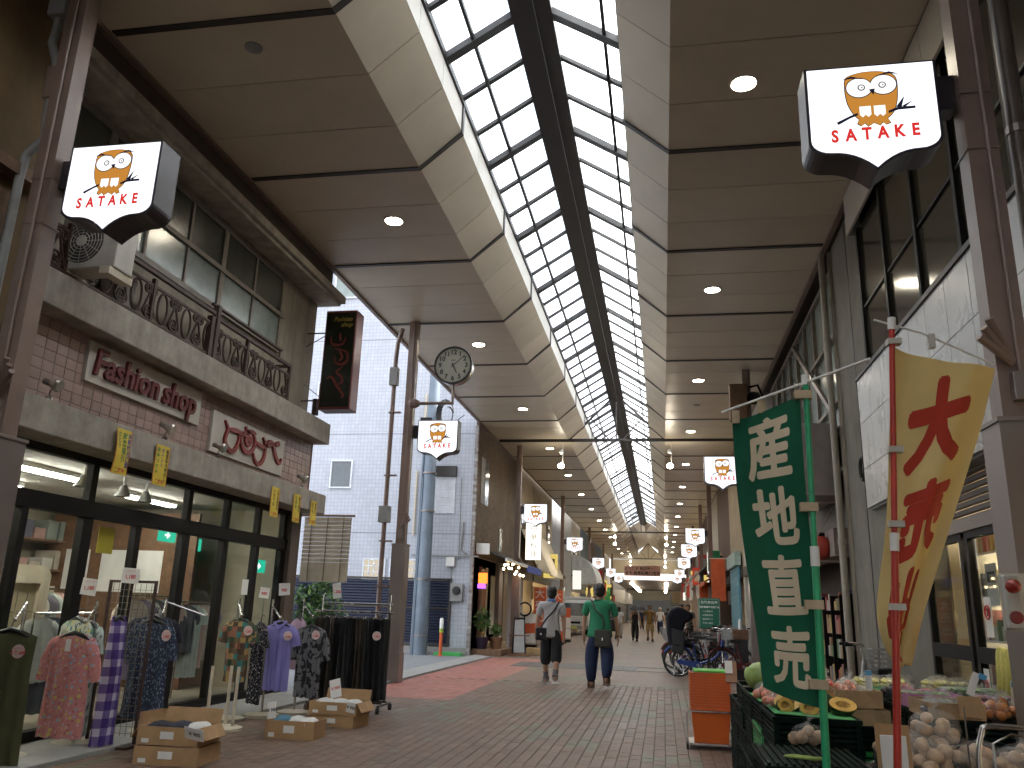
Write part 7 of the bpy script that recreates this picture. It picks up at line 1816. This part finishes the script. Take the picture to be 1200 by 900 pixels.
def bicycle(col, label, basket=True, child=False, mud=True):
    t = thing('bicycle', label, 'bicycle', (0, 0, 0), 'bicycles parked on the right of the street')
    def wheel(cx):
        tb = MB(); tb.tube([(cx + .30 * math.cos(a), 0, .31 + .30 * math.sin(a)) for a in [2*PI*k/28 for k in range(28)]], .020, 6, closed=True); w = part('wheel', tb, m_rubber, t, smooth=60)
        for nm, bb in (('rim', MB().tube([(cx + .275 * math.cos(a), 0, .31 + .275 * math.sin(a)) for a in [2*PI*k/28 for k in range(28)]], .009, 5, closed=True)), ('spokes', MB())):
            if nm == 'spokes':
                for k in range(14): a = 2*PI*k/14; bb.tube([(cx, .02 * (-1) ** k, .31), (cx + .27 * math.cos(a + .2), 0, .31 + .27 * math.sin(a + .2))], .0028, 4)
                bb.cyl((cx, -.04, .31), (cx, .04, .31), .025, seg=8)
            o = link(nm, bb.mesh(nm, m_chrome, 60)); o.parent = w
        if mud: part('mudguard', MB().tube([(cx + .335 * math.cos(a), 0, .31 + .335 * math.sin(a)) for a in [PI * (.12 + .72 * k / 12) for k in range(13)]], .022, 5), col, t, smooth=50)
    wheel(0); wheel(1.08)
    b = MB(); b.tube(smooth_path([(.93, 0, .86), (.88, 0, .60), (.72, 0, .42), (.42, 0, .30)], 4), .026, 8); b.tube([(.42, 0, .28), (.30, 0, .74)], .020, 8); b.tube([(.42, 0, .28), (0, .05, .31)], .012, 6); b.tube([(.42, 0, .28), (0, -.05, .31)], .012, 6); b.tube([(.34, 0, .56), (0, .05, .31)], .010, 6); b.tube([(.34, 0, .56), (0, -.05, .31)], .010, 6)
    b.tube([(.93, 0, .86), (.98, .04, .62), (1.08, .05, .31)], .014, 6); b.tube([(.98, -.04, .62), (1.08, -.05, .31)], .014, 6); part('frame', b, col, t, smooth=50)
    part('chain_case', MB().prism([(-.02, .27), (.45, .21), (.50, .29), (.45, .36), (-.02, .35)], lambda u, v: (u, -.055, v), lambda u, v: (u, -.035, v)), col, t)
    part('saddle', MB().prism([(-.13, -.09), (.0, -.07), (.13, -.02), (.13, .02), (0, .07), (-.13, .09)], lambda u, v: (.29 + u, v, .76), lambda u, v: (.29 + u * .95, v * .95, .82)), m_blackp, t, bevel=.015)
    b = MB(); b.tube([(.93, 0, .85), (.90, 0, 1.0)], .012, 6); b.tube(smooth_path([(.72, -.27, 1.02), (.88, -.22, 1.03), (.93, 0, 1.0), (.88, .22, 1.03), (.72, .27, 1.02)], 4), .011, 6); part('handlebar', b, m_chrome, t, smooth=50)
    for s in (-1, 1): part('grip', MB().tube([(.80, s * .25, 1.025), (.70, s * .275, 1.02)], .017, 8), m_black, t)
    b = MB(); b.cyl((.42, -.07, .28), (.42, .07, .28), .03, seg=10); b.tube([(.42, -.07, .28), (.50, -.08, .14)], .010, 6); b.tube([(.42, .07, .28), (.34, .08, .42)], .010, 6); b.box(.45, .55, -.15, -.07, .12, .14); b.box(.29, .39, .07, .15, .41, .43); part('pedals', b, m_grey, t)
    b = MB(); b.tube([(-.05, -.05, .31), (-.08, -.08, .02), (-.08, .08, .02), (-.05, .05, .31)], .009, 6); part('kickstand', b, m_chrome, t)
    part('rear_rack', MB().box(-.22, .2, -.06, .06, .655, .67), m_black, t); part('rear_light', MB().box(-.36, -.33, -.02, .02, .45, .5), mat('red reflector', (.5, .02, .02), .3) if 'red reflector' not in bpy.data.materials else bpy.data.materials['red reflector'], t)
    if basket:
        b = MB(); x0, x1, z0, z1 = 1.0, 1.30, .72, .98
        for k in range(6):
            z = z0 + (z1 - z0) * k / 5; e = .04 * k / 5; b.tube([(x0, -.15 - e, z), (x1 + e, -.15 - e, z), (x1 + e, .15 + e, z), (x0, .15 + e, z)], .005, 4, closed=True)
        for k in range(7):
            f = -.15 + .05 * k; b.tube([(x1, f, z0), (x1 + .04, f * 1.25, z1)], .004, 4); b.tube([(x0, f, z0), (x0, f * 1.25, z1)], .004, 4); b.tube([(x0, f, z0), (x1, f, z0)], .004, 4)
            g_ = x0 + .05 * k
            for s in (-1, 1): b.tube([(g_, s * .15, z0), (g_, s * .19, z1)], .004, 4)
        part('basket', b, m_grey, t)
    if child:
        b = MB(); o_ = [(-.20, .62), (.04, .55), (.06, .92), (.12, 1.12), (.30, 1.25), (.24, 1.33), (.08, 1.42), (-.08, 1.46), (-.22, 1.38), (-.30, 1.20), (-.26, .85)]
        b.prism(o_, lambda u, v: (u, -.16 + .03 * (v - 1), v), lambda u, v: (u, .16 - .03 * (v - 1), v)); part('child_seat_cover', b, mat('black rain cover', (.007, .007, .011), .7, var=.3, spec=.15), t, bevel=.055, smooth=60)
        part('seat_leg_shield', MB().prism([(-.16, .5), (.10, .45), (.12, .95), (-.2, 1.0)], lambda u, v: (u, -.17, v), lambda u, v: (u, .17, v)), m_blackp, t, bevel=.03)
    return t
c_bk = [mat('blue bicycle enamel', (.03, .06, .24), .25), mat('black bicycle enamel', (.012, .012, .014), .25), mat('silver bicycle enamel', (.4, .4, .4), .3, metal=.5), mat('dark red bicycle enamel', (.12, .02, .02), .3), mat('white bicycle enamel', (.5, .5, .48), .3)]
B0 = bicycle(c_bk[0], 'blue electric bicycle with a black covered child seat, nearest and leftmost', True, True); B0.location = (.28, 19.1, 0); B0.rotation_euler = (0, R(4), R(3))
b2 = bicycle(c_bk[1], 'x'); b3 = bicycle(c_bk[2], 'x'); b4 = bicycle(c_bk[3], 'x'); b5 = bicycle(c_bk[4], 'x', False)
kinds = [(b2, 'black'), (b3, 'silver'), (b4, 'dark red'), (b5, 'white')]
pos = [(.50, 19.75, 8, 'just behind the blue electric one'), (.62, 20.4, -6, 'third in the row behind the blue one'), (.45, 21.1, 10, 'in the middle of the row'), (.65, 21.8, 0, 'just in front of the notice board'), (.70, 22.5, 12, 'left of the notice board'), (.6, 24.2, 5, 'just behind the notice board'), (.75, 25.0, -8, 'farther behind the notice board'), (.7, 26.0, 4, 'at the far end of the row')]
first = set()
for k, (x, y, a, l) in enumerate(pos):
    src, cn = kinds[k % 4]; lab = '%s bicycle %s' % (cn, l)
    if src.name in first: o = dup(src, (x, y, 0), R(a), lab)
    else: first.add(src.name); src['label'] = lab; src.location = (x, y, 0); src.rotation_euler = (0, 0, R(a)); o = src
    o.rotation_euler[0] = R(-6)
for k, (x, y, a, src, l) in enumerate(((1.35, 19.6, 170, b2, 'black bicycle facing left at the outer side of the nearest pair'), (1.5, 20.7, 12, b3, 'silver bicycle tucked against the shop front in the row'), (1.3, 21.5, 165, b4, 'dark red bicycle facing left in the middle of the row'), (1.45, 22.2, 6, b2, 'black bicycle right below the notice board'), (1.2, 18.4, 10, b4, 'dark red bicycle nearest the green banner'), (1.5, 24.6, 172, b3, 'silver bicycle facing left behind the notice board'))):
    o = dup(src, (x, y, 0), R(a), l); o.rotation_euler[0] = R(-5)
o = dup(b2, (1.98, 9.4, 0), R(28), 'black bicycle leaning by the concrete pier behind the wooden box')
o = dup(b3, (1.35, 10.6, 0), R(-5), 'silver bicycle half hidden behind the green banner near the stall')
# bag-like cargo and small wooden box on the bicycles
t = thing('cargo_box', 'small wooden box with a bottle standing on a bicycle beside the green banner', 'box', (1.62, 18.9, .82)); part('box', MB().box(-.16, .16, -.12, .12, 0, .2), m_wood, t); part('bottle', MB().lathe([(.035, .2), (.035, .36), (.015, .42), (.001, .42)], seg=10), m_paper, t); part('support', MB().box(-.14, .14, -.1, .1, -.82, 0), m_blackp, t)
# ================================================================ PEOPLE
def skin(name, nodes, edges, mt, parent, sub=2, smooth=True, label=None):
    """one continuous surface grown round a jointed skeleton"""
    idx = {k: i for i, k in enumerate(nodes)}
    me = bpy.data.meshes.new(name); me.from_pydata([nodes[k][:3] for k in nodes], [(idx[a], idx[c]) for a, c in edges], [])
    o = bpy.data.objects.new(name, me); C.objects.link(o)
    m = o.modifiers.new('skin', 'SKIN'); m.use_smooth_shade = True; m.branch_smoothing = .6
    if not me.skin_vertices: 
        bpy.context.view_layer.objects.active = o
    sv = me.skin_vertices[0].data if me.skin_vertices else None
    for k, i in idx.items():
        r_ = nodes[k][3]; rr = nodes[k][4] if len(nodes[k]) > 4 else r_
        sv[i].radius = (r_, rr); sv[i].use_root = (i == 0)
    s = o.modifiers.new('sub', 'SUBSURF'); s.levels = sub; s.render_levels = sub
    bpy.context.view_layer.update()
    res = bpy.data.meshes.new_from_object(o.evaluated_get(bpy.context.evaluated_depsgraph_get()))
    bpy.data.objects.remove(o)
    res.materials.clear(); res.materials.append(mt)
    res.polygons.foreach_set('use_smooth', [True] * len(res.polygons)); res.name = name
    return link(name, res, parent)
m_skin = mat('skin', (.40, .22, .14), .55, var=.1, vs=8); m_hair = mat('black hair', (.012, .010, .009), .5, var=.4, vs=60, bump=.5, bs=120)
def person(x, y, rz, H, label, look, pose, detail=True):
    t = thing('person', label, 'person', (x, y, 0), rz=rz)
    g = pose; fat = look.get('fat', 1.0)
    def P(a, b, c, r_, r2=None): return (a * H, b * H, c * H, r_ * H, (r2 or r_) * H)
    n = {'pelvis': P(0, 0, .52, .078 * fat, .064 * fat), 'belly': P(0, .005, .60, .080 * fat, .064 * fat), 'chest': P(0, 0, .70, .086 * fat, .066 * fat), 'upper': P(0, -.005, .775, .070, .052), 'neck': P(0, 0, .83, .030), 'nape': P(0, .004, .86, .036), 'skull': P(0, .012, .905, .050, .056), 'crown': P(0, .010, .955, .040, .046)}
    e = [('pelvis', 'belly'), ('belly', 'chest'), ('chest', 'upper'), ('upper', 'neck'), ('neck', 'nape'), ('nape', 'skull'), ('skull', 'crown')]
    for s, k in ((-1, 'L'), (1, 'R')):
        ax, ay = g['arm' + k]; lx, ly, lift = g['leg' + k]
        sh = (s * .108 * (1 + .55 * (fat - 1)), 0, .79); el = (s * (.13 + ax * .5) * (1 + .3 * (fat - 1)), ay * .4, .635); wr = (s * (.135 + ax), ay, .49 + g.get('raise' + k, 0))
        n['sh' + k] = P(*sh, .034); n['el' + k] = P(*el, .0235); n['wr' + k] = P(*wr, .0155)
        pm_ = (wr[0] + s * .003, wr[1] + .012, wr[2] - .042); n['pa' + k] = P(*pm_, .020, .013)
        e += [('upper', 'sh' + k), ('sh' + k, 'el' + k), ('el' + k, 'wr' + k), ('wr' + k, 'pa' + k)]
        if detail:
            for f in range(4):
                b0 = (pm_[0], pm_[1] - .013 + .009 * f, pm_[2] - .018); L = (.018, .022, .021, .016)[f]
                n['f%d' % f + k] = P(*b0, .0055); n['g%d' % f + k] = P(b0[0] - s * .003, b0[1], b0[2] - L, .005); n['h%d' % f + k] = P(b0[0] - s * .010, b0[1], b0[2] - L * 1.9, .004)
                e += [('pa' + k, 'f%d' % f + k), ('f%d' % f + k, 'g%d' % f + k), ('g%d' % f + k, 'h%d' % f + k)]
            n['t0' + k] = P(pm_[0] - s * .004, pm_[1] + .022, pm_[2] + .008, .0065); n['t1' + k] = P(pm_[0] - s * .008, pm_[1] + .030, pm_[2] - .016, .005); e += [('pa' + k, 't0' + k), ('t0' + k, 't1' + k)]
        hp = (s * .052 * (1 + .5 * (fat - 1)), 0, .49); kn = (s * (.058 * fat + lx * .5), ly * .5 + .02 * (1 if lift else 0), .275 + .012 * (1 if lift else 0)); an = (s * (.054 * fat + lx), ly, .05 + lift)
        n['hp' + k] = P(*hp, .054 * (1 + .6 * (fat - 1))); n['kn' + k] = P(*kn, .036 * fat); n['cf' + k] = P(kn[0], (kn[1] + an[1]) / 2 - .008, (kn[2] + an[2]) / 2 + .03, .034 * (1 + .5 * (fat - 1))); n['an' + k] = P(*an, .020)
        tip = (an[0] + s * .008, an[1] + .085, an[2] - .028 - (lift * .7)); n['hl' + k] = P(an[0], an[1] - .008, an[2] - .022, .013); n['to' + k] = P(*tip, .012)
        e += [('pelvis', 'hp' + k), ('hp' + k, 'kn' + k), ('kn' + k, 'cf' + k), ('cf' + k, 'an' + k), ('an' + k, 'hl' + k), ('hl' + k, 'to' + k)]
    body = skin('body', n, e, m_skin, t)
    def grow(keys, add, cut=None):
        out = {}
        for k in keys:
            v = n[k] if k in n else cut[k]; ad = add * (1.75 if k[:2] in ('kn', 'cf', 'an', 'ct') else 1.9 if k in ('upper', 'shL', 'shR') else 1); out[k] = (v[0], v[1], v[2], v[3] + ad * H, (v[4] if len(v) > 4 else v[3]) + ad * H)
        return out
    def mid(a, b, f, r_): a, b = n[a], n[b]; return tuple(a[i] + (b[i] - a[i]) * f for i in range(3)) + (r_ * H, r_ * H)
    # shirt
    cut = {}
    sl = look.get('sleeve', .75)
    for k in 'LR': cut['sl' + k] = mid('sh' + k, 'el' + k, sl, .026)
    cut['hem'] = P(0, 0, .495, .098 * fat, .066 * fat); cut['tail'] = P(0, 0, .45, .100 * fat, .066 * fat); cut['col'] = P(0, -.002, .828, .040)
    sk_ = ['tail', 'hem', 'belly', 'chest', 'upper'] + [a + k for k in 'LR' for a in ('sh', 'sl')]
    se0 = [('upper', 'col')]; sk_.append('col')
    if look.get('sleeve', .75) <= 0: sk_ = ['tail', 'hem', 'belly', 'chest', 'upper']
    se = [('tail', 'hem'), ('hem', 'belly'), ('belly', 'chest'), ('chest', 'upper')] + ([('upper', 'shL'), ('shL', 'slL'), ('upper', 'shR'), ('shR', 'slR')] if sl > 0 else []) + (se0 if sl > 0 else [])
    skin('shirt', grow(sk_, .010, cut), se, look['shirt'], t)
    # trousers or shorts
    ln = look.get('leg', 'long'); cut = {'waist': P(0, 0, .60, .066 * fat, .058 * fat)}
    ks = ['pelvis', 'waist']; te = [('pelvis', 'waist')]
    for k in 'LR':
        if ln == 'long': ks += ['hp' + k, 'kn' + k, 'cf' + k, 'an' + k]; te += [('pelvis', 'hp' + k), ('hp' + k, 'kn' + k), ('kn' + k, 'cf' + k), ('cf' + k, 'an' + k)]
        else: cut['ct' + k] = mid('kn' + k, 'an' + k, .42 if ln == 'mid' else .02, .040); ks += ['hp' + k, 'kn' + k, 'ct' + k]; te += [('pelvis', 'hp' + k), ('hp' + k, 'kn' + k), ('kn' + k, 'ct' + k)]
    skin('trousers', grow(ks, .014, cut), te, look['trousers'], t)
    for k in 'LR':
        a, c, d = n['an' + k], n['hl' + k], n['to' + k]
        skin('shoe', {'a': (c[0], c[1] - .010 * H, c[2] + .004 * H, .035 * H), 'b': (c[0] * .5 + d[0] * .5, (c[1] + d[1]) / 2, (c[2] + d[2]) / 2 + .003 * H, .034 * H), 'c': (d[0], d[1] + .008 * H, d[2] + .004 * H, .030 * H), 'd': (a[0], a[1], a[2] + .012 * H, .029 * H)}, [('a', 'b'), ('b', 'c'), ('a', 'd')], look['shoes'], t, 1)
        if look.get('socks'): c_ = n['cf' + k]; part('sock', MB().tube([a[:3], tuple(a[i] + (c_[i] - a[i]) * .55 for i in range(3))], [.024 * H, .030 * H], 12), look['socks'], t, smooth=60)
    # hair and face
    hb = MB(); hb.ball((0, .002 * H, .932 * H), 1, (.056 * H, .062 * H, .058 * H), 18, 12, (R(-12), 0, 0), bump=lambda d: (1 if (d.y < .35 or d.z > .45) else .80) * (1 + .02 * math.sin(d.x * 14 + d.z * 11)))
    hb.ball((0, -.010 * H, .898 * H), 1, (.049 * H, .046 * H, .050 * H), 16, 10)
    if look.get('long'): hb.ball((0, -.028 * H, .875 * H), 1, (.05 * H, .030 * H, .07 * H), 14, 9)
    part('hair', hb, look.get('hair', m_hair), t, smooth=70)
    for s in (-1, 1): 
        part('ear', MB().ball((s * .050 * H, .008 * H, .905 * H), 1, (.007 * H, .014 * H, .019 * H), 8, 6), m_skin, t, smooth=60)
        part('eye', MB().ball((s * .019 * H, .058 * H, .915 * H), .006 * H, (1.4, 1, .7), 8, 6), m_ink, t, smooth=60)
    part('nose', MB().ball((0, .068 * H, .897 * H), .009 * H, (.8, 1, 1.5), 8, 6), m_skin, t, smooth=60); part('mouth', MB().ball((0, .058 * H, .876 * H), .006 * H, (2.4, .8, .6), 8, 6), mat('lips', (.3, .1, .08), .5) if 'lips' not in bpy.data.materials else bpy.data.materials['lips'], t, smooth=60)
    return t, n
def strap_bag(H, side, col, label, x, y, rz, bagpos, size):
    t = thing('shoulder_bag', label, 'bag', (x, y, 0), rz=rz)
    s = side
    b = MB(); pts = smooth_path([(s * bagpos[0] * H, -.085 * H, bagpos[2] * H), (s * .05 * H, -.105 * H, .64 * H), (-s * .03 * H, -.095 * H, .73 * H), (-s * .075 * H, -.04 * H, .815 * H), (-s * .07 * H, .03 * H, .80 * H), (-s * .02 * H, .10 * H, .72 * H), (s * .08 * H, .10 * H, .60 * H), (s * (bagpos[0] + .01) * H, .02 * H, bagpos[2] * H)], 4)
    b.tube(pts, .009 * H, 5); part('strap', b, col, t, smooth=50)
    w, d, h = size; part('body', MB().prism([(-w/2, 0), (w/2, 0), (w/2 * .9, h), (-w/2 * .9, h)], lambda u, v: (s * bagpos[0] * H + u, bagpos[1] * H - d/2, bagpos[2] * H - h + v), lambda u, v: (s * bagpos[0] * H + u, bagpos[1] * H + d/2, bagpos[2] * H - h + v)), col, t, bevel=.03)
    part('flap', MB().box(s * bagpos[0] * H - w * .47, s * bagpos[0] * H + w * .47, bagpos[1] * H - d/2 - .012, bagpos[1] * H - d/2, bagpos[2] * H - h * .55, bagpos[2] * H - .01), col, t, bevel=.005)
    part('buckle', MB().box(s * bagpos[0] * H - .012, s * bagpos[0] * H + .012, bagpos[1] * H - d/2 - .02, bagpos[1] * H - d/2 - .012, bagpos[2] * H - h * .6, bagpos[2] * H - h * .45), m_chrome, t)
    return t
k_grey = mat('light grey t shirt', (.40, .39, .39), .85, var=.08, vs=5, bump=.3, bs=14); k_green = mat('green polo cotton', (.02, .20, .095), .85, var=.12, vs=5, bump=.4, bs=12)
k_blk = mat('black cotton', (.012, .012, .015), .85, var=.2); k_jean = mat('dark blue denim', (.007, .017, .058), .8, var=.2, vs=9); k_shoe = mat('dark leather shoe', (.04, .035, .03), .5); k_white = mat('white cotton', (.6, .6, .58), .8, var=.08); k_tan = mat('tan cotton', (.38, .27, .12), .85); k_must = mat('mustard shirt', (.20, .11, .02), .85)
k_bag = mat('black bag cloth', (.015, .015, .018), .7, var=.3)
walkA = {'armL': (.03, .07), 'armR': (.0, -.03), 'legL': (.0, .09, .0), 'legR': (.0, -.07, .03)}
walkB = {'armL': (.02, -.02), 'armR': (.035, .05), 'legL': (.01, -.02, .0), 'legR': (.005, -.10, .045)}
stand = {'armL': (.01, .03), 'armR': (.01, .02), 'legL': (.01, .02, 0), 'legR': (.01, -.03, 0)}
H1, H2 = 1.76, 1.82
p1, _ = person(-2.02, 15.55, R(2), H1, 'person seen from behind in a light grey t shirt and black three quarter trousers', dict(shirt=k_grey, trousers=k_blk, leg='mid', shoes=k_white, socks=mat('grey sock', (.16, .15, .16), .9), fat=1.02), walkA)
part('collar', MB().tube([(.036 * H1 * math.cos(a), .036 * H1 * math.sin(a), .835 * H1) for a in [2*PI*k/16 for k in range(16)]], .016 * H1, 8, closed=True), mat('blue neck towel', (.10, .18, .36), .9), p1, smooth=60, label='blue towel round the neck')
strap_bag(H1, -1, k_bag, 'black shoulder bag worn by the walker in the grey shirt', -2.02, 15.55, R(2), (.10, -.03, .56), (.22, .12, .22))
p2, _ = person(-1.12, 15.35, R(-2), H2, 'heavier person seen from behind in a green polo shirt and dark blue jeans', dict(shirt=k_green, trousers=k_jean, shoes=mat('brown shoe', (.14, .09, .06), .5), fat=1.30, sleeve=.85), walkB)
strap_bag(H2, 1, mat('dark brown green bag', (.03, .03, .02), .5, var=.3), 'dark flap bag hanging at the back of the walker in green', -1.12, 15.35, R(-2), (.04, -.105, .545), (.30, .11, .30))
part('watch', MB().lathe([(.03, -.008), (.03, .008), (.001, .008)], c=(.17 * H2, .05 * H2, .485 * H2), seg=10), m_black, p2)
far_ = [(-1.32, 41, PI, 1.62, 'person walking toward the camera in black top and trousers, dark hair', dict(shirt=k_blk, trousers=k_blk, shoes=k_shoe, long=True, sleeve=0), walkA),
        (-.62, 41, PI, 1.72, 'person walking toward the camera in a mustard shirt and tan shorts', dict(shirt=k_must, trousers=k_tan, leg='short', shoes=k_shoe), walkB),
        (-2.2, 43.6, 0, 1.6, 'person in pale clothes pushing a stroller away from the camera', dict(shirt=k_white, trousers=mat('beige cotton', (.45, .4, .33), .85), shoes=k_shoe, long=True), walkA),
        (.62, 30.2, PI * .8, 1.68, 'person in a white shirt standing among the bicycles on the right', dict(shirt=k_white, trousers=k_blk, shoes=k_shoe), stand),
        (.95, 33.5, PI, 1.70, 'person in dark clothes farther back on the right', dict(shirt=mat('dark grey cotton', (.08, .08, .09), .85), trousers=k_blk, shoes=k_shoe), stand),
        (-.2, 56, PI, 1.7, 'small distant person with a white hat in the middle of the street', dict(shirt=k_white, trousers=k_jean, shoes=k_shoe, hair=k_white), walkA),
        (.35, 62, 0, 1.7, 'small distant person in dark clothes right of the middle', dict(shirt=k_blk, trousers=k_tan, shoes=k_shoe), walkB),
        (-3.6, 46, 0, 1.7, 'person in a white shirt beside the truck on the left', dict(shirt=k_white, trousers=k_jean, shoes=k_shoe), stand),
        (-1.7, 70, PI, 1.65, 'tiny far person in blue left of the middle', dict(shirt=k_jean, trousers=k_blk, shoes=k_shoe), walkB)]
for x, y, rz, H, l, lk, ps in far_: person(x, y, rz, H, l, lk, ps, detail=y < 42)
t = thing('umbrella', 'dark folded parasol held over the shoulder of the walker in black', 'umbrella', (-1.18, 40.9, 1.45)); part('canopy', MB().lathe([(.001, .22), (.12, .20), (.30, .10), (.40, -.02), (.38, -.02), (.28, .08), (.001, .18)], seg=16), k_bag, t, smooth=50); part('shaft', MB().cyl((0, 0, .2), (.05, -.05, -.35), .01, seg=6), m_chrome, t)
t = thing('stroller', 'black stroller in front of the person in pale clothes', 'stroller', (-2.55, 43.2, 0)); part('seat', MB().prism([(-.25, .4), (.2, .35), (.25, .6), (-.1, .95), (-.3, .95)], lambda u, v: (-.2, u, v), lambda u, v: (.2, u, v)), k_bag, t, bevel=.03); part('canopy', MB().ball((0, .0, .95), .26, (1, 1, .6), 14, 8), k_bag, t, smooth=60)
b = MB(); b.tube([(-.2, -.3, .95), (-.2, .25, .1)], .012, 6); b.tube([(.2, -.3, .95), (.2, .25, .1)], .012, 6); b.tube([(-.2, -.3, .95), (.2, -.3, .95)], .014, 6); b.tube([(-.2, .1, .5), (-.2, -.3, .1)], .012, 6); b.tube([(.2, .1, .5), (.2, -.3, .1)], .012, 6); part('frame', b, m_chrome, t)
for x in (-.2, .2):
    for y in (-.3, .25): part('wheel', MB().lathe([(.09, -.02), (.09, .02), (.001, .02)], c=(x, y, .09), seg=14, axis='X'), m_rubber, t)
# red and white goods and signs before the awnings on the left
m_or = mat('orange red banner cloth', (.62, .12, .04), .8)
for k, (x, y, l) in enumerate(((-4.5, 31.2, 'orange red nobori banner under the first beige awning'), (-4.3, 34.8, 'orange red banner between the two beige awnings'))):
    t = thing('small_banner', l, 'banner', (x, y, 0)); part('pole', MB().cyl((.25, 0, 0), (.25, 0, 2.2), .015, seg=6), m_white, t); part('cloth', MB().box(-.22, .24, -.005, .005, .7, 2.1), m_or, t)
    b = MB()
    for j, ch in enumerate('大売出'): put_text(b, ch, lambda u, v, d: (u, -.008, 1.85 - .42 * j + v), .38)
    part('lettering', b, m_paper, t); part('base', MB().lathe([(.15, 0), (.15, .06), (.001, .07)], c=(.25, 0, 0), seg=12), m_blackp, t)
for k, (x, y, w, h, l) in enumerate(((-4.75, 29.9, .7, .95, 'red and white poster rack before the sand coloured building'), (-4.1, 33.2, .5, 1.1, 'white goods display stand on the left pavement'), (-4.2, 36.5, .6, 1.2, 'red topped display stand before the second awning'))):
    t = thing('display_stand', l, 'display stand', (x, y, 0)); part('frame', MB().box(-w/2, w/2, -.2, .2, 0, .1), m_black, t); part('posts', MB().box(-w/2, -w/2 + .03, -.02, .02, .1, 1.2 + h * .3), m_black, t)
    for j in range(3): part('panel', MB().box(-w/2 + .03, w/2, -.05 - .03 * j, -.03 - .03 * j, .15 + j * h * .36, .15 + (j + 1) * h * .36 - .03), (m_paper, m_or, m_paper)[(j + k) % 3], t)
t = thing('round_wall_fan', 'round black framed fan guard beside the poster rack', 'fan', (-4.75, 29.3, 1.3)); part('ring', MB().tube([(.22 * math.cos(a), 0, .22 * math.sin(a)) for a in [2*PI*k/20 for k in range(20)]], .03, 6, closed=True), m_black, t, smooth=60); part('stand', MB().cyl((0, 0, -.22), (0, 0, -1.3), .02, seg=8), m_black, t)
# orange vertical banners on the right
for x, y, l in ((2.0, 31.4, 'tall orange vertical banner right of the beige post'), (1.75, 36.0, 'small orange banner below the white awning')):
    t = thing('vertical_banner', l, 'banner', (x, y, 1.8)); part('cloth', MB().box(-.25, .25, -.01, .01, 0, 1.5 if y < 33 else .8), m_or, t); part('rod', MB().cyl((-.3, 0, 1.5 if y < 33 else .8), (.45, 0, 1.5 if y < 33 else .8), .015, seg=6), m_white, t)
